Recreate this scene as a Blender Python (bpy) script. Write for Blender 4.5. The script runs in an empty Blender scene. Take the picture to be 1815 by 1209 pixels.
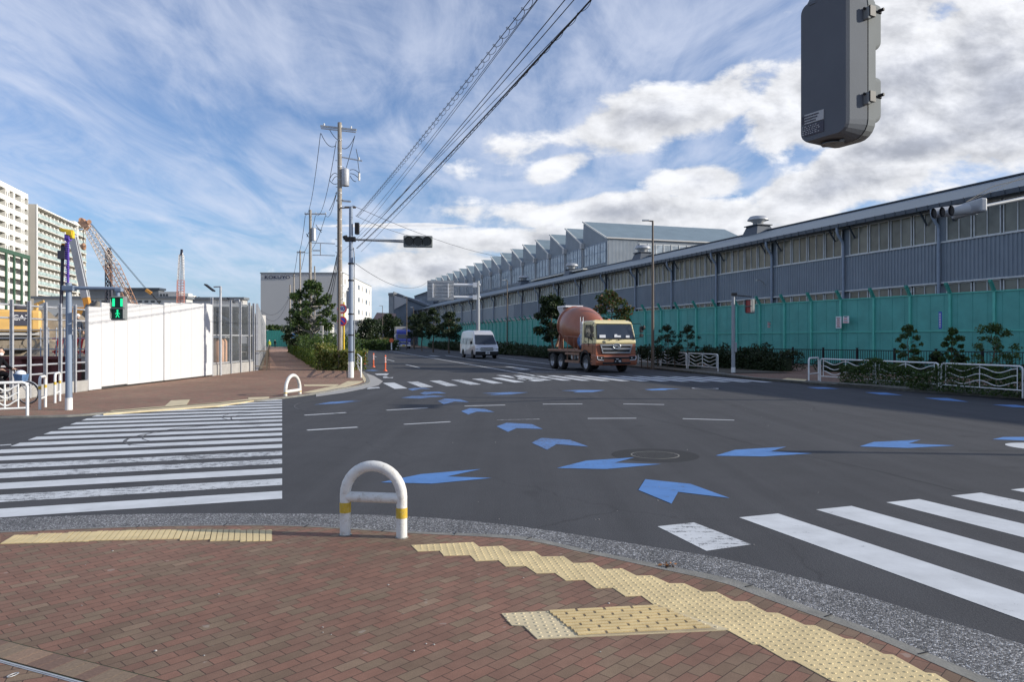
import bpy, math, random
import numpy as np
from mathutils import Vector, Matrix
R = math.radians
scene = bpy.context.scene
C = scene.collection

# ------------------------------------------------------------------ camera
H, F, CX, CY = 1.85, 1311.0, 907.5, 602.0
cam_d = bpy.data.cameras.new('camera'); cam = bpy.data.objects.new('camera', cam_d); C.objects.link(cam)
cam.location = (0, 0, H); cam.rotation_euler = (R(90), 0, 0)
cam_d.sensor_width = 36; cam_d.lens = F / 1815 * 36; cam_d.shift_y = -2.5 / 1815
cam_d.clip_start = .05; cam_d.clip_end = 6000
scene.camera = cam

# ------------------------------------------------------------------ light
SUN_EL, SUN_AZ = 20.0, 96.0        # azimuth clockwise from +Y (the view direction)
sx, sy, sz = math.sin(R(SUN_AZ)) * math.cos(R(SUN_EL)), math.cos(R(SUN_AZ)) * math.cos(R(SUN_EL)), math.sin(R(SUN_EL))
sun_d = bpy.data.lights.new('sun', 'SUN'); sun = bpy.data.objects.new('sun', sun_d); C.objects.link(sun)
sun_d.energy = 4.5; sun_d.angle = R(.5); sun_d.color = (1, .93, .82)
sun.rotation_euler = Vector((sx, sy, sz)).to_track_quat('Z', 'Y').to_euler()
scene.view_settings.view_transform = 'Standard'
scene.view_settings.look = 'None'
scene.view_settings.exposure = 0.26
scene.view_settings.gamma = 1

# ------------------------------------------------------------------ node helpers
class NT:
    def __init__(s, tree): s.t = tree; s.n = tree.nodes; s.l = tree.links
    def put(s, sock, v):
        if v is None: return
        if isinstance(v, bpy.types.NodeSocket): s.l.new(v, sock)
        else:
            if isinstance(v, (tuple, list)) and len(v) == 3 and sock.type == 'RGBA': v = (*v, 1)
            sock.default_value = v
    def node(s, typ, ins=None, **kw):
        n = s.n.new(typ)
        for k, v in kw.items(): setattr(n, k, v)
        for k, v in (ins or {}).items(): s.put(n.inputs[k], v)
        return n
    def m(s, op, a, b=None, c=None, clamp=False):
        n = s.n.new('ShaderNodeMath'); n.operation = op; n.use_clamp = clamp
        s.put(n.inputs[0], a); s.put(n.inputs[1], b); s.put(n.inputs[2], c)
        return n.outputs[0]
    def v(s, op, a, b=None):
        n = s.n.new('ShaderNodeVectorMath'); n.operation = op
        s.put(n.inputs[0], a)
        if b is not None: s.put(n.inputs[1], b)
        return n
    def mix(s, f, a, b, blend='MIX'):
        n = s.n.new('ShaderNodeMix'); n.data_type = 'RGBA'; n.blend_type = blend
        s.put(n.inputs[0], f); s.put(n.inputs[6], a); s.put(n.inputs[7], b)
        return n.outputs[2]
    def ramp(s, f, stops, interp='LINEAR'):
        n = s.n.new('ShaderNodeValToRGB'); cr = n.color_ramp; cr.interpolation = interp
        while len(cr.elements) < len(stops): cr.elements.new(.5)
        for e, (p, c) in zip(cr.elements, stops):
            e.position = p; e.color = (*c, 1) if isinstance(c, (tuple, list)) else (c, c, c, 1)
        s.put(n.inputs[0], f); return n.outputs[0]
    def noise(s, vec, scale, detail=4, rough=.55, dist=0):
        return s.node('ShaderNodeTexNoise', {'Vector': vec, 'Scale': scale, 'Detail': detail, 'Roughness': rough, 'Distortion': dist}).outputs[0]

# ------------------------------------------------------------------ sky: Nishita + procedural clouds by direction
world = bpy.data.worlds.new('World'); scene.world = world; world.use_nodes = True
w = NT(world.node_tree); w.n.clear()
sky = w.node('ShaderNodeTexSky', sky_type='NISHITA', sun_disc=False, sun_elevation=R(SUN_EL), sun_rotation=R(SUN_AZ),
             altitude=0, air_density=1.0, dust_density=.6, ozone_density=2.6)
SKY_S = .104
skyc = w.v('SCALE', sky.outputs[0]); skyc.inputs['Scale'].default_value = SKY_S
skycol = w.mix(1.0, skyc.outputs[0], (.86, 1.0, 1.24), 'MULTIPLY')
dirn = w.node('ShaderNodeTexCoord').outputs['Generated']
sep = w.node('ShaderNodeSeparateXYZ', {0: dirn})
dx, dy, dz = sep.outputs
yy = w.m('MAXIMUM', dy, .15)
u = w.m('DIVIDE', dx, yy); v = w.m('DIVIDE', dz, yy)
zz = w.m('ADD', w.m('MAXIMUM', dz, 0), .10)
px_ = w.m('DIVIDE', dx, zz); py_ = w.m('DIVIDE', dy, zz)
plane = w.node('ShaderNodeCombineXYZ', {0: px_, 1: py_, 2: 0.0}).outputs[0]
def vrot(vec, ang, sc):
    return w.node('ShaderNodeMapping', {'Vector': vec, 'Rotation': (0, 0, ang), 'Scale': sc}).outputs[0]
# cirrus: streaky veils
c1 = w.noise(vrot(plane, R(35), (1.5, .62, 1)), 1.7, 9, .6, 1.3)
c2 = w.noise(vrot(plane, R(10), (1.0, .8, 1)), .8, 4, .5, .5)
c3 = w.noise(vrot(plane, R(-32), (3.4, .8, 1)), 2.6, 7, .62, 1.0)
cir = w.m('ADD', w.m('MULTIPLY', c1, .5), w.m('ADD', w.m('MULTIPLY', c2, .52), w.m('MULTIPLY', c3, .16)))
cir = w.node('ShaderNodeMapRange', {'Value': cir, 'From Min': .42, 'From Max': .76, 'To Min': .03, 'To Max': .74}, interpolation_type='SMOOTHSTEP').outputs[0]
cirfade = w.node('ShaderNodeMapRange', {'Value': dz, 'From Min': .0, 'From Max': .12, 'To Min': .35, 'To Max': 1}).outputs[0]
cir = w.m('MULTIPLY', cir, cirfade)
# cumulus
uv = w.node('ShaderNodeCombineXYZ', {0: u, 1: w.m('MULTIPLY', v, 1.7), 2: 3.1}).outputs[0]
def blob(p, r, slope=0.0):
    u0, v0 = (p[0] - CX) / F, (CY - p[1]) / F
    du = w.m('DIVIDE', w.m('SUBTRACT', u, u0), r[0] / F)
    dv = w.m('DIVIDE', w.m('SUBTRACT', w.m('SUBTRACT', v, v0), w.m('MULTIPLY', w.m('SUBTRACT', u, u0), slope)), r[1] / F)
    return w.m('SUBTRACT', 1.0, w.m('SQRT', w.m('ADD', w.m('MULTIPLY', du, du), w.m('MULTIPLY', dv, dv))))
bs = [blob((1110, 215), (310, 78), .26), blob((1760, 140), (330, 200)), blob((1620, 262), (230, 40), .2), blob((1090, 378), (340, 44)), blob((1000, 290), (100, 50), .3), blob((1240, 320), (110, 40)),
      blob((1490, 330), (190, 55), .2), blob((780, 478), (270, 44)), blob((1120, 432), (560, 42)), blob((1440, 175), (140, 100), .3), blob((700, 400), (150, 6))]
bb = bs[0]
for b_ in bs[1:]: bb = w.m('MAXIMUM', bb, b_)
bb = w.m('MAXIMUM', bb, -1.2)
def dens(vec):
    n1 = w.noise(vec, 8.5, 10, .58, .15)
    n2 = w.noise(vec, 3.4, 4, .5, .3)
    return w.m('ADD', w.m('MULTIPLY', w.m('SUBTRACT', n1, .5), 3.3), w.m('MULTIPLY', w.m('SUBTRACT', n2, .5), 1.6))
d0 = dens(uv)
d1 = dens(w.v('ADD', uv, (.012, .026, 0)).outputs[0])
D = w.m('ADD', w.m('MULTIPLY', bb, 1.75), d0)
cum = w.node('ShaderNodeMapRange', {'Value': D, 'From Min': .05, 'From Max': .55, 'To Min': 0, 'To Max': .96}, interpolation_type='SMOOTHSTEP').outputs[0]
D1 = w.m('ADD', w.m('MULTIPLY', bb, 1.2), d1)
shade = w.node('ShaderNodeMapRange', {'Value': D1, 'From Min': .30, 'From Max': 1.7, 'To Min': 0, 'To Max': 1}, interpolation_type='SMOOTHSTEP').outputs[0]
relief = w.node('ShaderNodeMapRange', {'Value': w.m('SUBTRACT', d0, d1), 'From Min': -.45, 'From Max': .45, 'To Min': .80, 'To Max': 1.14}).outputs[0]
cumc = w.mix(shade, (.74, .75, .78), (.43, .455, .525))
cumc = w.mix(1.0, cumc, w.node('ShaderNodeCombineXYZ', {0: relief, 1: relief, 2: relief}).outputs[0], 'MULTIPLY')
hz = w.node('ShaderNodeMapRange', {'Value': dz, 'From Min': .0, 'From Max': .16, 'To Min': .75, 'To Max': 0}, interpolation_type='SMOOTHSTEP').outputs[0]
skycol = w.mix(hz, skycol, (.32, .47, .66))
col = w.mix(cir, skycol, (.62, .67, .80))
col = w.mix(cum, col, cumc)
bg = w.node('ShaderNodeBackground', {'Color': col, 'Strength': 1.0})
w.l.new(bg.outputs[0], w.node('ShaderNodeOutputWorld').inputs[0])

# ------------------------------------------------------------------ materials
MATS = {}
def mat(name, col=(.5, .5, .5), rough=.6, metal=0, var=.12, vscale=3, bump=0, bscale=40, emit=None, estr=1, coat=0, dirt=0, dirtcol=(.2, .17, .13), spec=.5):
    if name in MATS: return MATS[name]
    m_ = bpy.data.materials.new(name); m_.use_nodes = True; MATS[name] = m_
    t = NT(m_.node_tree); b = t.n['Principled BSDF']
    tc = t.node('ShaderNodeTexCoord').outputs['Object']
    c = tuple(col)
    if var:
        nz = t.noise(tc, vscale, 5, .6)
        k = t.node('ShaderNodeMapRange', {'Value': nz, 'From Min': .3, 'From Max': .7, 'To Min': 1 - var, 'To Max': 1 + var}).outputs[0]
        c = t.mix(1.0, (*col, 1), t.node('ShaderNodeCombineXYZ', {0: k, 1: k, 2: k}).outputs[0], 'MULTIPLY')
    if dirt:
        nz = t.noise(tc, vscale * 2.3, 8, .7)
        c = t.mix(t.node('ShaderNodeMapRange', {'Value': nz, 'From Min': .52, 'From Max': .72, 'To Min': 0, 'To Max': dirt}).outputs[0], c, (*dirtcol, 1))
    t.put(b.inputs['Base Color'], c if not isinstance(c, tuple) else (*c, 1))
    b.inputs['Roughness'].default_value = rough; b.inputs['Metallic'].default_value = metal
    b.inputs['Specular IOR Level'].default_value = spec
    if coat: b.inputs['Coat Weight'].default_value = coat
    if emit: b.inputs['Emission Color'].default_value = (*emit, 1); b.inputs['Emission Strength'].default_value = estr
    if bump:
        bn = t.node('ShaderNodeBump', {'Strength': bump, 'Distance': .02, 'Height': t.noise(tc, bscale, 4, .6)})
        t.l.new(bn.outputs[0], b.inputs['Normal'])
    return m_
def custom(name):
    m_ = bpy.data.materials.new(name); m_.use_nodes = True; MATS[name] = m_
    t = NT(m_.node_tree); return m_, t, t.n['Principled BSDF'], t.node('ShaderNodeTexCoord').outputs['Object']
def grey3(t, k): return t.node('ShaderNodeCombineXYZ', {0: k, 1: k, 2: k}).outputs[0]

# asphalt
def asphalt():
    m_, t, b, tc = custom('asphalt')
    big = t.noise(tc, .16, 5, .6, .4); mid = t.noise(tc, 1.3, 6, .65); fine = t.noise(tc, 55, 4, .8)
    st = t.noise(t.node('ShaderNodeMapping', {'Vector': tc, 'Rotation': (0, 0, R(-17)), 'Scale': (2.2, .07, 1)}).outputs[0], .9, 5, .6)
    oil = t.node('ShaderNodeMapRange', {'Value': t.noise(tc, .9, 3, .5, .6), 'From Min': .66, 'From Max': .76, 'To Min': 1, 'To Max': .72}).outputs[0]
    vor = t.node('ShaderNodeTexVoronoi', {'Vector': tc, 'Scale': 105}).outputs['Distance']
    k = t.m('ADD', t.m('MULTIPLY', big, .35), t.m('ADD', t.m('MULTIPLY', mid, .22), t.m('ADD', t.m('MULTIPLY', fine, .9), t.m('MULTIPLY', st, .42))))
    k = t.node('ShaderNodeMapRange', {'Value': k, 'From Min': .62, 'From Max': 1.27, 'To Min': .55, 'To Max': 1.5}).outputs[0]
    k = t.m('MULTIPLY', k, oil)
    sp = t.node('ShaderNodeMapRange', {'Value': t.noise(tc, 38, 2, .5), 'From Min': .69, 'From Max': .74, 'To Min': 0, 'To Max': .35}).outputs[0]
    c = t.mix(1.0, (.062, .063, .067), grey3(t, k), 'MULTIPLY')
    c = t.mix(sp, c, (.17, .165, .15))
    # hairline cracks / joints
    cr = t.node('ShaderNodeTexVoronoi', {'Vector': t.v('ADD', tc, grey3(t, t.m('MULTIPLY', mid, .5))).outputs[0], 'Scale': .09}, feature='DISTANCE_TO_EDGE').outputs[0]
    crm = t.node('ShaderNodeMapRange', {'Value': cr, 'From Min': 0, 'From Max': .0022, 'To Min': .55, 'To Max': 0}).outputs[0]
    crm = t.m('MULTIPLY', crm, t.node('ShaderNodeMapRange', {'Value': big, 'From Min': .45, 'From Max': .6, 'To Min': .1, 'To Max': .8}).outputs[0])
    c = t.mix(crm, c, (.022, .022, .024))
    t.put(b.inputs['Base Color'], c); b.inputs['Roughness'].default_value = .88; b.inputs['Specular IOR Level'].default_value = .25
    bn = t.node('ShaderNodeBump', {'Strength': .55, 'Distance': .006, 'Height': t.m('ADD', fine, t.m('MULTIPLY', vor, .5))})
    t.l.new(bn.outputs[0], b.inputs['Normal']); return m_
asphalt()
def paint(name, col, wear, wscale=9):
    m_, t, b, tc = custom(name)
    n1 = t.noise(tc, wscale, 8, .75, .3); n2 = t.noise(tc, .55, 3, .5); n3 = t.noise(tc, 90, 2, .6)
    st = t.noise(t.node('ShaderNodeMapping', {'Vector': tc, 'Rotation': (0, 0, R(17)), 'Scale': (1, 12, 1)}).outputs[0], 1.2, 5, .65)
    kk = t.m('ADD', t.m('MULTIPLY', n1, .5), t.m('ADD', t.m('MULTIPLY', n2, .22), t.m('MULTIPLY', st, .3)))
    kk = t.m('ADD', kk, t.m('MULTIPLY', n3, .22))
    mk = t.node('ShaderNodeMapRange', {'Value': kk, 'From Min': wear, 'From Max': wear + .05, 'To Min': 0, 'To Max': .9}).outputs[0]
    soil = t.node('ShaderNodeMapRange', {'Value': t.noise(tc, 2.2, 6, .65), 'From Min': .35, 'From Max': .75, 'To Min': 1.04, 'To Max': .78}).outputs[0]
    c = t.mix(1.0, (*col, 1), grey3(t, soil), 'MULTIPLY')
    c = t.mix(mk, c, (.075, .076, .08))
    t.put(b.inputs['Base Color'], c); b.inputs['Roughness'].default_value = .7
    bn = t.node('ShaderNodeBump', {'Strength': .3, 'Distance': .004, 'Height': n3}); t.l.new(bn.outputs[0], b.inputs['Normal']); return m_
paint('paint_white', (.60, .62, .63), .715)
paint('paint_worn', (.58, .60, .61), .625)
paint('paint_faint', (.5, .5, .5), .61)
paint('paint_blue', (.085, .22, .50), .68)
paint('paint_blue_worn', (.10, .215, .46), .63, 14)
def pavers(nm='pavers', gain=1.1):
    m_, t, b, tc = custom(nm)
    mp = t.node('ShaderNodeMapping', {'Vector': tc, 'Rotation': (0, 0, R(-47))}).outputs[0]
    br = t.node('ShaderNodeTexBrick', {'Vector': mp, 'Color1': (0, 0, 0, 1), 'Color2': (1, 1, 1, 1), 'Mortar': (.5, .5, .5, 1), 'Scale': 1.0,
        'Mortar Size': .0032, 'Mortar Smooth': .25, 'Bias': 0.0, 'Brick Width': .172, 'Row Height': .086}, offset=.5)
    c = t.ramp(br.outputs['Color'], [(0, (.215, .116, .084)), (.25, (.192, .108, .079)), (.45, (.188, .126, .089)), (.62, (.190, .134, .092)), (.76, (.200, .116, .084)), (.90, (.168, .112, .078)), (.97, (.225, .155, .108))], 'CONSTANT')
    pat = t.node('ShaderNodeMapRange', {'Value': t.noise(tc, .35, 5, .6), 'From Min': .3, 'From Max': .7, 'To Min': .82, 'To Max': 1.16}).outputs[0]
    fin = t.node('ShaderNodeMapRange', {'Value': t.noise(tc, 170, 3, .7), 'From Min': .3, 'From Max': .7, 'To Min': .8, 'To Max': 1.2}).outputs[0]
    mid = t.node('ShaderNodeMapRange', {'Value': t.noise(tc, 4.5, 6, .7), 'From Min': .3, 'From Max': .72, 'To Min': .86, 'To Max': 1.14}).outputs[0]
    c = t.mix(1.0, c, grey3(t, t.m('MULTIPLY', t.m('MULTIPLY', pat, fin), mid)), 'MULTIPLY')
    spt = t.node('ShaderNodeMapRange', {'Value': t.noise(tc, 9, 2, .4), 'From Min': .74, 'From Max': .77, 'To Min': 0, 'To Max': .35}).outputs[0]
    c = t.mix(spt, c, (.36, .33, .3))
    c = t.mix(1.0, c, (gain, gain, gain * .97), 'MULTIPLY')
    c = t.mix(t.m('MULTIPLY', br.outputs['Fac'], .85), c, (.05 * gain, .032 * gain, .026 * gain))
    t.put(b.inputs['Base Color'], c); b.inputs['Roughness'].default_value = .85; b.inputs['Specular IOR Level'].default_value = .3
    hgt = t.m('ADD', t.m('MULTIPLY', br.outputs['Fac'], -1.0), t.m('ADD', t.m('MULTIPLY', br.outputs['Color'], .12), t.m('MULTIPLY', t.noise(tc, 170, 3, .7), .12)))
    bn = t.node('ShaderNodeBump', {'Strength': .8, 'Distance': .004, 'Height': hgt}); t.l.new(bn.outputs[0], b.inputs['Normal'])
    return m_
pavers(); pavers('pavers_mid', 1.3); pavers('pavers_pale', 2.1)
def aggregate():
    m_, t, b, tc = custom('aggregate')
    vo = t.node('ShaderNodeTexVoronoi', {'Vector': tc, 'Scale': 100, 'Randomness': 1.0})
    sepc = t.node('ShaderNodeSeparateColor', {0: vo.outputs['Color']}).outputs[0]
    c = t.ramp(sepc, [(0, .05), (.25, .10), (.5, (.165, .16, .155)), (.68, (.23, .225, .22)), (.85, (.40, .40, .40)), (.95, (.60, .60, .60))], 'CONSTANT')
    k = t.node('ShaderNodeMapRange', {'Value': t.noise(tc, 1.1, 5, .6), 'From Min': .3, 'From Max': .7, 'To Min': .75, 'To Max': 1.15}).outputs[0]
    c = t.mix(1.0, c, grey3(t, k), 'MULTIPLY')
    t.put(b.inputs['Base Color'], c); b.inputs['Roughness'].default_value = .75
    bn = t.node('ShaderNodeBump', {'Strength': .9, 'Distance': .006, 'Height': vo.outputs['Distance']}, invert=True); t.l.new(bn.outputs[0], b.inputs['Normal'])
    return m_
aggregate()
def leafmat(name, cols, trans=.25):
    m_, t, b, tc = custom(name)
    rnd = t.node('ShaderNodeNewGeometry').outputs['Random Per Island']
    c = t.ramp(rnd, [(i / len(cols), c_) for i, c_ in enumerate(cols)], 'CONSTANT')
    t.put(b.inputs['Base Color'], c); b.inputs['Roughness'].default_value = .55; b.inputs['Specular IOR Level'].default_value = .35
    tr = t.node('ShaderNodeBsdfTranslucent', {'Color': t.mix(1.0, c, (1.6, 1.9, .7), 'MULTIPLY')})
    mx = t.node('ShaderNodeMixShader', {0: trans, 1: b.outputs[0], 2: tr.outputs[0]})
    t.l.new(mx.outputs[0], t.n['Material Output'].inputs[0]); return m_
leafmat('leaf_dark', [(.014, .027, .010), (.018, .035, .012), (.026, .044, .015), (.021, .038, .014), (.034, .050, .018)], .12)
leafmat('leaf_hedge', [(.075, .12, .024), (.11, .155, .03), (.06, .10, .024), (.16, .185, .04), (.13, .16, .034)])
leafmat('leaf_yellow', [(.19, .19, .05), (.10, .12, .03), (.24, .21, .08), (.07, .10, .025), (.14, .17, .04)])
leafmat('leaf_mid', [(.04, .075, .02), (.06, .10, .028), (.08, .11, .03), (.035, .06, .02)])
leafmat('leaf_red', [(.12, .05, .02), (.05, .07, .02), (.04, .06, .02), (.035, .06, .02), (.045, .07, .02)])
leafmat('grass_dry', [(.22, .18, .07), (.16, .15, .05), (.12, .13, .04), (.27, .21, .09), (.18, .12, .05)])
def glass(name, col, rough=.08, alpha=None, spec=.8):
    m_, t, b, tc = custom(name)
    k = t.node('ShaderNodeMapRange', {'Value': t.noise(tc, .45, 4, .6), 'From Min': .3, 'From Max': .7, 'To Min': .6, 'To Max': 1.5}).outputs[0]
    t.put(b.inputs['Base Color'], t.mix(1.0, (*col, 1), grey3(t, k), 'MULTIPLY'))
    b.inputs['Roughness'].default_value = rough; b.inputs['Specular IOR Level'].default_value = spec
    if alpha is not None:
        tr = t.node('ShaderNodeBsdfTransparent')
        mx = t.node('ShaderNodeMixShader', {0: alpha, 1: tr.outputs[0], 2: b.outputs[0]})
        t.l.new(mx.outputs[0], t.n['Material Output'].inputs[0])
    return m_
glass('glass_factory', (.14, .138, .11), .25, spec=.5)
glass('glass_lit', (.30, .34, .37), .2)
glass('glass_dark', (.015, .017, .022), .06)
glass('glass_car', (.02, .026, .036), .05)
glass('acrylic', (.55, .58, .58), .15, .06)
glass('acrylic_far', (.50, .51, .50), .3, .8)
glass('balcony_glass', (.36, .45, .42), .25)
def brickdir(name, base, k1, k2, scale, axis='X', depth=.6):
    """sheet metal with fine ribs"""
    m_, t, b, tc = custom(name)
    wv = t.node('ShaderNodeTexWave', {'Vector': tc, 'Scale': scale, 'Distortion': 0}, wave_type='BANDS', bands_direction=axis, wave_profile='SIN').outputs['Fac']
    st = t.node('ShaderNodeMapRange', {'Value': t.noise(tc, .4, 5, .6), 'From Min': .3, 'From Max': .7, 'To Min': k1, 'To Max': k2}).outputs[0]
    t.put(b.inputs['Base Color'], t.mix(1.0, (*base, 1), grey3(t, st), 'MULTIPLY'))
    b.inputs['Roughness'].default_value = .5
    bn = t.node('ShaderNodeBump', {'Strength': depth, 'Distance': .05, 'Height': wv}); t.l.new(bn.outputs[0], b.inputs['Normal']); return m_
mat('siding', (.20, .235, .275), .5, var=.1, vscale=.35, dirt=.15, dirtcol=(.12, .13, .15))
brickdir('siding_flat', (.20, .23, .262), .88, 1.12, 2.2, 'Y', .3)
brickdir('roof_metal', (.17, .225, .255), .9, 1.1, 2.5, 'Y', .35)
brickdir('roof_near', (.17, .205, .22), .93, 1.08, 1.6, 'Y', .25)
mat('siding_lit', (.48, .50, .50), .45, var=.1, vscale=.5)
mat('trim_dark', (.05, .065, .085), .5)
mat('trim_light', (.60, .61, .60), .5)
mat('pipe_grey', (.26, .31, .38), .5)
mat('teal_panel', (.085, .36, .315), .55, var=.14, vscale=.9, dirt=.25, dirtcol=(.06, .24, .22))
mat('teal_post', (.10, .47, .38), .5, var=.1)
mat('teal_dark', (.03, .27, .21), .5)
mat('white_metal', (.72, .72, .70), .4, var=.05, dirt=.18, dirtcol=(.42, .37, .28), vscale=5)
mat('white_worn', (.68, .67, .63), .45, var=.1, vscale=7, dirt=.7, dirtcol=(.34, .27, .19), bump=.15, bscale=60)
mat('yellow_band', (.55, .37, .03), .5, var=.15, vscale=20, dirt=.5, dirtcol=(.55, .5, .42))
mat('hoarding_white', (.60, .60, .60), .5, var=.015, vscale=1, dirt=.05, dirtcol=(.6, .58, .55))
mat('steel', (.42, .43, .45), .45, .2, var=.12, vscale=8)
mat('dark_steel', (.075, .082, .095), .55, .2, var=.25, vscale=4)
mat('skid', (.10, .10, .105), .8, var=.5, vscale=3)
mat('galv', (.42, .43, .44), .45, .3, var=.15, vscale=6, dirt=.15, dirtcol=(.25, .23, .2))
mat('pole_blue', (.20, .25, .33), .5, var=.06, vscale=4, dirt=.0, dirtcol=(.3, .3, .3))
mat('pole_grey', (.27, .29, .31), .5, var=.08, vscale=4)
mat('concrete_pole', (.30, .27, .23), .8, var=.18, vscale=5, bump=.2)
mat('brown_pole', (.11, .085, .065), .5, var=.1)
mat('black', (.018, .018, .02), .55, var=0, spec=.3)
mat('rubber', (.018, .018, .018), .8, var=.1)
mat('wire', (.018, .018, .02), .6, var=0)
mat('concrete', (.36, .35, .33), .85, var=.15, vscale=2, bump=.2, dirt=.25, dirtcol=(.2, .19, .17))
mat('kerb', (.20, .195, .175), .85, var=.25, vscale=5, bump=.3, dirt=.4, dirtcol=(.12, .12, .09))
mat('tactile', (.66, .52, .27), .7, var=.14, vscale=4, bump=.15, bscale=120, dirt=.3, dirtcol=(.42, .33, .2))
mat('tactile_pale', (.60, .50, .31), .7, var=.12, vscale=5, dirt=.25, dirtcol=(.45, .38, .27))
mat('tactile_base', (.36, .29, .18), .8, var=.2, vscale=6)
mat('tactile_yellow', (.66, .50, .24), .65, var=.14, vscale=6, bump=.12, bscale=100, dirt=.25, dirtcol=(.42, .3, .15))
mat('dirt', (.24, .20, .15), .95, var=.4, vscale=1.2, bump=.8, bscale=8)
mat('mound', (.19, .17, .14), .95, var=.45, vscale=1.6, bump=1.0, bscale=9)
mat('sheet_pile', (.16, .045, .04), .75, var=.3, vscale=.7, dirt=.35, dirtcol=(.05, .03, .03))
mat('signal_grey', (.118, .132, .15), .75, spec=.2, var=.05, vscale=5, bump=.04, bscale=160)  # shade on the rear case is put into this darker grey
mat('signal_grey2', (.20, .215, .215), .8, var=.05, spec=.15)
mat('lens_off', (.015, .014, .016), .15, var=0)
mat('led_green', (.02, .3, .15), .4, var=0, emit=(.01, 1.0, .38), estr=.95)
mat('led_back', (.01, .05, .035), .4, var=0)
mat('lens_red', (.32, .03, .03), .3, var=.3, vscale=20)
mat('cream', (.72, .62, .34), .35, var=.04, coat=.4)
mat('truck_brown', (.30, .098, .05), .38, var=.06, coat=.4)
mat('drum_brown', (.29, .092, .045), .42, var=.16, vscale=1.2, coat=.2, dirt=.3, dirtcol=(.36, .2, .14))
mat('deck_brown', (.26, .15, .10), .7, var=.15)
mat('chrome', (.55, .56, .58), .22, .9, var=.05)
mat('grille_grey', (.30, .31, .33), .35, .6, var=.05)
mat('blue_tank', (.03, .13, .32), .4)
mat('light_housing', (.40, .41, .42), .5)
mat('van_silver', (.58, .58, .60), .3, .35, var=.03, coat=.5)
mat('truck_blue', (.035, .06, .33), .35, var=.08, coat=.4)
mat('box_grey', (.30, .30, .29), .5)
mat('lamp_white', (.75, .76, .78), .15, var=0)
mat('orange', (.75, .14, .05), .5, var=.08)
mat('cat_yellow', (.66, .40, .12), .5, var=.12, vscale=1.5, dirt=.2, dirtcol=(.4, .28, .15))
mat('crane_brown', (.45, .25, .15), .6, var=.2)
mat('crane_cream', (.62, .52, .43), .6, var=.15)
mat('crane_orange', (.65, .30, .05), .5, var=.15)
mat('crane_white', (.68, .66, .64), .5)
mat('crane_red', (.58, .24, .18), .6)
mat('crane_yellow', (.75, .50, .02), .5)
mat('purple', (.13, .07, .42), .5)
mat('apt_white', (.72, .70, .64), .7, var=.04, vscale=.2)
mat('apt_beige', (.50, .45, .37), .7, var=.05, vscale=.2)
mat('apt_shade', (.33, .31, .30), .7)
mat('apt_green', (.045, .10, .06), .6)
mat('win_dark', (.05, .055, .06), .25, var=.3)
mat('ware_grey', (.48, .47, .455), .6, var=.02, vscale=.1)
mat('ware_white', (.60, .595, .565), .6, var=.03)
mat('roof_grey', (.16, .175, .19), .6, var=.1)
mat('red_roof', (.26, .17, .14), .8, var=.15)
mat('bark', (.11, .085, .06), .9, var=.3, vscale=8, bump=.3)
mat('bark_pale', (.20, .19, .17), .9, var=.25, vscale=8)
mat('core', (.025, .035, .012), .9, var=.3, vscale=4)
mat('sign_red', (.62, .03, .04), .4, var=.05)
mat('sign_white', (.75, .75, .75), .4, var=.03)
mat('sign_blue', (.03, .07, .45), .4, var=.05)
mat('navy_ink', (.012, .018, .06), .5, var=0)
mat('sign_ink', (.02, .04, .28), .5, var=0)
mat('sign_back', (.40, .40, .40), .5, .3, var=.12)
mat('cloth_black', (.012, .012, .015), .95, var=.1, spec=.1)
mat('cloth_navy', (.02, .03, .05), .9)
mat('cloth_hi', (.5, .6, .05), .8)
mat('skin', (.52, .33, .24), .6, var=.03)
mat('hair', (.015, .012, .01), .7)
mat('mask_white', (.78, .78, .78), .8, var=0)
mat('basket', (.08, .16, .30), .4, var=.3, vscale=12)
mat('plastic_white', (.72, .76, .80), .3, var=.2, vscale=15)
mat('ink', (.05, .05, .07), .6, var=0)
mat('label_grey', (.40, .41, .41), .5, var=.05)
mat('iron', (.085, .083, .08), .55, .4, var=.2, vscale=14, bump=.3, bscale=60)
mat('patch', (.019, .020, .022), .9, var=.15, vscale=12, bump=.3, bscale=90)
mat('hedge_earth', (.07, .06, .04), .95, var=.3)
mat('car_white', (.62, .62, .62), .3, coat=.4)
mat('brown_rail', (.13, .105, .08), .6)
mat('shade_white', (.55, .56, .58), .6)
mat('leaf_litter', (.28, .13, .05), .8)
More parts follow.
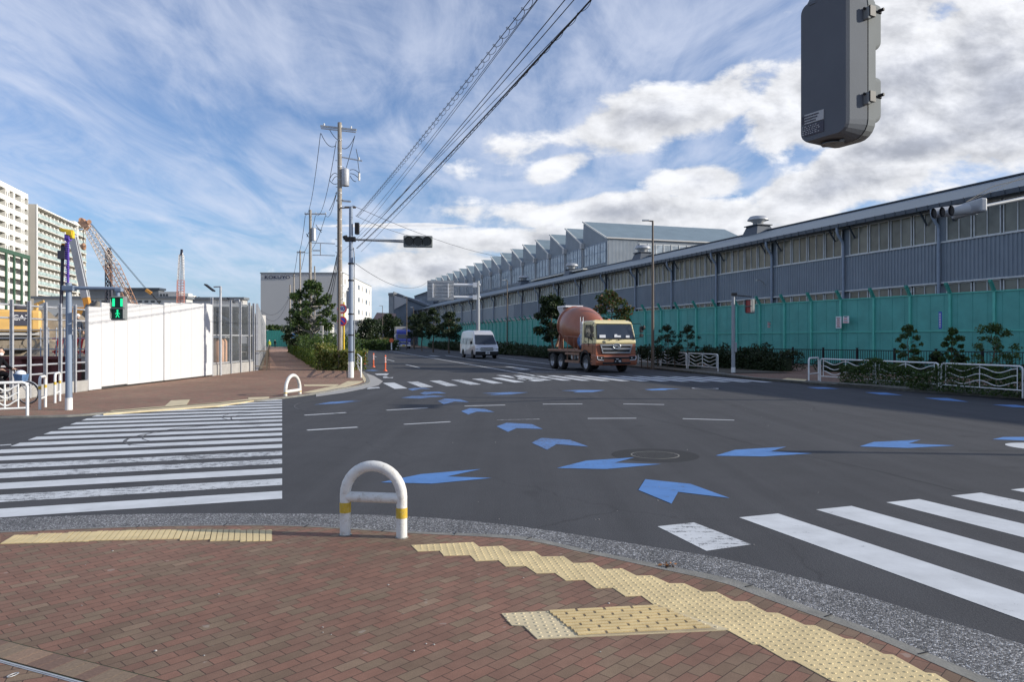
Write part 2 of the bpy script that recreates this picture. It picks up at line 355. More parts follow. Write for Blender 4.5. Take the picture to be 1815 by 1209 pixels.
# ------------------------------------------------------------------ geometry helpers
def G(px, py, z=0.0):
    d = (H - z) * F / (py - CY); return ((px - CX) / F * d, d)
def W(px, py, d): return Vector(((px - CX) / F * d, d, H + (CY - py) / F * d))
class MB:
    def __init__(s): s.v = []; s.f = []; s.m = []; s.sm = []
    def add(s, vs, fs, mi=0, smooth=False):
        k = len(s.v); s.v += [tuple(p) for p in vs]
        for f in fs: s.f.append(tuple(i + k for i in f)); s.m.append(mi); s.sm.append(smooth)
        return s
    def box(s, c, d, rot=0, mi=0, M=None):
        x, y, z = d[0] / 2, d[1] / 2, d[2] / 2
        P = [Vector((i * x, j * y, k * z)) for k in (-1, 1) for j in (-1, 1) for i in (-1, 1)]
        Mr = M if M is not None else Matrix.Rotation(rot, 3, 'Z')
        P = [Mr @ p + Vector(c) for p in P]
        return s.add(P, [(0, 2, 3, 1), (4, 5, 7, 6), (0, 1, 5, 4), (1, 3, 7, 5), (3, 2, 6, 7), (2, 0, 4, 6)], mi)
    def span(s, a, b, mi=0):
        return s.box([(a[i] + b[i]) / 2 for i in range(3)], [abs(b[i] - a[i]) for i in range(3)], 0, mi)
    def cyl(s, a, b, r0, r1=None, n=12, cap=True, mi=0):
        a, b = Vector(a), Vector(b); r1 = r0 if r1 is None else r1
        q = (b - a).to_track_quat('Z', 'Y'); A = []; B = []
        for i in range(n):
            t = 2 * math.pi * i / n; d = q @ Vector((math.cos(t), math.sin(t), 0)); A.append(a + d * r0); B.append(b + d * r1)
        s.add(A + B, [(i, (i + 1) % n, n + (i + 1) % n, n + i) for i in range(n)], mi, True)
        if cap: s.add(A + B, [tuple(range(n - 1, -1, -1)), tuple(range(n, 2 * n))], mi)
        return s
    def beam(s, a, b, w, h=None, mi=0):
        a, b = Vector(a), Vector(b); h = h or w; d = b - a
        q = d.to_track_quat('Y', 'Z') if abs(d.normalized().z) < .99 else d.to_track_quat('Y', 'X')
        return s.box((a + b) / 2, (w, d.length, h), M=q.to_matrix(), mi=mi)
    def tube(s, pts, r, n=8, mi=0, closed=False):
        pts = [Vector(p) for p in pts]; N = len(pts); rs = r if isinstance(r, (list, tuple)) else [r] * N
        rings = []; prev = None
        for i, p in enumerate(pts):
            if closed: t = pts[(i + 1) % N] - pts[i - 1]
            else: t = pts[min(i + 1, N - 1)] - pts[max(i - 1, 0)]
            t.normalize()
            if prev is None:
                ref = Vector((0, 0, 1)) if abs(t.z) < .9 else Vector((1, 0, 0)); x = t.cross(ref).normalized()
            else: x = (prev - t * prev.dot(t)).normalized()
            prev = x; y = t.cross(x)
            rings.append([p + (x * math.cos(2 * math.pi * k / n) + y * math.sin(2 * math.pi * k / n)) * rs[i] for k in range(n)])
        vs = [q for rg in rings for q in rg]; fs = []
        for i in range(N if closed else N - 1):
            a, b = i * n, ((i + 1) % N) * n
            fs += [(a + k, a + (k + 1) % n, b + (k + 1) % n, b + k) for k in range(n)]
        s.add(vs, fs, mi, True)
        if not closed: s.add(rings[0], [tuple(range(n - 1, -1, -1))], mi); s.add(rings[-1], [tuple(range(n))], mi)
        return s
    def prism(s, poly, z0, z1, mi=0):
        n = len(poly); a = sum(poly[i][0] * poly[(i + 1) % n][1] - poly[(i + 1) % n][0] * poly[i][1] for i in range(n))
        if a < 0: poly = poly[::-1]
        vs = [(x, y, z0) for x, y in poly] + [(x, y, z1) for x, y in poly]
        return s.add(vs, [tuple(range(n - 1, -1, -1)), tuple(range(n, 2 * n))] + [(i, (i + 1) % n, n + (i + 1) % n, n + i) for i in range(n)], mi)
    def sheet(s, poly, z, mi=0):
        n = len(poly); a = sum(poly[i][0] * poly[(i + 1) % n][1] - poly[(i + 1) % n][0] * poly[i][1] for i in range(n))
        if a < 0: poly = poly[::-1]
        return s.add([(x, y, z) for x, y in poly], [tuple(range(n))], mi)
    def xprof(s, prof, x0, x1, mi=0, wf=None):
        """profile in (y,z) extruded along x; wf(z) scales the half width"""
        n = len(prof); a = sum(prof[i][0] * prof[(i + 1) % n][1] - prof[(i + 1) % n][0] * prof[i][1] for i in range(n))
        if a < 0: prof = prof[::-1]
        g = wf or (lambda z: 1)
        vs = [(x0 * g(z), y, z) for y, z in prof] + [(x1 * g(z), y, z) for y, z in prof]
        return s.add(vs, [tuple(range(n - 1, -1, -1)), tuple(range(n, 2 * n))] + [(i, (i + 1) % n, n + (i + 1) % n, n + i) for i in range(n)], mi)
    def lathe(s, prof, o=(0, 0, 0), axis=(0, 0, 1), n=24, mi=0, smooth=True, cap=True):
        q = Vector(axis).to_track_quat('Z', 'Y'); o = Vector(o); vs = []; fs = []
        for r, z in prof:
            for k in range(n):
                t = 2 * math.pi * k / n; vs.append(o + q @ Vector((r * math.cos(t), r * math.sin(t), z)))
        for i in range(len(prof) - 1):
            fs += [(i * n + k, i * n + (k + 1) % n, (i + 1) * n + (k + 1) % n, (i + 1) * n + k) for k in range(n)]
        s.add(vs, fs, mi, smooth)
        if cap: s.add(vs[:n], [tuple(range(n - 1, -1, -1))], mi); s.add(vs[-n:], [tuple(range(n))], mi)
        return s
    def ell(s, c, r, n=12, mi=0, M=None):
        vs = []; fs = []; m_ = n // 2
        for i in range(m_ + 1):
            ph = math.pi * i / m_
            for k in range(n):
                t = 2 * math.pi * k / n
                p = Vector((r[0] * math.sin(ph) * math.cos(t), r[1] * math.sin(ph) * math.sin(t), -r[2] * math.cos(ph)))
                if M is not None: p = M @ p
                vs.append(p + Vector(c))
        for i in range(m_): fs += [(i * n + k, i * n + (k + 1) % n, (i + 1) * n + (k + 1) % n, (i + 1) * n + k) for k in range(n)]
        return s.add(vs, fs, mi, True)
WM = {}
def link(name, me, mats_, parent, world):
    o = bpy.data.objects.new(name, me); C.objects.link(o)
    for m_ in (mats_ if isinstance(mats_, (list, tuple)) else [mats_]): me.materials.append(MATS[m_] if isinstance(m_, str) else m_)
    if parent is not None:
        o.parent = parent; WM[o] = WM.get(parent, Matrix.Identity(4))
        if world: me.transform(WM[o].inverted())
    return o
def obj(name, mb, mats_, parent=None, world=False, bevel=0, **tagkw):
    me = bpy.data.meshes.new(name); me.from_pydata(mb.v, [], mb.f); me.update()
    me.polygons.foreach_set('material_index', mb.m); me.polygons.foreach_set('use_smooth', mb.sm)
    o = link(name, me, mats_, parent, world)
    if bevel:
        bv = o.modifiers.new('bevel', 'BEVEL'); bv.width = bevel; bv.segments = 2; bv.limit_method = 'ANGLE'; bv.angle_limit = R(35)
    if tagkw: tag(o, **tagkw)
    return o
def tag(o, label=None, cat=None, group=None, kind=None):
    if label: o['label'] = label
    if cat: o['category'] = cat
    if group: o['group'] = group
    if kind: o['kind'] = kind
    return o
def thing(name, label, cat, loc=(0, 0, 0), rotz=0, group=None):
    o = bpy.data.objects.new(name, None); C.objects.link(o); o.empty_display_size = .2
    o.location = loc; o.rotation_euler = (0, 0, rotz); WM[o] = Matrix.Translation(loc) @ Matrix.Rotation(rotz, 4, 'Z')
    return tag(o, label, cat, group)
def structure(name, mb, m_): return obj(name, mb, m_, kind='structure')
def dup(root, loc, rotz, label, group=None, scale=None):
    def cp(o, p):
        c = o.copy(); C.objects.link(c)
        if p is not None: c.parent = p
        for ch in [x for x in ALLCH.get(o, [])]: cp(ch, c)
        return c
    global ALLCH
    ALLCH = {}
    for x in C.objects:
        if x.parent: ALLCH.setdefault(x.parent, []).append(x)
    r = cp(root, None); r.location = loc; r.rotation_euler = (0, 0, rotz); r['label'] = label
    if scale: r.scale = scale
    if group: r['group'] = group
    return r
def text(name, s, size, depth, m_, parent, loc, rot, xs=1.0, world=False):
    cu = bpy.data.curves.new('t', 'FONT'); cu.body = s; cu.size = size; cu.extrude = depth; cu.align_x = 'CENTER'; cu.align_y = 'CENTER'; cu.offset = size * .006; cu.resolution_u = 3
    to = bpy.data.objects.new('t', cu); C.objects.link(to); dg = bpy.context.evaluated_depsgraph_get(); dg.update()
    me = bpy.data.meshes.new_from_object(to.evaluated_get(dg)); bpy.data.objects.remove(to)
    me.name = name
    Mx = Matrix.Translation(loc) @ (rot if isinstance(rot, Matrix) else Matrix.Rotation(rot, 4, 'Z') @ Matrix.Rotation(R(90), 4, 'X')) @ Matrix.Diagonal((xs, 1, 1, 1))
    me.transform(Mx); me.materials.clear()
    return link(name, me, m_, parent, world)
# ---- leaves
def leaf_mesh(name, P, size, m_, parent=None, seed=0, flat=0.0, asp=.55, world=False):
    rs = np.random.RandomState(seed); n = len(P); P = np.asarray(P, float)
    a = rs.normal(size=(n, 3)); a[:, 2] *= (1 - flat); a /= np.linalg.norm(a, axis=1)[:, None]
    b = rs.normal(size=(n, 3)); b -= a * (a * b).sum(1)[:, None]; b /= np.linalg.norm(b, axis=1)[:, None]
    s = size * (.6 + .8 * rs.rand(n))[:, None]
    V = np.stack([P - a * s, P + b * s * asp, P + a * s, P - b * s * asp], 1).reshape(-1, 3)
    me = bpy.data.meshes.new(name); me.vertices.add(4 * n); me.vertices.foreach_set('co', V.ravel().astype('f'))
    me.loops.add(4 * n); me.loops.foreach_set('vertex_index', np.arange(4 * n, dtype='i'))
    me.polygons.add(n); me.polygons.foreach_set('loop_start', np.arange(0, 4 * n, 4, dtype='i')); me.update(calc_edges=True)
    return link(name, me, m_, parent, world)
def blobs(cs, n, seed):
    rs = np.random.RandomState(seed); out = []
    vol = np.array([c[1][0] * c[1][1] * c[1][2] for c in cs]) ** .8; vol /= vol.sum()
    for (c, r), k in zip(cs, (vol * n).astype(int) + 3):
        d = rs.normal(size=(k, 3)); d /= np.linalg.norm(d, axis=1)[:, None]; d *= (rs.rand(k, 1) ** .45)
        out.append(np.array(c) + d * np.array(r))
    return np.concatenate(out)
def tree(name, label, cat, loc, h, w_, trunk_h, n, leaf, lmat='leaf_dark', seed=1, group=None, tr=.09, nb=22, clump=.24, bark='bark', lean=0.0, flatc=.75):
    """tapered trunk with limbs, crown of leaf clumps at the limb tips"""
    rnd = random.Random(seed); t = thing(name, label, cat, loc, 0, group)
    mb = MB(); ch = h - trunk_h
    sp = [Vector((lean * (k / 5) ** 1.5 + rnd.uniform(-.04, .04) * w_ * (k > 0), rnd.uniform(-.04, .04) * w_ * (k > 0), h * .88 * k / 5)) for k in range(6)]
    mb.tube([(0, 0, -.05)] + sp[1:], [tr, tr * .8, tr * .66, tr * .5, tr * .34, tr * .15], 7)
    cl = []
    for i in range(nb):
        f = (i + .5) / nb; zb = trunk_h + ch * (f * .9 + .02)
        rad = w_ / 2 * (math.sin(math.pi * min(1, .22 + f * .78)) ** .55) * rnd.uniform(.55, .95)
        an = i * 2.399 + rnd.uniform(-.5, .5)
        base = Vector((lean * (zb / h) ** 1.5, 0, max(trunk_h * .75, zb - rad * .45)))
        tip = Vector((base.x + rad * math.cos(an), rad * math.sin(an), zb + rnd.uniform(-.05, .08) * ch))
        mid = (base + tip) / 2 + Vector((rnd.uniform(-.06, .06) * w_, rnd.uniform(-.06, .06) * w_, -.02 * h))
        mb.tube([base, mid, tip], [tr * .34, tr * .22, tr * .08], 5)
        rr = w_ * clump * rnd.uniform(.6, 1.15)
        cl.append((tip, (rr, rr, rr * flatc)))
        if rnd.random() < .6: cl.append(((base + tip) / 2 + Vector((rnd.uniform(-.1, .1) * w_, rnd.uniform(-.1, .1) * w_, .05 * h)), (rr * .7, rr * .7, rr * .5)))
    cl.append(((lean, 0, h - w_ * .12), (w_ * .16, w_ * .16, w_ * .14)))
    obj('trunk', mb, bark, t)
    leaf_mesh('crown', blobs(cl, n, seed), leaf, lmat, t, seed)
    return t
def hedge(name, label, p0, p1, width, h, n, leaf, lmat, seed=0, cat='hedge', group=None, z0=0.0, lump=.12, core=True):
    p0, p1 = Vector((*p0, 0)), Vector((*p1, 0)); L = (p1 - p0).length; ang = math.atan2(p1.y - p0.y, p1.x - p0.x)
    t = thing(name, label, cat, (p0.x, p0.y, z0), ang, group)
    rs = np.random.RandomState(seed)
    q = rs.rand(n, 3); face = rs.rand(n)
    top = face < .42; fr = (face >= .42) & (face < .72); bk = (face >= .72) & (face < .86)
    lum = h * (1 + lump * np.sin(q[:, 0] * L * 1.7 + seed) + lump * .6 * np.sin(q[:, 0] * L * 4.1 + q[:, 1] * 3))
    P = np.empty((n, 3)); P[:, 0] = q[:, 0] * L; P[:, 1] = (q[:, 1] - .5) * width; P[:, 2] = q[:, 2] * lum
    P[top, 2] = lum[top] * (1 - .14 * rs.rand(top.sum())); P[fr, 1] = -width / 2 * (1 - .2 * rs.rand(fr.sum())); P[bk, 1] = width / 2 * (1 - .2 * rs.rand(bk.sum()))
    P += rs.normal(size=P.shape) * leaf * .6; P[:, 2] = np.maximum(P[:, 2], .03)
    if core: obj('branches', MB().prism([(.45, -width * .2), (.9, -width * .36), (L - .9, -width * .36), (L - .45, -width * .2), (L - .45, width * .2), (L - .9, width * .36), (.9, width * .36), (.45, width * .2)], 0, h * .74), 'core', t)
    leaf_mesh('foliage', P, leaf, lmat, t, seed)
    return t
# ================================================================== GROUND
mb = MB(); mb.sheet([(-2500, -60), (2500, -60), (2500, 3500), (-2500, 3500)], -.30); structure('ground', mb, 'dirt')
mb = MB(); mb.sheet([(-60, -40), (90, -40), (90, 60), (40, 130), (-20, 260), (-90, 420), (-140, 420), (-90, 240), (-30, 110), (-14.9, 45), (-60, 14)], 0.0)
structure('road', mb, 'asphalt')
def ext(pts, a, b):
    (x0, y0), (x1, y1) = pts[0], pts[1]; l = math.hypot(x0 - x1, y0 - y1); p = (x0 + (x0 - x1) / l * a, y0 + (y0 - y1) / l * a)
    (x2, y2), (x3, y3) = pts[-1], pts[-2]; l = math.hypot(x2 - x3, y2 - y3); q = (x2 + (x2 - x3) / l * b, y2 + (y2 - y3) / l * b)
    return [p] + pts + [q]
def smooth(pts, k=5):
    out = []
    for i in range(len(pts) - 1):
        p0 = Vector(pts[max(i - 1, 0)]); p1 = Vector(pts[i]); p2 = Vector(pts[i + 1]); p3 = Vector(pts[min(i + 2, len(pts) - 1)])
        for j in range(k):
            t = j / k; out.append(tuple(.5 * ((2 * p1) + (p2 - p0) * t + (2 * p0 - 5 * p1 + 4 * p2 - p3) * t * t + (3 * p1 - p0 - 3 * p2 + p3) * t ** 3)))
    return out + [tuple(pts[-1])]
outer = ext(smooth([G(*p) for p in [(0, 920), (248, 912.5), (500, 911.5), (719, 916.5), (916, 934), (1163, 972), (1278, 991), (1403, 1022), (1522, 1054), (1640, 1091), (1815, 1145)]]), 25, 12)
midl = ext(smooth([G(*p) for p in [(0, 946), (248, 936.5), (500, 934.5), (725, 946), (916, 954), (1028, 976), (1163, 1004), (1278, 1027), (1335, 1044), (1437, 1083), (1539, 1120), (1708, 1191)]]), 25, 12)
inner = ext(smooth([G(*p) for p in [(0, 950), (248, 940), (500, 938), (725, 951), (916, 962), (1028, 984.5), (1163, 1014), (1278, 1040), (1335, 1061), (1437, 1098), (1539, 1135), (1700, 1206)]]), 25, 12)
def band(a, b, z, za=None):
    mb = MB(); n = len(a); k = len(b); vs = [(x, y, z if za is None else za) for x, y in a] + [(x, y, z) for x, y in b]; fs = []
    i = j = 0
    while i < n - 1 or j < k - 1:
        if j == k - 1 or (i < n - 1 and (i + 1) / (n - 1) <= (j + 1) / (k - 1)): fs.append((i, i + 1, n + j)); i += 1
        else: fs.append((i, n + j + 1, n + j)); j += 1
    mb.add(vs, [tuple(reversed(f)) for f in fs]); return mb
structure('gutter', band(outer, midl, .018, .006), 'aggregate')
structure('kerb_near', band(midl, inner, .030, .020), 'kerb')
mb = MB(); n = len(inner); mb.add([(x, y, .028) for x, y in inner] + [(x, min(y, 0) - 25, .028) for x, y in inner], [(n + i, n + i + 1, i + 1, i) for i in range(n - 1)]); structure('pavement_near', mb, 'pavers')

PL = .035        # height of the left pavement
# left corner pavement
lk = ext(smooth([G(*p) for p in [(0, 741), (120, 738.5), (200, 732), (330, 721), (440, 712.5), (500, 706), (560, 698), (600, 690.5), (639, 683), (649, 676), (641.5, 660)]], 4), 25, .1)
far_dir = (-.31, .951)
HC = (-14.95, 44.0)                                     # corner of the site fence
back = [(-18.2, 86.0), (-60, 216), (-92, 216 + 98)]
mb = MB(); mb.sheet(lk + back + [(-120, 330), (HC[0] - .326 * 200, HC[1] + 200), (HC[0], HC[1]), (HC[0], 18), (-45, 9)], PL)
structure('pavement_left', mb, 'pavers_mid')
mb = MB(); mb.sheet([(HC[0] + .45, HC[1] + .3), (-11.9, 45.2), (-12.9, 49), (-33.8, 113), (-92, 290), (-97, 290), (HC[0] + .45 - .326 * 66, HC[1] + 66)], PL + .004); structure('footpath', mb, 'pavers_pale')
off = []
for i, p in enumerate(lk):
    a = Vector(lk[max(i - 1, 0)]); b = Vector(lk[min(i + 1, len(lk) - 1)]); d = (b - a).normalized(); off.append((p[0] + d.y * .16, p[1] - d.x * .16))
kb = band(lk, off, PL + .008); mb = MB(); n = len(off)
kb.add([(x, y, PL + .008) for x, y in off] + [(x, y, 0.0) for x, y in off], [(i, n + i, n + i + 1, i + 1) for i in range(n - 1)])
structure('kerb_left', kb, 'kerb')
nose = [G(*p) for p in [(641, 659), (663, 667), (679, 676.5), (671, 683.5), (650, 689), (610, 697), (560, 704), (560, 698), (600, 691), (639, 683.5), (649, 676), (641.5, 660)]]
mb = MB(); mb.sheet(nose, .012); structure('gutter_left', mb, 'concrete')
# right pavement
rk = [(-60, 300), (-40.0, 222), G(767, 619), G(870, 625.5), G(958, 633), G(1131, 652), G(1274, 666), (11.2, 34.0), (12.3, 30.8), G(1435, 682), G(1815, 708), (21.0, 12.6), (28, -2)]
fl = [(-5.84, 128.7), (11.06, 70.9), (21.36, 48.9), (26.7, 38.6), (37.2, 18.4), (48, -2)]
mb = MB(); mb.sheet(rk + [(60, -2), (60, 60), (20, 180), (-20, 300)], .10); structure('pavement_right', mb, 'pavers')
n = len(rk); off = []
for i, p in enumerate(rk):
    a = Vector(rk[max(i - 1, 0)]); b = Vector(rk[min(i + 1, n - 1)]); d = (b - a).normalized(); off.append((p[0] + d.y * .16, p[1] - d.x * .16))
zt = [.17] * n
for i in (7, 8): zt[i] = .112
kb = MB(); kb.add([(x, y, z) for (x, y), z in zip(off, zt)] + [(x, y, z) for (x, y), z in zip(rk, zt)] + [(x, y, 0.0) for x, y in rk] + [(x, y, .09) for x, y in off],
    [(i, n + i, n + i + 1, i + 1) for i in range(n - 1)] + [(n + i, 2 * n + i, 2 * n + i + 1, n + i + 1) for i in range(n - 1)] + [(3 * n + i, i, i + 1, 3 * n + i + 1) for i in range(n - 1)])
o = structure('kerb_right', kb, 'kerb')
# planting earth strips
mb = MB(); mb.sheet([(x, y) for x, y in [G(1480, 686), G(1815, 708), (21.0, 12.6), (24.5, 14.2), (20.0, 23.6), (15.8, 31.8)]], .13); mb.sheet([G(1131, 652), G(1274, 666), (14.6, 38.5), (4.5, 79), (3.1, 78)], .13)
structure('planting_strip', mb, 'hedge_earth')

# ---- painted marks
def seg(mb, a, b, w_, z):
    a, b = Vector(a), Vector(b); d = (b - a).normalized(); n_ = Vector((-d.y, d.x)) * w_ / 2
    mb.sheet([tuple(a - n_), tuple(b - n_), tuple(b + n_), tuple(a + n_)], z)
e = Vector((-.2968, .955)); av = Vector((-.9455, -.3256))
mb = MB(); mw = MB()
for k in range(18):
    d = 8.58 + .808 * k; p = Vector((-.3108 * d, d)); q = Vector((-.3108 * (d + .44), d + .44))
    def lend(p):   # left edge line through (-8.56,12.385) dir (-.27,.963)
        L0 = Vector((-8.56, 12.385)); ld = Vector((-.27, .963)); den = av.x * ld.y - av.y * ld.x
        r = L0 - p; t = (r.x * ld.y - r.y * ld.x) / den; return p + av * t
    (mw if k in (1, 3, 4) else mb).sheet([tuple(p), tuple(q), tuple(lend(q)), tuple(lend(p))], .003)
structure('crosswalk_left', mb, 'paint_white'); structure('crosswalk_left_worn', mw, 'paint_worn')
mb = MB(); st = Vector((.944, .356)); dr = Vector((.336, -.942)); wv = Vector((.466, .174))
for k in range(11):
    p = Vector((2.356, 7.674)) + st * k; mb.sheet([tuple(p), tuple(p + wv), tuple(p + wv + dr * 5.2), tuple(p + dr * 5.2)], .003)
structure('crosswalk_right', mb, 'paint_white')
mb = MB(); mb.sheet([G(*p) for p in [(1165, 934), (1230, 927), (1332, 966), (1252, 977.5)]], .003); structure('crosswalk_right_worn', mb, 'paint_worn')
mb = MB(); mw = MB(); ld = Vector((-.28, .96))
for k in range(7):
    p = Vector((-4.4, 27.7)) + Vector((.90, .82)) * k; ww = Vector((.44, .30))
    (mw if 0 < k < 5 else mb).sheet([tuple(p), tuple(p + ww), tuple(p + ww + ld * 3.9), tuple(p + ld * 3.9)], .003)
for k in range(13):
    p = Vector((.55 + .86 * k, 33.6 - .14 * k)); ww = Vector((.42, .05))
    g0 = 1.7 if k < 2 else (2.3 if k < 3 else 0)
    if g0: mb.sheet([tuple(p), tuple(p + ww), tuple(p + ww + ld * (g0 - .35)), tuple(p + ld * (g0 - .35))], .003)
    mb.sheet([tuple(p + ld * g0), tuple(p + ww + ld * g0), tuple(p + ww + ld * 4.9), tuple(p + ld * 4.9)], .003)
structure('crosswalk_far', mb, 'paint_white'); structure('crosswalk_far_worn', mw, 'paint_worn')
cr4 = lambda x, y: (480 + x / 2.593, 660 + y / 2.593)
mb = MB(); mf = MB()
for a, b, f in [((155, 198), (345, 186), 0), ((167, 267), (398, 253), 0), ((532, 175), (720, 164), 0), ((612, 240), (825, 228), 1), ((890, 156), (1077, 151), 0), ((1040, 220), (1235, 216), 2),
             ((1250, 147), (1432, 146), 0), ((1457, 213), (1680, 212), 1), ((1620, 146), (1808, 149), 0), ((1893, 214), (2130, 221), 1)]:
    seg(mf if f == 2 else mb, G(*cr4(*a)), G(*cr4(*b)), .13 if f == 0 else .10, .003)
for a, b, ww in [((679.7, 620), (957.6, 667.6), .16), ((789, 630), (835.5, 637), .16), ((835.5, 637), (985, 655.5), .16), ((884, 634), (974.6, 645.4), .15), ((940, 658.8), (1022, 659.2), .35),
              ((685.7, 637.4), (698.6, 640.4), .15), ((719.4, 646.3), (743.6, 652), .15), ((664, 632), (667.5, 633), .15), ((761, 630.5), (777, 632), .5), ((898, 650), (934, 654.5), .35), ((918, 654.5), (936, 655.5), .9), ((0, 790), (20, 788.5), .12)]:
    seg(mb, G(*a), G(*b), ww, .003)
structure('lane_markings', mb, 'paint_white'); structure('lane_markings_faint', mf, 'paint_faint')
mb = MB(); mb.lathe([(.001, 0), (.46, 0)], (*G(1838, 792), .003), n=40, smooth=False, cap=False); structure('painted_disc', mb, 'paint_white')
ms = MB(); 
for p in [(664, 663), (690, 662.5), (686, 665.5), (668, 665.5)], [(678, 668), (684, 667), (690, 670), (697, 669), (696, 671), (686, 670.5), (680, 671)], [(648, 688), (671, 686.6), (674, 688.5), (651, 690.5)]:
    ms.sheet([G(*q) for q in p], .012)
structure('bicycle_markings', ms, 'paint_worn')
AR = [[(674.8, 855.9), (746, 841.3), (852, 832.4), (792.4, 845.5), (871.5, 848.2), (765.4, 858.2)],
 [(987, 830.5), (1039, 817.3), (1124, 811.6), (1088.6, 821.2), (1172, 823.5), (1074, 832.4)],
 [(1268, 808.5), (1303.4, 797.9), (1393.7, 792.6), (1366, 800.8), (1440, 804.5), (1353, 809.8)],
 [(1131.5, 869.5), (1143.6, 850.4), (1224, 858.7), (1293.4, 883.9), (1202, 872.8), (1190.3, 893.8)],
 [(1523.6, 792), (1549, 784), (1632, 780.2), (1610, 786.9), (1693, 790.4), (1608, 794.8)],
 [(1759, 779.4), (1778, 775.4), (1850, 775), (1832, 779), (1890, 782), (1825, 782)],
 [(1143, 690.7), (1171, 688.8), (1208, 689.5), (1185, 690.6), (1179, 691.8), (1155, 692.3)],
 [(1430, 686.9), (1462, 686.8), (1488, 689.7), (1450, 689.4)], [(1533, 695.7), (1570, 696.2), (1600, 701), (1560, 699.8)], [(1638.6, 705.8), (1680, 706), (1717, 712.9), (1670, 710)], [(1759, 717.6), (1800, 718), (1840, 724), (1795, 722)]]
ARW = [[(942, 785.3), (960, 776.9), (1010, 780.3), (1043, 792.3), (986.4, 788), (969.8, 798)],
 [(880, 756.4), (898.4, 749.9), (942.8, 752.6), (962, 761), (915.8, 759.5), (900.4, 766)],
 [(817.4, 729.4), (833, 724), (860, 725.6), (877, 731), (844.4, 730.2), (830, 735.2)],
 [(776, 711.3), (788.5, 707), (815.5, 708.2), (831, 713.2), (806, 712), (786.6, 717)],
 [(744, 697.8), (752, 695), (779, 695), (791.6, 697.8), (769, 697.8), (754, 700.5)],
 [(723, 690), (734.5, 687.8), (752, 687.8), (763.5, 690), (746, 689.7), (730.7, 692.8)],
 [(711, 705.5), (730.7, 702.4), (769, 701.3), (792, 703.2), (761.5, 704.7), (742, 707)],
 [(557, 717.8), (584, 713), (634, 710), (611, 713), (642, 711), (596, 716)],
 [(854, 697.4), (904, 695.5), (937, 696), (904, 699.7), (861.8, 700.9), (885, 698.6)],
 [(994.8, 692.8), (1027.6, 691.6), (1072, 692), (1050.8, 695.5), (1016, 696.2), (1023.8, 694)],
 [(646, 657.2), (660, 655.3), (672.6, 657), (660, 658.3)]]
for nm, L, mm in (('blue_arrow_markings', AR, 'paint_blue'), ('blue_arrow_markings_worn', ARW, 'paint_blue_worn')):
    mb = MB()
    for p in L: mb.sheet([G(*q) for q in p], .0045)
    structure(nm, mb, mm)

# ---- tactile paving (near): slab with studs and bars
def inpoly(p, poly):
    x, y = p; c = False; n = len(poly)
    for i in range(n):
        (x1, y1), (x2, y2) = poly[i], poly[i - 1]
        if (y1 > y) != (y2 > y) and x < (x2 - x1) * (y - y1) / (y2 - y1) + x1: c = not c
    return c
c6 = lambda x, y: (700 + x / 2.593, 930 + y / 2.593); c8 = lambda x, y: (1200 + x / 2.951, 900 + y / 2.951)
tp = [c6(*p) for p in [(75, 97), (360, 83), (388, 105), (495, 100), (535, 127), (640, 125), (675, 150), (775, 148), (820, 180), (910, 178), (960, 208), (1045, 205), (1110, 238), (1180, 237), (1260, 273), (1330, 273), (1415, 313), (1480, 312)]]
tp += [c8(*p) for p in [(205, 443), (300, 493), (365, 495), (470, 552), (530, 555), (670, 618), (722, 620), (880, 690), (930, 693), (1080, 770), (1130, 774), (1300, 868), (1350, 872), (1520, 975), (1400, 1010), (810, 912), (610, 803), (570, 802), (430, 720), (400, 720), (270, 648)]]
br_i = len(tp)
tp += [c6(*p) for p in [(1195, 375), (1133, 330), (1060, 333), (1000, 293), (925, 296), (870, 257), (785, 260), (735, 225), (650, 227), (600, 193), (510, 196), (475, 166), (372, 170), (345, 143), (225, 146), (205, 122), (105, 126)]]
tpw = [G(*p, z=.028) for p in tp]
mb = MB(); mb.prism(tpw, .020, .032)
uax = (Vector(G(*c6(360, 83), z=.03)) - Vector(G(*c6(75, 97), z=.03))).normalized(); vax = Vector((uax.y, -uax.x))
o0 = Vector(tpw[0])
def stud(mb, c, r=.0125, h=.0045, z=.032):
    n = 8; vs = [(c[0] + r * math.cos(k * .785), c[1] + r * math.sin(k * .785), z) for k in range(n)] + [(c[0] + r * .5 * math.cos(k * .785), c[1] + r * .5 * math.sin(k * .785), z + h) for k in range(n)]
    mb.add(vs, [(k, (k + 1) % n, n + (k + 1) % n, n + k) for k in range(n)] + [tuple(range(n, 2 * n))])
for i in range(-2, 130):
    for j in range(-2, 130):
        p = o0 + uax * (.028 + i * .056) + vax * (.03 + j * .056)
        if inpoly(p, tpw) and inpoly(p + Vector((.012, .012)), tpw) and inpoly(p - Vector((.012, .012)), tpw): stud(mb, p)
structure('tactile_paving_near', mb, 'tactile')
bp = [G(*c6(*p), z=.028) for p in [(490, 413), (1205, 377), (1540, 488), (655, 530), (592, 470), (538, 468)]]
spl = [G(*c6(*p), z=.028) for p in [(700, 403), (1215, 377), (1480, 489), (845, 518)]]
mb = MB(); mb.prism(bp, .020, .034)
bu = (Vector(spl[1]) - Vector(spl[0])).normalized(); bv_ = Vector((bu.y, -bu.x)); o1 = Vector(spl[0])
for i in range(-30, 60):
    for j in range(-6, 40):
        p = o1 + bu * (i * .056) + bv_ * (.02 + j * .056)
        if inpoly(p, bp) and not inpoly(p, spl): stud(mb, p, .0125, .0045, .034)
structure('tactile_paving_branch', mb, 'tactile_pale')
mb = MB()
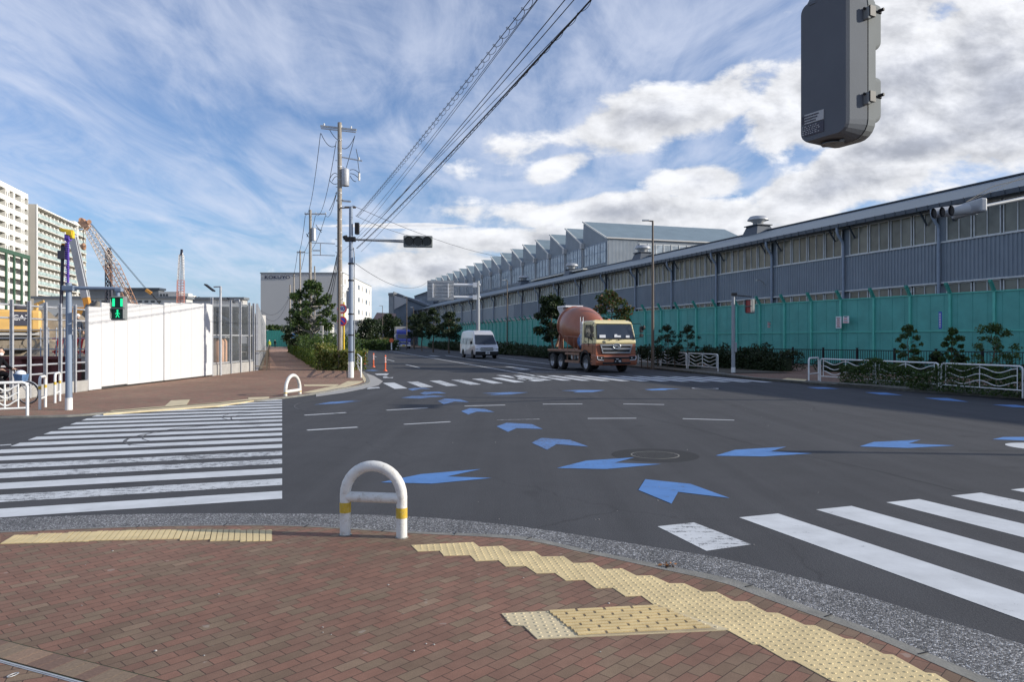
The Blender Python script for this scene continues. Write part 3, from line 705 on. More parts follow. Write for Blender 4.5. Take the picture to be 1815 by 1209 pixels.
for j in range(0, 40):
    run = []
    for i in range(-10, 300):
        p = o1 + bu * (i * .01) + bv_ * (.022 + j * .048)
        if inpoly(p, spl): run.append(p)
    if len(run) > 8:
        k = 0; off_ = (j % 2) * 9
        L = len(run)
        a = 0
        while a < L - 2:
            b = min(a + (18 if a else 18 - off_), L - 1)
            m_ = (run[a] + run[b]) / 2; mb.box((m_.x, m_.y, .039), ((run[b] - run[a]).length - .008, .036, .007), math.atan2(bu.y, bu.x)); a = b + 1
structure('tactile_paving_bars', mb, 'tactile_yellow'); mb = MB(); mb.prism(spl, .030, .0363); structure('tactile_paving_bed', mb, 'tactile_base')
# left strip of bar tiles along the kerb
c7 = lambda x, y: (x / 2.927, 900 + y / 2.927)
steps = [(0, 147, 192), (135, 138, 189), (300, 131, 183), (458, 126, 176), (615, 122, 172), (770, 120, 170), (930, 118, 173), (1088, 118, 178), (1245, 121, 180), (1412, 122, 170)]
mb = MB(); mk = MB()
for i in range(-5, len(steps) - 1):
    if i < 0:
        base = Vector(G(*c7(0, 147), z=.028)); bb_ = Vector(G(*c7(0, 192), z=.028)); sh = Vector((.54, -.02)) * i * 1.0
        q = [base + sh, base + sh + Vector((.54, -.02)), bb_ + sh + Vector((.54, -.02)), bb_ + sh]; q = [tuple(x) for x in q]
    else:
        x0, ya, yb = steps[i]; x1 = steps[i + 1][0]
        dx_ = (135 - i * 16) if i < 8 else 0
        q = [G(*c7(x0 + dx_ * .55, ya), z=.028), G(*c7(x1 + max(dx_ - 16, 0) * .55, steps[i][1] - 1), z=.028), G(*c7(x1, yb - 4), z=.028), G(*c7(x0, yb), z=.028)]
    mk.prism(q, .020, .032 + .0012 * (i % 2))
    A, B, C_, D_ = [Vector(p) for p in q]
    for k in range(5):
        t = (k + .5) / 5; p = A.lerp(B, t); r_ = D_.lerp(C_, t); m_ = (p + r_) / 2; d = r_ - p
        sp_ = (B - A) / 5; dh = d.normalized(); wd_ = abs(sp_.x * dh.y - sp_.y * dh.x) * .84; mb.box((m_.x, m_.y, .0345), (d.length * .97, wd_, .007), math.atan2(d.y, d.x))
structure('tactile_paving_left', mb, 'tactile'); structure('tactile_paving_left_bed', mk, 'tactile_base')
# far corner tactile strips
c5 = lambda x, y: (x / 3.63, 700 + y / 3.63); c3 = lambda x, y: (440 + x / 4.32, 440 + y / 4.32)
mb = MB()
mb.prism([G(*c5(*p), z=PL) for p in [(665, 125), (720, 103), (1060, 74), (1100, 38), (1222, 32), (1200, 66), (1400, 50), (1730, 14), (1730, 24), (1400, 72), (1000, 100)]], .01, PL + .008)
mb.prism([G(*c3(*p), z=PL) for p in [(415, 1108), (540, 1080), (600, 1068), (700, 1050), (760, 1020), (880, 1018), (850, 1036), (720, 1070), (600, 1092), (500, 1110)]], .01, PL + .008)
mb.prism([G(*c3(*p), z=PL) for p in [(425, 1046), (690, 1044), (690, 1056), (430, 1058)]], .01, PL + .008)
mb.prism([G(*c3(*p), z=PL) for p in [(0, 1146), (160, 1140), (160, 1152), (0, 1168)]], .01, PL + .011)
mb.prism([G(*c3(*p), z=PL) for p in [(870, 950), (905, 1010), (890, 1030), (868, 985)]], .01, PL + .008)
structure('tactile_paving_far', mb, 'tactile_pale')
mb = MB(); mb.prism([G(*p, z=.1) for p in [(1384, 673), (1395, 670.5), (1430, 673), (1426, 676.5)]], .09, .106); structure('tactile_paving_right', mb, 'tactile')
# manhole and covers
gx, gy = G(1161, 807)
t = thing('manhole_cover', 'round iron manhole cover ringed with dark asphalt between the blue arrows', 'manhole', (gx, gy, 0))
mb = MB(); mb.lathe([(.001, .0018), (.69, .0018), (.69, .0)], n=48, smooth=False, cap=False); obj('asphalt_ring', mb, 'patch', t)
mb = MB(); mb.lathe([(.362, .0038), (.385, .0038), (.385, .001)], n=48, smooth=False, cap=False); obj('rim', mb, 'kerb', t)
mb = MB(); mb.lathe([(.001, .003), (.363, .003)], n=48, smooth=False, cap=False)
for i in range(-8, 9):
    for j in range(-8, 9):
        if math.hypot(i, j) < 8.2 and (i or j): mb.box((i * .04, j * .04, .0045), (.022, .022, .004), (i + j) % 2 * .78, mi=1)
obj('lid', mb, ['patch', 'iron'], t)
gx, gy = G(1250, 689); t = thing('manhole_cover', 'small pale iron manhole cover by the far crosswalk end', 'manhole', (gx, gy, 0))
mb = MB(); mb.lathe([(.001, .006), (.55, .006), (.55, .0)], n=32, smooth=False, cap=False); obj('lid', mb, 'patch', t)
mb = MB(); mb.lathe([(.42, .010), (.50, .010), (.50, .006)], n=32, smooth=False, cap=False); obj('rim', mb, 'galv', t)
# inspection cover bottom left
pa, pb = Vector(G(0, 1171, .03)), Vector(G(140, 1209, .03)); dl = (pb - pa).normalized(); nl = Vector((dl.y, -dl.x))
if nl.y > 0: nl = -nl
t = thing('inspection_cover', 'paved inspection cover with steel rim and lifting eyes', 'cover', (pa.x, pa.y, .028), math.atan2(dl.y, dl.x))
def q(*a): return a
mb = MB(); mb.span((-1.2, -.9, 0), (.9, -.012, .003)); obj('lid', mb, 'pavers', t)
mb = MB(); mb.span((-1.2, -.012, 0), (.9, 0, .007)); mb.span((-1.2, -.022, -.01), (.9, -.0155, .0055)); obj('rim', mb, 'galv', t)
for x in (-.05, .27):
    mb = MB(); mb.tube([(x + .014 * math.cos(k * .62), -.10 + .03 * math.sin(k * .62), .009) for k in range(10)], .003, 5, closed=True); obj('lifting_eye', mb, 'galv', t)
mb = MB(); rr = random.Random(4); mm_ = MB()
p0 = pa - nl * .014; w2 = .17
for k in range(-14, 16):
    a = p0 + dl * (k * .098); c_ = a + dl * .045 - nl * w2 / 2
    mb.box((c_.x, c_.y, .0305), (.094, w2 - .006, .005), math.atan2(dl.y, dl.x), mi=rr.choice([0, 0, 1, 2, 2]))
mat('pv1', (.21, .15, .10), .85, var=.2, vscale=60); mat('pv2', (.17, .105, .075), .85, var=.2, vscale=60); mat('pv3', (.25, .165, .11), .85, var=.2, vscale=60)
structure('paver_border', mb, ['pv1', 'pv2', 'pv3'])
# seams in the asphalt and joints in the kerb
mb = MB(); rs_ = random.Random(7)
for L_ in ([(1123, 735), (1230, 760), (1344, 790), (1540, 832), (1691, 869), (1850, 905)], [(1356, 717), (1500, 735), (1754, 770), (1900, 790)], [(1600, 797), (1750, 799), (1860, 800)], [(980, 690), (1060, 707), (1123, 735)], [(700, 655), (800, 664), (960, 690)]):
    P = [Vector(p) for p in smooth([G(*p) for p in L_], 8)]; P = [p + Vector((rs_.uniform(-.02, .02), rs_.uniform(-.03, .03))) for p in P]
    for a, b in zip(P, P[1:]): seg(mb, a, b, .022, .0012)
structure('asphalt_seams', mb, 'patch')
mb = MB()
for (cx_, cy_), r_, a0_, a1_ in ((G(372, 768), 1.15, 60, 260), (G(385, 772), 1.5, 80, 230), (G(330, 775), 1.0, 130, 300), (G(497, 735), 1.3, 100, 270), (G(490, 738), 1.0, 60, 300), (G(690, 715), 2.6, 150, 320)):
    P = [Vector((cx_ + r_ * math.cos(R(a0_ + (a1_ - a0_) * k / 20)), cy_ + r_ * 1.2 * math.sin(R(a0_ + (a1_ - a0_) * k / 20)))) for k in range(21)]
    for a, b in zip(P, P[1:]): seg(mb, a, b, .03, .0046 + r_ * .0003)
structure('tyre_marks', mb, 'skid')
mb = MB(); acc = 0
for (a, b), k in zip(zip(midl, midl[1:]), range(999)):
    l_ = math.dist(a, b); acc += l_
    if acc > .6 and k < len(midl) - 3:
        acc = 0; v1 = (Vector(b) - Vector(a)).normalized(); nn_ = Vector((v1.y, -v1.x)); p = Vector(a); q2 = p + nn_ * .085; mm2 = (p + q2) / 2
        dd2 = q2 - p; mb.box((mm2.x, mm2.y, .0290), (dd2.length * .96, .008, .004), math.atan2(dd2.y, dd2.x))
structure('kerb_joints', mb, 'black')
c_ = p0 + dl * .1 - nl * w2 / 2; mb = MB(); mb.box((c_.x, c_.y, .0285), (3.0, w2 + .02, .0012), math.atan2(dl.y, dl.x)); structure('paver_joint', mb, 'core')

# ---- arch bollards
def arch(label, pl, pr, z0, hgt, rad, group):
    a, b = Vector(pl), Vector(pr); m_ = (a + b) / 2; wd = (b - a).length
    t = thing('arch_bollard', label, 'bollard', (m_.x, m_.y, z0), math.atan2(b.y - a.y, b.x - a.x), group)
    hw = wd / 2; hs = hgt - hw - rad
    hs = max(hs, .1); n = 16
    pts = [(-hw, 0, -.03), (-hw, 0, hs * .5), (-hw, 0, hs)] + [(-hw * math.cos(math.pi * k / n), 0, hs + (hgt - rad - hs) * math.sin(math.pi * k / n)) for k in range(1, n)] + [(hw, 0, hs), (hw, 0, hs * .5), (hw, 0, -.03)]
    obj('hoop', MB().tube(pts, rad, 20), 'white_worn', t)
    obj('crossbar', MB().cyl((-hw, 0, hs * .95), (hw, 0, hs * .95), rad * .95, n=20), 'white_worn', t)
    for s in (-1, 1):
        zz0 = hs * .48 if s > 0 else hs * .56
        obj('yellow_band', MB().cyl((s * hw, 0, zz0), (s * hw, 0, zz0 + hs * .25), rad + .0025, n=20, cap=False), 'yellow_band', t)
        obj('foot_seal', MB().lathe([(rad * 1.25, -.01), (rad * 1.22, .003), (rad * .9, .008)], (s * hw, 0, 0), n=20), 'kerb', t)
arch('large white arch bollard with worn yellow bands on the near kerb', G(612, 948, .03), G(712, 952.5, .03), .028, .70, .05, 'white arch bollards')
arch('small distant white arch bollard on the left corner pavement', G(506, 702.5, PL), G(531.5, 698.5, PL), PL, .70, .055, 'white arch bollards')

# ---- fallen leaf and pebbles
gx, gy = G(1184, 1004, .02); rs = np.random.RandomState(3)
P = np.array([[gx, gy, .035]]) + rs.normal(size=(16, 3)) * np.array([.035, .025, .006])
o = leaf_mesh('fallen_leaves', P, .02, 'leaf_litter', seed=3); tag(o, 'brown fallen leaf on the grey kerb near the tactile paving', 'leaf')
mb = MB(); rr = random.Random(9)
for k in range(70):
    px, py = rr.uniform(20, 1500), rr.uniform(700, 1190); g = G(px, py); s = rr.uniform(.003, .008)
    mb.ell((g[0], g[1], .032 if py > 990 or (py > 950 and px < 900) else .004), (s * 1.4, s, s * .7), 6)
obj('pebbles', mb, 'concrete', kind='stuff', label='tiny pale pebbles scattered over road and pavement', cat='pebbles')
# ================================================================== FACTORY (right)
FROT = R(18.05); FP = (46.8, 0.0, 0.0)
t = thing('factory_building', 'long blue-grey corrugated factory with ribbon windows behind the teal hoarding', 'factory', FP, FROT)
Y0, Y1 = 8.0, 290.0
EZ, WZ1, WZ0, LZ = 11.1, 10.9, 8.66, 5.83
def ribs(mb, x, y0, y1, z0, z1, pitch=.30, dep=.055):
    y = y0; vs = []; fs = []
    while y < y1:
        for yy_, xx in ((y, x), (y + pitch * .38, x), (y + pitch * .5, x + dep), (y + pitch * .88, x + dep)): vs += [(xx, yy_, z0), (xx, yy_, z1)]
        y += pitch
    n = len(vs) // 2; mb.add(vs, [(2 * i, 2 * i + 2, 2 * i + 3, 2 * i + 1)[::-1] for i in range(n - 1)])
mb = MB(); ribs(mb, -.03, Y0, 150, LZ, WZ0 - .08); mb.span((-.02, 150, LZ), (.1, Y1, WZ0 - .08)); obj('wall_cladding', mb, 'siding', t)
mb = MB(); mb.span((.35, Y0, -.3), (.6, Y1, EZ)); mb.span((.05, Y0, -.3), (.2, Y1, 3.4)); mb.span((.02, Y0, WZ1), (.3, Y1, EZ + .05)); obj('wall', mb, 'siding', t)
mb = MB(); gx0 = 11.8
for y in (Y0, Y1):
    mb.add([(.3, y, 0), (23.5, y, 0), (23.5, y, EZ), (gx0, y, 14.75), (.3, y, EZ)], [(0, 1, 2, 3, 4)])
mb.add([(23.5, Y0, -.3), (23.5, Y1, -.3), (23.5, Y1, EZ), (23.5, Y0, EZ)], [(0, 1, 2, 3)]); obj('end_wall', mb, 'siding_flat', t)
mb = MB(); mb.add([(-.75, Y0 - .5, EZ + .1), (-.75, Y1, EZ + .1), (gx0, Y1, 14.85), (gx0, Y0 - .5, 14.85)], [(0, 3, 2, 1)]); mb.add([(24.3, Y0 - .5, EZ + .1), (24.3, Y1, EZ + .1), (gx0, Y1, 14.85), (gx0, Y0 - .5, 14.85)], [(0, 1, 2, 3)])
mb.add([(-.75, Y0 - .5, EZ), (-.75, Y1, EZ), (gx0, Y1, 14.74), (gx0, Y0 - .5, 14.74)], [(0, 1, 2, 3)])
ro = obj('roof', mb, 'roof_near', t)
mb = MB(); mb.span((gx0 - .3, Y0 - .5, 14.84), (gx0 + .3, Y1, 14.96)); obj('ridge_cap', mb, 'trim_dark', ro); obj('ridge_flashing', MB().span((gx0 - 1.2, 141, 14.9), (gx0 - .35, 170, 15.1)), 'apt_white', ro)  # white strip stands in for a bright highlight along the ridge
mb = MB(); mb.span((-.95, Y0 - .5, EZ - .18), (-.74, Y1, EZ + .12)); 
y = Y0
while y < 150: mb.span((-.99, y, EZ - .2), (-.94, y + .06, EZ + .14)); y += .95
obj('gutter', mb, 'trim_dark', t)
mb = MB()
for z, h_ in ((WZ0 - .08, .10), (LZ - .08, .1)): mb.span((-.10, Y0, z), (.12, Y1, z + h_))
obj('sill', mb, 'trim_light', t)
bay = 9.05; BY = [54.35 + bay * k for k in range(-5, 26)]          # distances along the wall (Y / .951)
def win(mbf, mbg, y0, y1, z0, z1, x=.10, fw=.07, pan=2):
    mbg.span((x + .03, y0, z0), (x + .06, y1, z1))
    mbf.span((x - .05, y0, z0), (x + .03, y0 + fw, z1)); mbf.span((x - .05, y1 - fw, z0), (x + .03, y1, z1)); mbf.span((x - .05, y0, z0), (x + .03, y1, z0 + fw)); mbf.span((x - .05, y0, z1 - fw * .7), (x + .03, y1, z1))
    for k in range(1, pan): ym = y0 + (y1 - y0) * k / pan; mbf.span((x - .03, ym - .025, z0), (x + .03, ym + .025, z1))
nw = 0; farw = MB(); farg = MB()
for b in BY:
    lw = MB(); lg = MB()
    if b < 54.35 + bay * 17:
        for k in range(4):
            y0 = b + .45 + k * (bay - .7) / 4; y1 = y0 + (bay - .7) / 4 - .14
            if nw < 96:
                f_ = MB(); g_ = MB(); win(f_, g_, y0, y1, WZ0, WZ1)
                wo = obj('window', f_, 'trim_light', t); obj('pane', g_, 'glass_factory', wo)
            else: win(farw, farg, y0, y1, WZ0, WZ1)
            nw += 1; win(lw, lg, y0, y1, LZ - 1.9, LZ - .1)
        wo = obj('lower_window_strip', lw, 'trim_light', t); obj('pane', lg, 'glass_factory', wo)
    else:
        for k in range(4):
            y0 = b + .45 + k * (bay - .7) / 4; y1 = y0 + (bay - .7) / 4 - .14; win(farw, farg, y0, y1, WZ0, WZ1)
    dp = MB(); dp.tube([(-.82, b, EZ - .15), (-.82, b, EZ - .45), (-.72, b + .0, EZ - .75), (-.24, b, EZ - 1.35), (-.2, b, EZ - 1.7), (-.2, b, 0)], .115, 8); obj('downpipe', dp, 'pipe_grey', t)
    for q_ in (1.2, -1.0): obj('eave_bracket', MB().beam((-.6, b + q_, EZ - .15), (.05, b + q_, EZ - 1.1), .1), 'trim_dark', t)
wo = obj('far_windows', farw, 'trim_light', t, kind='stuff'); obj('pane', farg, 'glass_factory', wo)
lm = MB(); lm.tube([(-.05, 73.6, 7.0), (-.5, 73.6, 7.45), (-.75, 73.6, 7.5)], .04, 6); lm.box((-.9, 73.6, 7.45), (.3, .18, .14)); obj('wall_lamp', lm, 'galv', t)
# ventilators
def vent(y, lab, x=gx0 - .6):
    M = Matrix.Translation(FP) @ Matrix.Rotation(FROT, 4, 'Z'); p = M @ Vector((x, y, 0))
    v_ = thing('roof_ventilator', lab, 'ventilator', (p.x, p.y, 14.5), FROT, 'ventilators along the factory ridge'); v_.scale = (.72, .72, .72)
    b_ = MB(); b_.add([(-1.9, -2.2, -.6), (1.9, -2.2, -.2), (1.9, 2.2, -.2), (-1.9, 2.2, -.6), (-1.2, -1.5, 1.35), (1.2, -1.5, 1.35), (1.2, 1.5, 1.35), (-1.2, 1.5, 1.35)], [(0, 1, 5, 4), (1, 2, 6, 5), (2, 3, 7, 6), (3, 0, 4, 7), (4, 5, 6, 7)]); b_.span((-1.5, -1.8, 1.35), (1.5, 1.8, 1.5))
    obj('base', b_, 'trim_dark', v_)
    obj('throat', MB().lathe([(.85, 1.5), (.85, 2.0), (1.25, 2.2), (1.25, 2.45)], n=20), 'galv', v_)
    obj('hood', MB().lathe([(1.75, 2.35), (1.72, 2.5), (1.35, 2.95), (1.2, 3.0), (.4, 3.08), (.001, 3.1)], n=20), 'galv', v_)
vent(89.9, 'large grey mushroom ventilator on factory roof right of the sawtooth sheds')
vent(118.9, 'grey mushroom ventilator in front of the lit corrugated sawtooth end')
vent(147.8, 'dark roof ventilator below the second sawtooth, far along the factory ridge')
vent(176.8, 'distant roof ventilator on the factory ridge beside the overhead sign')
# sawtooth hall behind
t = thing('sawtooth_hall', 'tall grey sawtooth-roofed factory hall rising behind the long shed', 'factory', FP, FROT)
S2, S3 = 25.2 - 1.0, 62.0
def AL(y): return (y - .31 * S2) / .951
y0 = AL(158.9); per = 10.2 / .951; ZL, ZH = 23.7, 29.0
k = 0; ys = []
ypk = AL(171.0)
roofp = MB()
for i in range(17):
    lo = y0 if i == 0 else ypk + .4; hi = ypk if i == 0 else ypk + per
    zl = ZL if i == 0 else ZL + .2
    mb = MB(); mb.add([(S2, lo, 8), (S2, hi, 8), (S2, hi, ZH), (S2, lo, zl)], [(0, 3, 2, 1)]); 
    if i: mb.add([(S2, lo - .4, 8), (S2, lo, 8), (S2, lo, zl), (S2, lo - .4, ZH - .1)], [(0, 3, 2, 1)])
    so = obj('side_wall', mb, 'siding_flat', t)
    mb = MB(); mb.add([(S2 - .25, lo, zl + .12), (S2 - .25, hi, ZH + .12), (S3, hi, ZH + .12), (S3, lo, zl + .12)], [(0, 3, 2, 1)]); mb.add([(S2, hi, ZH), (S3, hi, ZH), (S3, hi + .4, ZL), (S2, hi + .4, ZL)], [(0, 1, 2, 3)])
    obj('roof', mb, 'roof_metal', t)
    mb = MB(); mb.beam((S2 - .28, lo, zl + .06), (S2 - .28, hi, ZH + .06), .18, .34); obj('roof_edge', mb, 'apt_white', t)  # white edge: sunlight on the roof tops is put into its colour
    f_ = MB(); g_ = MB(); nwn = 4
    for r_ in range(nwn):
        a = lo + .7 + r_ * (hi - lo - 1.0) / nwn; b_ = a + (hi - lo - 1.0) / nwn - .25
        for (za, zb) in ((18.6, 21.0), (21.1, 22.9)):
            g_.span((S2 - .05, a, za), (S2 - .02, b_, zb)); f_.span((S2 - .14, a - .12, za - .1), (S2 - .02, a, zb + .1)); f_.span((S2 - .12, a, za - .12), (S2 - .02, b_, za))
        f_.span((S2 - .12, a, 22.9), (S2 - .02, b_, 23.05)); f_.span((S2 - .10, (a + b_) / 2 - .06, 18.6), (S2 - .02, (a + b_) / 2 + .06, 22.9))
    wo = obj('window_strip', f_, 'pipe_grey', t); obj('pane', g_, 'glass_lit', wo)
    if i: mb = MB(); mb.span((S2 - .8, lo - .9, ZL - .9), (S2, lo + .1, ZL + .3)); mb.cyl((S2 - .3, lo - .4, ZL - .9), (S2 - .3, lo - .4, 15), .12, n=6); obj('rain_hopper', mb, 'ware_grey', t)
    ypk = hi
mb = MB()
yy_ = y0
mb.add([(S2, yy_, 8), (S3, yy_, 8), (S3, yy_, ZL), (S2, yy_, ZL)], [(0, 1, 2, 3)]); obj('end_wall', mb, 'siding_flat', t)
mb = MB(); x = S2 + .3
while x < S2 + 7.2: mb.add([(x, yy_ - .06, 15), (x + .25, yy_ - .06, 15), (x + .25, yy_ - .06, ZL - .3), (x, yy_ - .06, ZL - .3), (x + .33, yy_ - .16, 15), (x + .33, yy_ - .16, ZL - .3)], [(0, 1, 2, 3), (1, 4, 5, 2)]); x += .33
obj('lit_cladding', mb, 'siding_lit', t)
f_ = MB(); g_ = MB(); x = S2 + 7.8
while x < S3 - 3: g_.span((x, yy_ - .08, 18.5), (x + 1.6, yy_ - .05, 22.6)); f_.span((x - .12, yy_ - .16, 18.3), (x + .02, yy_ - .04, 22.8)); f_.span((x, yy_ - .14, 22.6), (x + 1.6, yy_ - .04, 22.75)); x += 1.95
wo = obj('end_window_strip', f_, 'trim_light', t); obj('pane', g_, 'glass_lit', wo)
mb = MB(); mb.span((S2 - .4, yy_ - .5, ZL - .1), (S3, yy_ - .05, ZL + .15)); obj('gutter', mb, 'ware_grey', t)
# far sheds at the end of the row
def bat(px, py, d): return W(px, py, d)
D1 = 235.0
t = thing('end_shed', 'small grey monopitch shed with a pale lit panel at the factory row end', 'shed', (W(700, 602, D1).x, D1, 0))
X = lambda px: (px - CX) / F * D1 - (700 - CX) / F * D1
Z = lambda py: H + (CY - py) / F * D1
mb = MB(); mb.prism([(X(689), 0), (X(699), -1.5), (X(699), 14), (X(689), 14)], 0, Z(524)); obj('tower', mb, 'siding_flat', t)
mb = MB(); mb.prism([(X(688.5), -.5), (X(699.3), -2), (X(699.3), 14), (X(688.5), 14)], Z(524), Z(519.5)); obj('tower_cap', mb, 'roof_grey', t)
mb = MB(); mb.add([(X(699), -1, 0), (X(752), 6, 0), (X(752), 6, Z(540)), (X(699), -1, Z(519.8))], [(0, 1, 2, 3)]); mb.add([(X(699), -1, Z(519.8)), (X(752), 6, Z(540)), (X(752), 40, Z(530)), (X(699), 40, Z(519.8))], [(0, 1, 2, 3)]); obj('wall', mb, 'siding_flat', t)
mb = MB(); mb.add([(X(699.8), -1.3, Z(549)), (X(722), -.0, Z(536)), (X(722), -.0, Z(530.5)), (X(699.8), -1.3, Z(523.5))], [(0, 1, 2, 3)]); obj('lit_panel', mb, 'ware_grey', t)
mb = MB(); mb.beam((X(698.5), -1.4, Z(519.5)), (X(752), 5.7, Z(540)), .6, .7); obj('roof_edge', mb, 'roof_grey', t)
D1 = 262.0
t = thing('upper_shed', 'dark grey shed with a row of windows behind the end shed', 'shed', (W(735, 602, D1).x, D1, 0))
X = lambda px: (px - 735) / F * D1
mb = MB(); mb.prism([(X(734.5), 0), (X(768), 0), (X(768), 20), (X(734.5), 20)], 0, Z(525)); obj('wall', mb, 'siding_flat', t)
mb = MB(); mb.add([(X(733.5), -.6, Z(525)), (X(770), -.6, Z(512)), (X(770), 20, Z(512)), (X(733.5), 20, Z(525))], [(0, 1, 2, 3)]); mb.add([(X(734.5), 0, Z(525)), (X(768), 0, Z(525)), (X(768), 0, Z(512.5))], [(0, 1, 2)]); obj('roof', mb, 'roof_grey', t)
mb = MB(); [mb.span((X(739 + k * 2.6), -.12, Z(537)), (X(740.6 + k * 2.6), -.03, Z(529 - k * .5))) for k in range(6)]; obj('window', mb, 'glass_lit', t)

# ================================================================== TEAL HOARDING
def offs(pts):
    L = [0]
    for a, b in zip(pts, pts[1:]): L.append(L[-1] + math.dist(a, b))
    return L
def along(pts, L, s):
    for i in range(len(pts) - 1):
        if s <= L[i + 1] or i == len(pts) - 2:
            f = (s - L[i]) / (L[i + 1] - L[i]); return (pts[i][0] + (pts[i + 1][0] - pts[i][0]) * f, pts[i][1] + (pts[i + 1][1] - pts[i][1]) * f)
HP = [(-26.0, 204.0), (-5.84, 128.7), (5.0, 90.0), (11.06, 70.9), (21.36, 48.9), (26.7, 38.6), (37.2, 18.4)]
L = offs(HP); t = thing('teal_hoarding', 'tall teal green construction hoarding with angled post tops along the factory', 'fence', (0, 0, 0))
s = L[-1]; HT = 4.5; i = 0; stuffp = MB(); stuffm = MB()
while s > 2.5:
    a = along(HP, L, s); b = along(HP, L, s - 2.42); d = (Vector(b) - Vector(a)).normalized(); nrm = Vector((d.y, -d.x))
    if nrm.x > 0: nrm = -nrm          # towards the road
    ang = math.atan2(d.y, d.x); near = i < 60
    pm = MB() if near else stuffm; pp = MB() if near else stuffp
    m_ = (Vector(a) + Vector(b)) / 2; L_ = (Vector(b) - Vector(a)).length
    pm.box((m_.x, m_.y, HT / 2 + .1), (L_, .03, HT - .2), ang)
    for kk in (-.34, 0, .34):
        q_ = m_ + d * L_ * kk + nrm * .02; pm.box((q_.x, q_.y, HT / 2 + .1), (.03 if kk else .05, .02, HT - .22), ang)
    pp.box((a[0] + nrm.x * .06, a[1] + nrm.y * .06, HT / 2 + .02), (.13, .13, HT + .04), ang)
    for z in (HT * .52, HT - .03): 
        q_ = m_ + nrm * .05; pp.box((q_.x, q_.y, z), (L_, .05, .07), ang)
    for r_ in range(5):
        z = HT + .06 + r_ * .11; q_ = Vector(a) + nrm * (.06 + .075 * (r_ + 1)); pp.box((q_.x, q_.y, z), (.14, .17, .15), ang, mi=1)
    if near: obj('panel', pm, 'teal_panel', t); obj('post', pp, ['teal_post', 'teal_dark'], t)
    s -= 2.42; i += 1
obj('far_panels', stuffm, 'teal_panel', t, kind='stuff'); obj('far_posts', stuffp, ['teal_post', 'teal_dark'], t, kind='stuff')
def notice(px0, py0, px1, py1, d, label, m_, name='notice', lines=6, red=True, dark=False, cat='notice'):
    c = W((px0 + px1) / 2, (py0 + py1) / 2, d); w_ = (px1 - px0) / F * d / .87; h_ = (py1 - py0) / F * d
    t = thing(name, label, cat, c, R(-62.5) + R(0))
    mb = MB(); mb.box((0, 0, 0), (w_, .02, h_)); obj('board', mb, m_, t, bevel=.004)
    mb = MB(); rr = random.Random(px0)
    for k in range(lines):
        z = h_ * (.38 - .76 * k / max(1, lines - 1)); wd = w_ * rr.uniform(.45, .75) if not dark else w_ * .5
        mb.box((-w_ * .04, -.013, z), (wd, .004, h_ * .42 / lines), mi=(1 if red and k % 2 else 0))
    obj('print', mb, ['ink' if not dark else 'sign_white', 'sign_red'], t)
notice(1481.5, 561, 1491.5, 582, 48.2, 'tall white notice board with red and black print on the teal hoarding', 'sign_white', lines=9)
notice(1494, 560.5, 1505, 573, 47.7, 'small square white notice right of the tall one on teal hoarding', 'sign_white', lines=4)
notice(1360, 570, 1368, 581, 54.2, 'small grey poster under a white strip on the teal hoarding', 'label_grey', lines=4)
notice(1664, 552.5, 1669, 583, 41.6, 'narrow vertical blue sign with white characters on teal hoarding', 'sign_blue', lines=9, red=False, dark=True)
# black pedestrian fence in front of the hoarding
BPts = [(9.3, 70.0), (19.4, 48.6), (24.6, 38.4), (34.9, 18.6)]; L = offs(BPts)
t = thing('black_railing', 'low black bar railing running in front of the teal hoarding', 'railing', (0, 0, 0)); s = L[-1]
while s > 3:
    a = along(BPts, L, s); b = along(BPts, L, s - 2.5); d = (Vector(b) - Vector(a)); ang = math.atan2(d.y, d.x); m_ = (Vector(a) + Vector(b)) / 2; ln = d.length
    mb = MB(); mb.box((a[0], a[1], .65), (.09, .09, 1.3)); mb.box((a[0], a[1], 1.32), (.12, .12, .05)); obj('post', mb, 'black', t)
    mb = MB(); mb.box((m_.x, m_.y, 1.2), (ln, .05, .05), ang); mb.box((m_.x, m_.y, .25), (ln, .05, .05), ang)
    for k in range(16): q_ = Vector(a) + d * (k + .5) / 16; mb.box((q_.x, q_.y, .72), (.022, .022, .95), ang)
    obj('bar_panel', mb, 'black', t); s -= 2.5

# ================================================================== POLES, SIGNALS, WIRES
def signal_head(t, c, ax, face, w_=1.25, h_=.42, body='signal_grey2'):
    """horizontal three-lens signal: c centre, ax unit along, face unit towards drivers; parts under t in world coords"""
    ax = Vector(ax).normalized(); face = Vector(face).normalized(); up = ax.cross(face); up = up if up.z > 0 else -up
    M = Matrix((ax, face, up)).transposed(); c = Vector(c)
    mb = MB(); mb.box(c - face * .05, (w_, .20, h_), M=M); bo = obj('housing', mb, body, t, world=True, bevel=.05)
    for k in (-1, 0, 1):
        p = c + ax * k * w_ * .31; r = h_ * .36
        mb = MB(); n = 20; vs = []
        for i in range(n + 1):
            a = R(-35) + R(250) * i / n; d = ax * math.cos(a) * r * 1.12 + up * math.sin(a) * r * 1.12
            vs += [p + d + face * .05, p + d + face * .32]
        mb.add(vs, [(2 * i, 2 * i + 2, 2 * i + 3, 2 * i + 1) for i in range(n)], smooth=True); mb.add(vs, [(2 * i + 1, 2 * i + 3, 2 * i + 2, 2 * i) for i in range(n)], smooth=True)
        obj('visor', mb, 'signal_grey2' if body != 'white_metal' else 'black', bo, world=True)
        mb = MB(); mb.cyl(p + face * .03, p + face * .07, r, r * .94, 24); obj('lens', mb, 'lens_off', bo, world=True)
px, py, d = 622, 671, 35.15
x0 = (px - CX) / F * d
t = thing('traffic_light_pole', 'tall grey steel pole holding an unlit horizontal traffic light on the left corner', 'traffic light', (x0, d, PL))
mb = MB(); mb.cyl((0, 0, .75), (0, 0, 8.12), .125, .09, 16); obj('pole', mb, 'pole_blue', t)
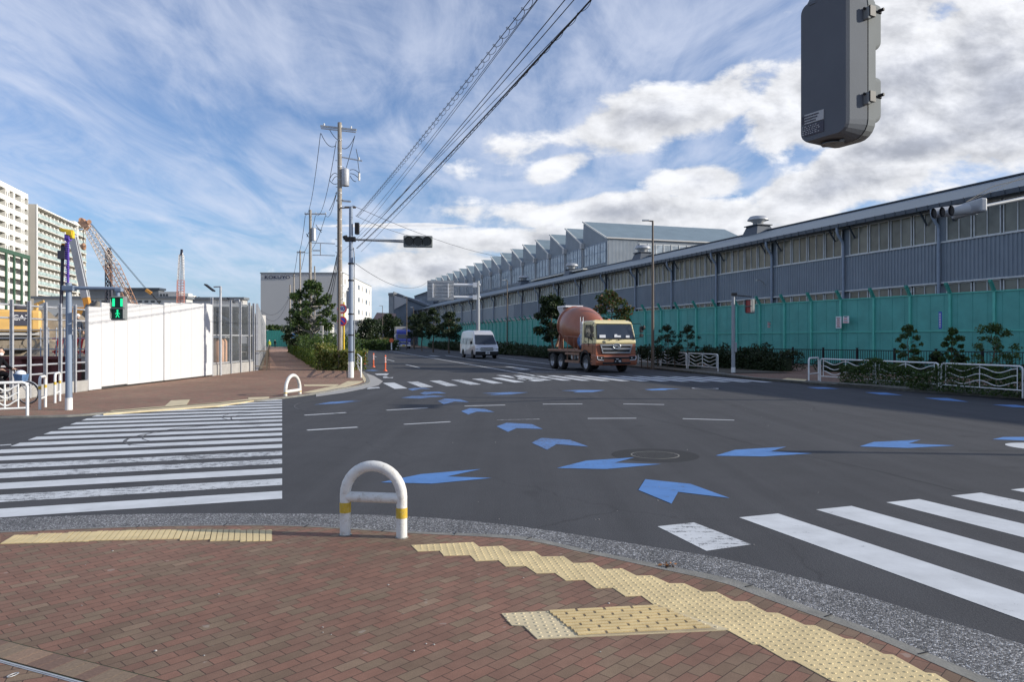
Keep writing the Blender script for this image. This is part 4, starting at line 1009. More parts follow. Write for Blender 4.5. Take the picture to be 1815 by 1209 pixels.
obj('pole_foot', MB().cyl((0, 0, 0), (0, 0, .76), .14, .135, 16), 'white_metal', t)
obj('conduit', MB().tube([(.16, 0, .5), (.16, 0, 5.9), (.12, 0, 6.2)], .025, 6), 'pole_grey', t)
for z in (1.2, 2.0, 3.0, 4.6, 5.4): obj('clamp', MB().cyl((0, 0, z), (0, 0, z + .06), .142, n=14), 'black', t)
mb = MB(); mb.cyl(W(624, 424, d), W(716, 429, d), .055, .04, 8); mb.cyl(W(640, 424, d), W(716, 426, d), .03, .03, 6); obj('arm', mb, 'pole_grey', t, world=True)
mb = MB(); mb.box(W(621, 424, d), (.5, .22, .22)); mb.box(W(633, 405, d), (.2, .2, .55)); mb.cyl(W(611, 418, d), W(613, 424, d), .12, n=8); obj('bracket_box', mb, 'black', t, world=True, bevel=.02)
mb = MB(); mb.box((-.15, .12, 3.72), (.17, .2, .85)); mb.cyl((-.16, .05, 4.2), (-.05, 0, 4.3), .05, n=6); obj('control_cabinet', mb, 'pole_grey', t, bevel=.03)
signal_head(t, W(741, 428, d), (1, .12, .0), (.12, -1, -.05), 1.38, .56)
# left pedestrian signal pole
def ped_head(t, c, rot, face_dark=False, lit=None, w_=.37, h_=.72, dpt=.2):
    M = Matrix.Translation(c) @ Matrix.Rotation(rot, 4, 'Z')
    def tr(mb): mb.v = [tuple(M @ Vector(p)) for p in mb.v]; return mb
    bo = obj('housing', tr(MB().box((0, 0, 0), (w_, dpt, h_))), 'signal_grey2', t, world=True, bevel=.035)
    for s_ in (1, -1):
        q = MB().box((0, -dpt / 2 - .004, s_ * h_ * .235), (w_ * .78, .02, h_ * .40)); obj('lens', tr(q), 'led_back' if lit else 'lens_red', bo, world=True, bevel=.01)
        q = MB(); q.box((0, -dpt / 2 - .05, s_ * h_ * .235 + h_ * .215), (w_ * .86, .12, .012)); 
        for sx_ in (-1, 1): q.box((sx_ * w_ * .42, -dpt / 2 - .04, s_ * h_ * .235), (.012, .1, h_ * .40))
        obj('visor', tr(q), 'signal_grey2', bo, world=True)
    if lit:
        q = MB()
        for sx_ in (-1, 1): q.box((sx_ * w_ * .26, -dpt / 2 - .02, h_ * .235), (w_ * .15, .012, h_ * .33))
        obj('countdown_bars', tr(q), 'led_green', bo, world=True)
        q = MB(); y_ = -dpt / 2 - .02; z_ = -h_ * .235; s = h_ / .72
        q.lathe([(.001, 0), (.028 * s, 0), (.028 * s, .01)], (0, y_, z_ + .095 * s), (0, -1, 0), n=10)
        q.beam((0, y_, z_ + .065 * s), (0, y_, z_ - .02 * s), .05 * s, .012); q.beam((0, y_, z_ - .01 * s), (-.045 * s, y_, z_ - .11 * s), .028 * s, .012); q.beam((0, y_, z_ - .01 * s), (.045 * s, y_, z_ - .11 * s), .028 * s, .012)
        q.beam((0, y_, z_ + .05 * s), (.06 * s, y_, z_ - .01 * s), .022 * s, .012); q.beam((0, y_, z_ + .05 * s), (-.06 * s, y_, z_ - .005 * s), .022 * s, .012)
        obj('walking_figure', tr(q), 'led_green', bo, world=True)
    return bo
d = 2425 / 127.0; x0 = (122 - CX) / F * d
t = thing('pedestrian_signal', 'green lit pedestrian signal hanging from a blue-grey pole before the white hoarding', 'pedestrian signal', (x0, d, PL))
obj('pole', MB().cyl((0, 0, .3), (0, 0, 3.28), .082, .070, 16), 'pole_blue', t)
obj('pole_foot', MB().cyl((0, 0, 0), (0, 0, .31), .090, .088, 16), 'white_metal', t)
mb = MB(); mb.cyl(W(122, 510.5, d), W(214, 511.5, d), .05, .04, 8); mb.cyl(W(209, 512, d), W(209, 528, d), .05, n=8); obj('arm', mb, 'pole_blue', t, world=True)
mb = MB(); mb.box(W(123, 511, d), (.3, .2, .14)); mb.box(W(211, 514, d), (.18, .14, .1)); obj('clamp', mb, 'pole_blue', t, world=True, bevel=.02)
ped_head(t, W(211, 546.5, d), R(8), lit=True, w_=.37, h_=.62, dpt=.16)
# right red pedestrian signal
d = 38.5; x0 = (1299.6 - CX) / F * d
t = thing('pedestrian_signal', 'red pedestrian signal seen side-on, on a grey pole by the teal hoarding', 'pedestrian signal', (x0, d, .1))
obj('pole', MB().cyl((0, 0, .3), (0, 0, 4.15), .10, .085, 14), 'pole_grey', t); obj('pole_foot', MB().cyl((0, 0, 0), (0, 0, .31), .11, n=14), 'white_metal', t)
mb = MB(); mb.cyl(W(1300, 523, d), W(1332, 526, d), .03, n=6); mb.box(W(1301, 522, d), (.25, .2, .16)); obj('arm', mb, 'black', t, world=True)
obj('button_box', MB().box((.09, -.1, 1.35), (.12, .14, .5)), 'pole_grey', t, bevel=.02)
ped_head(t, W(1329.5, 543, d), R(-52), w_=.42, h_=.74, dpt=.24)
# big signal above, rear view
d = 3.7; P0 = W(1491, 126, d)
t = thing('pedestrian_signal', 'large grey pedestrian signal seen from behind, hanging at the top right corner', 'pedestrian signal', (P0.x, P0.y, P0.z), R(-62))
# local: x right, y away; rear face towards camera (-y); right side face visible
hw, hh = .146, .362
mb = MB(); rear = .125
def rrect(w_, h_, r, n=5):
    pts = []
    for cx, cz, a0 in ((w_ - r, h_ - r, 0), (-w_ + r, h_ - r, 90), (-w_ + r, -h_ + r, 180), (w_ - r, -h_ + r, 270)):
        for k in range(n + 1): a = R(a0 + 90 * k / n); pts.append((cx + r * math.cos(a), cz + r * math.sin(a)))
    return pts
def shell(mb, secs, mi=0):
    n = len(secs[0][1]); vs = []
    for y, pts in secs: vs += [(x, y, z) for x, z in pts]
    fs = []
    for i in range(len(secs) - 1): fs += [(i * n + k, (i + 1) * n + k, (i + 1) * n + (k + 1) % n, i * n + (k + 1) % n) for k in range(n)]
    mb.add(vs, fs, mi, False); mb.add(vs[:n], [tuple(range(n))], mi); mb.add(vs[-n:], [tuple(range(n - 1, -1, -1))], mi)
shell(mb, [(-.135, rrect(hw * .90, hh * .955, .045)), (-.118, rrect(hw * .955, hh * .975, .06)), (.0, rrect(hw, hh, .085))])
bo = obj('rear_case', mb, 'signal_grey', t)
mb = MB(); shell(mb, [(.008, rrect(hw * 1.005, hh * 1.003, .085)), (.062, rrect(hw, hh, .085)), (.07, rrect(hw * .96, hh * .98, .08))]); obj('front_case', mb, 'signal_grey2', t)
mb = MB(); shell(mb, [(-.001, rrect(hw * .985, hh * .99, .083)), (.009, rrect(hw * .985, hh * .99, .083))]); obj('seal', mb, 'black', t)
for z in (.19, -.17):
    mb = MB(); shell(mb, [(.06, [(x, zz_ + z) for x, zz_ in rrect(hw * .93, .125, .03)]), (.115, [(x, zz_ + z + .01) for x, zz_ in rrect(hw * .93, .11, .03)]), (.118, [(x, zz_ + z + .012) for x, zz_ in rrect(hw * .85, .1, .03)])]); obj('visor', mb, 'signal_grey2', t)
for z in (.235, -.175):
    mb = MB(); mb.box((hw + .012, .005, z), (.03, .05, .045)); mb.box((hw + .012, -.02, z - .012), (.028, .02, .055)); lo_ = obj('latch', mb, 'signal_grey2', t, bevel=.004)
    mb = MB(); mb.cyl((hw + .01, -.04, z + .012), (hw + .03, .06, z + .0), .006, n=6); mb.box((hw + .028, .0, z), (.008, .04, .05)); mb.cyl((hw + .022, .05, z + .01), (hw + .05, .055, z + .012), .008, n=6); obj('bolt', mb, 'black', lo_)
mb = MB(); mb.box((-hw * .34, -.137, -.235), (.115, .003, .048)); lb = obj('maker_label', mb, 'label_grey', t)
mb = MB(); rr = random.Random(5)
for k in range(3):
    x = -.125
    while x < -.02 - k * .01: wdt = rr.uniform(.004, .009); mb.box((x + wdt / 2, -.1392, -.222 - k * .0135), (wdt, .001, rr.uniform(.006, .009))); x += wdt + .002
obj('print', mb, 'ink', lb)
mb = MB(); mb.box((-hw * .34, -.137, -.292), (.115, .003, .054)); lb = obj('rating_plate', mb, 'ink', t)
mb = MB()
for k in range(5):
    x = -.12
    while x < -.025: wdt = rr.uniform(.004, .012); mb.box((x + wdt / 2, -.1392, -.272 - k * .0095), (wdt, .001, .004)); x += wdt + rr.uniform(.003, .01)
obj('print', mb, 'label_grey', lb)
mb = MB(); mb.lathe([(.055, -.006), (.05, 0), (.03, .0)], (-.01, -.05, -hh - .002), n=20)
for x in (-.05, 0, .05): mb.cyl((x, -.06, -hh - .012), (x, -.06, -hh), .012, n=8)
obj('cable_gland', mb, 'signal_grey2', t)
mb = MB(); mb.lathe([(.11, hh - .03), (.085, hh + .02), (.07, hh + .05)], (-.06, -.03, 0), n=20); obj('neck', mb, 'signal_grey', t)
mb = MB(); mb.lathe([(.085, hh + .045), (.085, hh + .065)], (-.06, -.03, 0), n=20); mb.cyl((-.14, -.06, hh + .05), (-.14, -.06, hh + .12), .012, n=6); mb.cyl((-.10, -.1, hh + .05), (-.10, -.1, hh + .12), .012, n=6); mb.cyl((-.06, -.03, hh + .06), (-.06, -.03, hh + .22), .035, n=10); obj('hanger', mb, 'black', t)
pl = WM[t].inverted() @ Vector((3.35, 2.9, P0.z)); mb = MB(); mb.cyl((-.0, .06, hh + .24), (pl.x, pl.y, hh + .34), .04, n=10); obj('arm', mb, 'pole_grey', t)
pl = WM[t].inverted() @ Vector((3.35, 2.9, 0)); mb = MB(); mb.cyl((pl.x, pl.y, -P0.z), (pl.x, pl.y, hh + .55), .09, .08, 16); obj('pole', mb, 'pole_grey', t)
# upper right traffic light
d = 19.0; t = thing('traffic_light', 'white-backed traffic light with black visors in front of the factory windows, upper right', 'traffic light', (W(1690, 375, d).x, d, 0))
a_, b_ = W(1664, 376, 18.55), W(1722, 372, 19.5); ax = (b_ - a_).normalized(); L_ = 1.2
fc = Vector((-ax.y * -1, ax.x * -1, 0)).normalized()
fc = Vector((-.80, -.60, 0)) ; ax = Vector((.60, -.80, 0))
# lenses face left-away; housing seen obliquely from behind
ax = Vector((.52, .85, .0)).normalized(); fc = Vector((-.85, .52, 0)).normalized()
c = W(1694, 371, 19.0)
M = Matrix((ax, fc, Vector((0, 0, 1)))).transposed()
ax2 = Vector((.93, .36, 0)).normalized(); fc2 = Vector((-.78, -.62, 0))
mb = MB(); mb.box(W(1717, 370, 18.95), (.17, 1.25, .34)); bo = obj('housing', mb, 'light_housing', t, world=True, bevel=.04)
for pxx, pyy, dd_ in ((1655, 378, 19.35), (1670, 376, 18.95), (1686, 373.5, 18.55)):
    p = W(pxx, pyy, dd_); q_ = W(1716, 370.5, dd_); mb = MB(); mb.cyl(p, q_, .135, .128, 20, cap=False); mb.cyl(p, q_, .125, .118, 20, cap=False, mi=1); obj('visor', mb, ['light_housing', 'black'], bo, world=True)
    e_ = (q_ - p).normalized(); mb = MB(); mb.cyl(p + e_ * .03, p + e_ * .05, .126, n=18); obj('lens', mb, 'black', bo, world=True)
mb = MB(); mb.cyl(W(1726, 369, 19), W(1815, 351, 19.6), .045, .055, 8); mb.cyl(W(1815, 351, 19.6), (18.8, 21.5, 5.9), .055, .07, 8); obj('arm', mb, 'pole_grey', t, world=True)
mb = MB(); mb.box(W(1726, 368, 19), (.12, .12, .36)); mb.box(W(1733, 367, 19), (.2, .1, .1)); obj('bracket', mb, 'white_metal', t, world=True, bevel=.01)
mb = MB(); mb.cyl((18.8, 21.5, 0), (18.8, 21.5, 7.6), .12, .1, 14); obj('pole', mb, 'pole_grey', t, world=True)
mb = MB(); mb.tube([W(1712, 358, 19), W(1760, 330, 19.8), (18.8, 21.5, 7.5)], .010, 5); obj('stay_wire', mb, 'wire', t, world=True)
# lamp posts
def lamp(px, ytop, ybase_d, label, m_='brown_pole', side=-1, h_=None, r=.09):
    d = ybase_d; x0 = (px - CX) / F * d; ht = H + (CY - ytop) / F * d - .1
    t = thing('street_lamp', label, 'street lamp', (x0, d, .1), 0, 'brown street lamps along the right pavement')
    obj('pole', MB().cyl((0, 0, 0), (0, 0, ht), r, r * .55, 12), m_, t)
    mb = MB(); mb.cyl((0, 0, ht - .04), (side * .25, 0, ht), .04, n=8); obj('arm', mb, m_, t)
    mb = MB(); mb.box((side * .42, 0, ht + .02), (.42, .2, .09)); obj('lamp_head', mb, 'trim_light', t, bevel=.02)
lamp(1157, 391, 44, 'tall brown street lamp right of the concrete mixer truck', r=.10)
lamp(899, 497, 89, 'brown street lamp behind the silver van')
lamp(721, 526, 125, 'distant street lamp above the blue box truck', side=-1)
lamp(678, 542, 140, 'distant street lamp in front of the red-roofed house', side=-1)
lamp(733, 545, 150, 'thin distant lamp post among the dark trees near blue truck')
d = 14.0
t = thing('street_lamp', 'grey street lamp standing beyond the right edge of the road', 'street lamp', (22.9, 10.3, .1))  # unseen post, placed and sized to cast a shadow streak on the road
obj('pole', MB().cyl((0, 0, 0), (0, 0, 6.3), .10, .07, 12), 'pole_grey', t); obj('lamp_head', MB().box((-.4, 0, 6.35), (.9, .25, .12)), 'pole_grey', t, bevel=.03)  # pole and head of the added unseen post
# site flood lights
def flood(px, yt, d, lab):
    x0 = (px - CX) / F * d; ht = H + (CY - yt) / F * d
    t = thing('floodlight', lab, 'floodlight', (x0, d, 0), 0, 'floodlights inside the building site')
    mb = MB(); mb.cyl((0, 0, 0), (0, 0, ht), .06, n=8); mb.cyl((0, 0, ht), (-.35, 0, ht - .02), .04, n=6); obj('pole', mb, 'steel', t)
    mb = MB(); mb.box((-.55, 0, ht - .06), (.55, .35, .06), M=Matrix.Rotation(R(38), 3, 'Y')); obj('lamp_head', mb, 'black', t)
flood(391, 508, 37.5, 'floodlight on a slim mast at the white hoarding right end')
flood(424, 531, 50, 'lower floodlight inside the site behind the steel frames')
# gantry direction sign
d = 80.0; x0 = (847 - CX) / F * d
t = thing('road_sign_gantry', 'back of a large overhead direction sign on a white cantilever post', 'road sign', (x0, d, .1))
mb = MB(); mb.cyl((0, 0, 0), W(847, 498, d) - Vector((x0, d, .1)), .24, .20, 14); obj('post', mb, 'pole_grey', t)
for y in (504.5, 526.5): 
    mb = MB(); mb.cyl(W(759, y - .5, d - .15), W(852, y + 1, d), .15, .16, 10); mb.box(W(842, y + .7, d), (.45, .5, .5)); obj('arm', mb, 'sign_white', t, world=True)
a_, b_ = W(757, 533, d - .5), W(804, 497, d - .5); mb = MB(); mb.span((a_.x, d - .36, a_.z), (b_.x, d - .30, b_.z)); so = obj('sign_panel', mb, 'sign_back', t, world=True)
mb = MB()
for k in range(6): z = a_.z + (b_.z - a_.z) * (.08 + .168 * k); mb.span((a_.x, d - .42, z - .04), (b_.x, d - .36, z + .04))
obj('stiffener', mb, 'galv', so, world=True)
mb = MB()
for f in (.22, .8): x = a_.x + (b_.x - a_.x) * f; mb.span((x - .05, d - .62, W(0, 528, d).z), (x + .05, d - .44, W(0, 503, d).z))
obj('bracket', mb, 'sign_white', so, world=True)
# utility poles
def upole(px, yt, d, lab, rb=.19, rt=.13, m_='concrete_pole'):
    x0 = (px - CX) / F * d; ht = H + (CY - yt) / F * d
    t = thing('utility_pole', lab, 'utility pole', (x0, d, 0), 0, 'concrete utility poles along the left pavement')
    obj('pole', MB().cyl((0, 0, 0), (0, 0, ht), rb, rt, 14), m_, t); return t, x0, ht
def crossarm(t, d, pl, pr, w_=.09, ins=(), name='crossarm'):
    a, b = W(*pl, d), W(*pr, d); mb = MB(); mb.beam(a, b, w_, w_); o = obj(name, mb, 'galv', t, world=True)
    for f in ins:
        p = a.lerp(b, f); mb = MB(); mb.lathe([(.04, 0), (.06, .06), (.035, .1), (.06, .14), (.03, .2)], (p.x, p.y, p.z), n=8); obj('insulator', mb, 'white_worn', o, world=True)
d = 47.0
t, x0, ht = upole(602, 217, d, 'tallest concrete utility pole with transformer beside the round signs')
crossarm(t, d, (568, 223), (632, 230), .11, (.1, .58, .85)); crossarm(t, d, (569, 227), (631, 234), .07)
crossarm(t, d, (604, 278), (642, 285), .07, (.85,)); crossarm(t, d, (596, 355), (622, 357), .10, name='light_bracket')
mb = MB(); c = W(612, 315, d); mb.lathe([(.24, -.52), (.25, -.5), (.25, .5), (.22, .56), (.1, .62)], c, n=18); tr_ = obj('transformer', mb, 'steel', t, world=True)
mb = MB(); mb.beam(W(604, 303, d), W(612, 303, d), .1); mb.beam(W(604, 326, d), W(612, 326, d), .1); obj('mount', mb, 'galv', tr_, world=True)
mb = MB()
for k, (a_, b_, sg) in enumerate([((569, 236), (595, 258), 10), ((629, 240), (606, 262), 9), ((620, 301), (636, 306), -3), ((620, 307), (634, 314), -2), ((620, 311), (631, 321), 3), ((583, 318), (597, 308), -6), ((583, 318), (598, 324), 4), ((588, 320), (597, 312), -3), ((583, 228), (597, 246), 2), ((633, 282), (637, 312), 1), ((630, 262), (634, 282), 0), ((595, 340), (582, 372), 3)]):
    A, B = W(*a_, d), W(*b_, d); mb.tube([A.lerp(B, f) + Vector((0, .02 * k, -sg / F * d * 4 * f * (1 - f))) for f in [i / 8 for i in range(9)]], .02, 5)
obj('jumper_cable', mb, 'wire', t, world=True)
mb = MB(); rr = random.Random(2)
for k in range(26):
    z = 4 + k * .42; a = rr.uniform(0, 6.28); mb.cyl((.17 * math.cos(a), .17 * math.sin(a) - .03, z), (.27 * math.cos(a), .27 * math.sin(a) - .03, z + .02), .022, n=5)
    if k % 2: mb.cyl((0, 0, z), (0, 0, z + .05), .195 - k * .002, n=12)
obj('step_bolts', mb, 'galv', t)
obj('fuse', MB().cyl(W(636.5, 307, d), W(636.5, 320, d), .07, n=8), 'white_worn', t, world=True)
obj('cable_duct', MB().tube([(-.06, -.22, .2), (-.05, -.21, 8.0)], .06, 8), 'pole_grey', t)
obj('cable_riser', MB().tube([(.08, -.2, 2.0), (.06, -.18, 9.2)], .035, 6), 'wire', t)
# lighting pole in brown next to it (carries round signs)
d = 44.5; x0 = (600.5 - CX) / F * d
t = thing('sign_post', 'yellow post carrying two round road signs beside the tall utility pole', 'road sign', ((609.5 - CX) / F * 45, 45, PL))
obj('post', MB().cyl((0, 0, 0), (0, 0, 4.1), .05, n=10), 'crane_yellow', t)
for y, kind in ((547.5, 0), (569.5, 1)):
    c = W(606.5, y, 44.8); M = Matrix.Translation(c)
    r = 8.6 / F * 44.8
    mb = MB(); mb.lathe([(.001, .0), (r, .0), (r, .02)], c, (0, -1, 0), n=28, cap=False, smooth=False); mb.lathe([(.001, -.03), (r, -.03), (r, .0)], c + Vector((0, .0, 0)), (0, -1, 0), n=28, cap=False, smooth=False); so = obj('sign_disc', mb, 'sign_white', t, world=True)
    mb = MB(); mb.lathe([(r * .70, .024), (r * .97, .024), (r * .97, .02)], c, (0, -1, 0), n=28, smooth=False, cap=False); obj('red_ring', mb, 'sign_red', so, world=True)
    if kind:
        mb = MB(); mb.lathe([(.001, .022), (r * .71, .022)], c, (0, -1, 0), n=28, smooth=False, cap=False); obj('blue_field', mb, 'sign_blue', so, world=True)
        mb = MB(); mb.beam(c + Vector((-r * .6, -.03, r * .6)), c + Vector((r * .6, -.03, -r * .6)), .012, r * .26); obj('red_bar', mb, 'sign_red', so, world=True)
    else: text('numerals', '40', r * 1.25, .004, 'sign_ink', so, c + Vector((0, -.03, 0)), 0, .95, world=True)
t = thing('brown_post', 'slim brown steel post in front of the tall utility pole', 'post', ((601 - CX) / F * 43.5, 43.5, PL))
obj('pole', MB().cyl((0, 0, 0), (0, 0, 9.8), .085, .07, 12), 'brown_pole', t); 
mb = MB(); mb.cyl((0, 0, 9.55), (1.0, 0, 9.6), .035, n=6); obj('arm', mb, 'brown_pole', t); obj('lamp_head', MB().box((.65, 0, 9.6), (.65, .2, .1)), 'brown_pole', t, bevel=.02)
d = 85.0
t, x0, ht = upole(550, 372, d, 'second utility pole with crossarms behind the round-crowned tree', .2, .15)
crossarm(t, d, (540, 379), (578, 379), .14, (.02, .3, .52, .98)); crossarm(t, d, (548, 430), (594, 432), .09, name='cable_frame'); crossarm(t, d, (554, 452), (594, 453), .09, name='cable_frame'); crossarm(t, d, (568, 432), (568, 452), .09, name='cable_frame'); crossarm(t, d, (554, 444), (568, 444), .12, name='light_bracket')
mb = MB(); mb.lathe([(.26, -.7), (.26, .7), (.2, .8)], W(556, 416, d), n=14); obj('transformer', mb, 'galv', t, world=True)
mb = MB()
for k, (a_, b_, sg) in enumerate([((543, 414), (552, 420), 3), ((556, 405), (570, 412), -3), ((560, 398), (571, 408), 3), ((544, 420), (551, 410), -3)]):
    A, B = W(*a_, d), W(*b_, d); mb.tube([A.lerp(B, f) + Vector((0, 0, -sg / F * d * 4 * f * (1 - f))) for f in [i / 6 for i in range(7)]], .035, 4)
obj('jumper_cable', mb, 'wire', t, world=True); obj('street_light_pole', MB().cyl((.5, 0, 0), (.5, 0, 10.3), .08, n=8), 'concrete_pole', t)
d = 130.0; t, x0, ht = upole(532, 444, d, 'third utility pole, thin and far, left of the second', .2, .14); crossarm(t, d, (526, 447), (541, 447), .2, (.1, .9)); crossarm(t, d, (528, 487), (545, 487), .12)
d = 185.0; t, x0, ht = upole(521, 486, d, 'farthest utility pole before the grey warehouse front', .24, .18); crossarm(t, d, (516, 489), (526, 489), .25)
d = 160.0; t, x0, ht = upole(514, 505, d, 'short thin utility pole left of the round-crowned tree', .2, .15); crossarm(t, d, (509, 527), (518, 527), .2)

# ---- wires
def cat(A, B, sag, n=26): return [A.lerp(B, i / n) - Vector((0, 0, sag * 4 * (i / n) * (1 - i / n))) for i in range(n + 1)]
def wirething(pts, r, lab, group, coil=0, twist=None, n=5):
    o = thing('overhead_wire', lab, 'overhead wire', tuple(pts[0]), 0, group)
    mb = MB(); mb.tube(pts, r, n); obj('cable', mb, 'wire', o, world=True)
    if coil:
        L = offs([tuple(p) for p in pts]) if False else None
        cp = []; total = sum((pts[i + 1] - pts[i]).length for i in range(len(pts) - 1)); st_ = int(total / .055); 
        for i in range(st_):
            f = i / st_ * (len(pts) - 1); k = min(int(f), len(pts) - 2); p = pts[k].lerp(pts[k + 1], f - k); a = i * .055 / coil[1] * 2 * math.pi
            cp.append(p + Vector((math.cos(a) * coil[0], 0, math.sin(a) * coil[0] - coil[0] * .7)))
        mb = MB(); mb.tube(cp, .006, 3); obj('spiral_hanger', mb, 'wire', o, world=True)
    return o
WG = 'overhead wires from the left corner poles'
def over(p35, ptop, d0, dtop, r, lab, coil=0, sag=.0, ext_=1.35):
    A = W(*p35, d0); T = W(*ptop, dtop); r *= .72; tt = 1 / ext_; T.z += 4 * tt * (1 - tt) * sag; B = A + (T - A) * ext_
    return wirething(cat(A, B, sag, 40), r, lab, WG, coil)
over((633, 382), (940, -2), 35.3, 13.0, .012, 'overhead wire wrapped in a spiral hanger, leftmost of the bundle', coil=(.065, .42), sag=.15)
over((630, 410), (952, -2), 35.3, 13.0, .009, 'thin overhead wire just right of the spiral-wrapped one', sag=.2)
over((632, 418), (958, -8), 35.3, 12.5, .009, 'thin wire third from the left in the overhead bundle', sag=.2)
over((645, 419), (1002, -2), 35.3, 12.5, .013, 'overhead wire in the middle of the bundle above the traffic light', sag=.2)
over((635, 428), (1018, -2), 35.3, 12.0, .012, 'overhead wire right of the middle one, tied to the traffic pole', sag=.2)
over((632, 440), (1049, -3), 35.3, 12.0, .022, 'thick dark twisted cable at the bundle right side', coil=(.03, .55), sag=.25)
over((600, 452), (1045, 2), 47.0, 12.5, .010, 'lowest overhead wire running from the tall utility pole', sag=.25)
over((640, 446), (1049, -2), 47.0, 12.0, .013, 'rightmost overhead wire of the bundle', sag=.2)
def span(a, da, b, db, sag, r, lab, n=16): return wirething(cat(W(*a, da), W(*b, db), sag, n), r, lab, WG)
span((568, 236), 47, (541, 380), 85, 1.6, .02, 'wire from the tall pole left arm down to the second pole')
span((596, 250), 47, (560, 380), 85, 1.6, .02, 'wire from the tall pole shaft down to second pole centre')
span((629, 240), 47, (613, 300), 47, .05, .02, 'short wire from the right arm down to the transformer')
span((597, 340), 47, (577, 380), 85, .8, .02, 'wire from tall pole middle to the second pole right arm')
span((541, 382), 85, (527, 447), 130, 1.5, .03, 'wire from the second pole left insulator to the third pole')
span((559, 382), 85, (533, 447), 130, 1.5, .03, 'wire from second pole centre to third pole')
span((577, 382), 85, (540, 447), 130, 1.5, .03, 'wire from the second pole right insulator to third pole')
span((527, 449), 130, (517, 489), 185, 1.5, .04, 'far wire between third and farthest pole, left one')
span((540, 449), 130, (525, 489), 185, 1.5, .04, 'far wire between third and farthest pole, right one')
span((625, 364), 35.2, (1000, 452), 90, 1.4, .012, 'faint wire sweeping right from the traffic pole top across the sky')
span((630, 382), 35.2, (735, 420), 40, .1, .01, 'thin stay wire from the traffic pole to its light')
span((630, 467), 35.2, (757, 500), 80, .9, .012, 'thin wire from the traffic pole to the overhead sign')
span((600, 440), 47, (555, 495), 85, 3.0, .035, 'thick sagging cable left of the tall pole above the tree')
span((600, 448), 47, (556, 515), 85, 3.2, .025, 'lower sagging cable left of the tall pole above the tree')
span((600, 456), 47, (562, 520), 85, 3.4, .02, 'lowest sagging cable ending in the round-crowned tree')
span((462, 550), 130, (512, 528), 160, 2.0, .03, 'slack wire in front of the warehouse wall, upper one')
span((462, 553), 130, (512, 529), 160, 3.0, .03, 'slack wire in front of the warehouse wall, lower one')
span((1815, 312), 25, (1712, 358), 19, .02, .008, 'thin stay wire rising right from the white-backed traffic light')

# ================================================================== GUARD RAILS
def wave_rail(p0, p1, h_, lab, z0=.1, group='white wave-pattern guard rails', waves=3, posts=(True, True), r=.028, mid=1):
    a, b = Vector(p0), Vector(p1); Ln = (b - a).length; t = thing('guard_rail', lab, 'guard rail', (a.x, a.y, z0), math.atan2(b.y - a.y, b.x - a.x), group)
    c_ = .10; pts = [(0, 0, 0), (0, 0, h_ - c_), (c_ * .3, 0, h_ - c_ * .3), (c_, 0, h_), (Ln - c_, 0, h_), (Ln - c_ * .3, 0, h_ - c_ * .3), (Ln, 0, h_ - c_), (Ln, 0, 0)]
    obj('frame', MB().tube(pts, r, 8), 'white_metal', t)
    zb = h_ * .24; obj('lower_rail', MB().cyl((0, 0, zb), (Ln, 0, zb), r * .7, n=8), 'white_metal', t)
    mb = MB(); xs = [.18, Ln - .18] + [Ln * (k + 1) / (mid + 1) for k in range(mid)]
    for x in xs: mb.cyl((x, 0, zb), (x, 0, h_ - .01), r * .55, n=6)
    obj('uprights', mb, 'white_metal', t)
    for w_ in range(waves):
        zc = zb + (h_ - zb) * (w_ + .75) / (waves + .5); am = (h_ - zb) * .10
        obj('wave_bar', MB().tube([(.18 + (Ln - .36) * k / 28, 0, zc + am * math.cos(k / 28 * 2 * math.pi * 2)) for k in range(29)], r * .6, 6), 'white_metal', t)
    return t
def hoop_rail(p0, p1, h_, lab, z0=.1, group='narrow white hoop barriers', r=.03, yb=False):
    a, b = Vector(p0), Vector(p1); Ln = (b - a).length; t = thing('hoop_barrier', lab, 'barrier', (a.x, a.y, z0), math.atan2(b.y - a.y, b.x - a.x), group)
    c_ = min(.13, Ln * .4); pts = [(0, 0, 0), (0, 0, h_ - c_)] + [(c_ - c_ * math.cos(R(k * 22.5)), 0, h_ - c_ + c_ * math.sin(R(k * 22.5))) for k in range(1, 5)] + [(Ln - c_ + c_ * math.sin(R(k * 22.5)), 0, h_ - c_ + c_ * math.cos(R(k * 22.5))) for k in range(0, 4)] + [(Ln, 0, h_ - c_), (Ln, 0, 0)]
    obj('hoop', MB().tube(pts, r, 10), 'white_metal', t); obj('crossbar', MB().cyl((0, 0, h_ * .33), (Ln, 0, h_ * .33), r * .7, n=8), 'white_metal', t)
    if yb:
        for x in (0, Ln): obj('yellow_band', MB().cyl((x, 0, h_ * .62), (x, 0, h_ * .72), r + .003, n=10, cap=False), 'yellow_band', t)
    return t
g = lambda x, y, z=.1: G(x, y, z)
wave_rail(g(1131, 645), g(1170, 649), .95, 'white wave guard rail partly behind the mixer truck')
wave_rail(g(1171.5, 649.2), g(1217, 654.2), .95, 'white wave guard rail overgrown by hedge, right of the truck')
wave_rail(g(1219.5, 654.5), g(1272.5, 659.5), .95, 'clear white wave guard rail ending before the red pedestrian signal', mid=1)
hoop_rail(g(1433.5, 677), g(1451, 674.8), .98, 'narrow white hoop at the start of the right guard rails', r=.035)
wave_rail(g(1454, 676.5), g(1548, 684), .95, 'left white wave guard rail in the ivy hedge at right')
wave_rail(g(1552, 684.5), g(1664, 693.5), .95, 'middle white wave guard rail in the ivy hedge at right')
wave_rail(g(1668.5, 694), g(1813, 706), .95, 'rightmost white wave guard rail by the picture edge')
wave_rail(g(1820, 707), g(1975, 722), .95, 'white wave guard rail just beyond the picture edge')
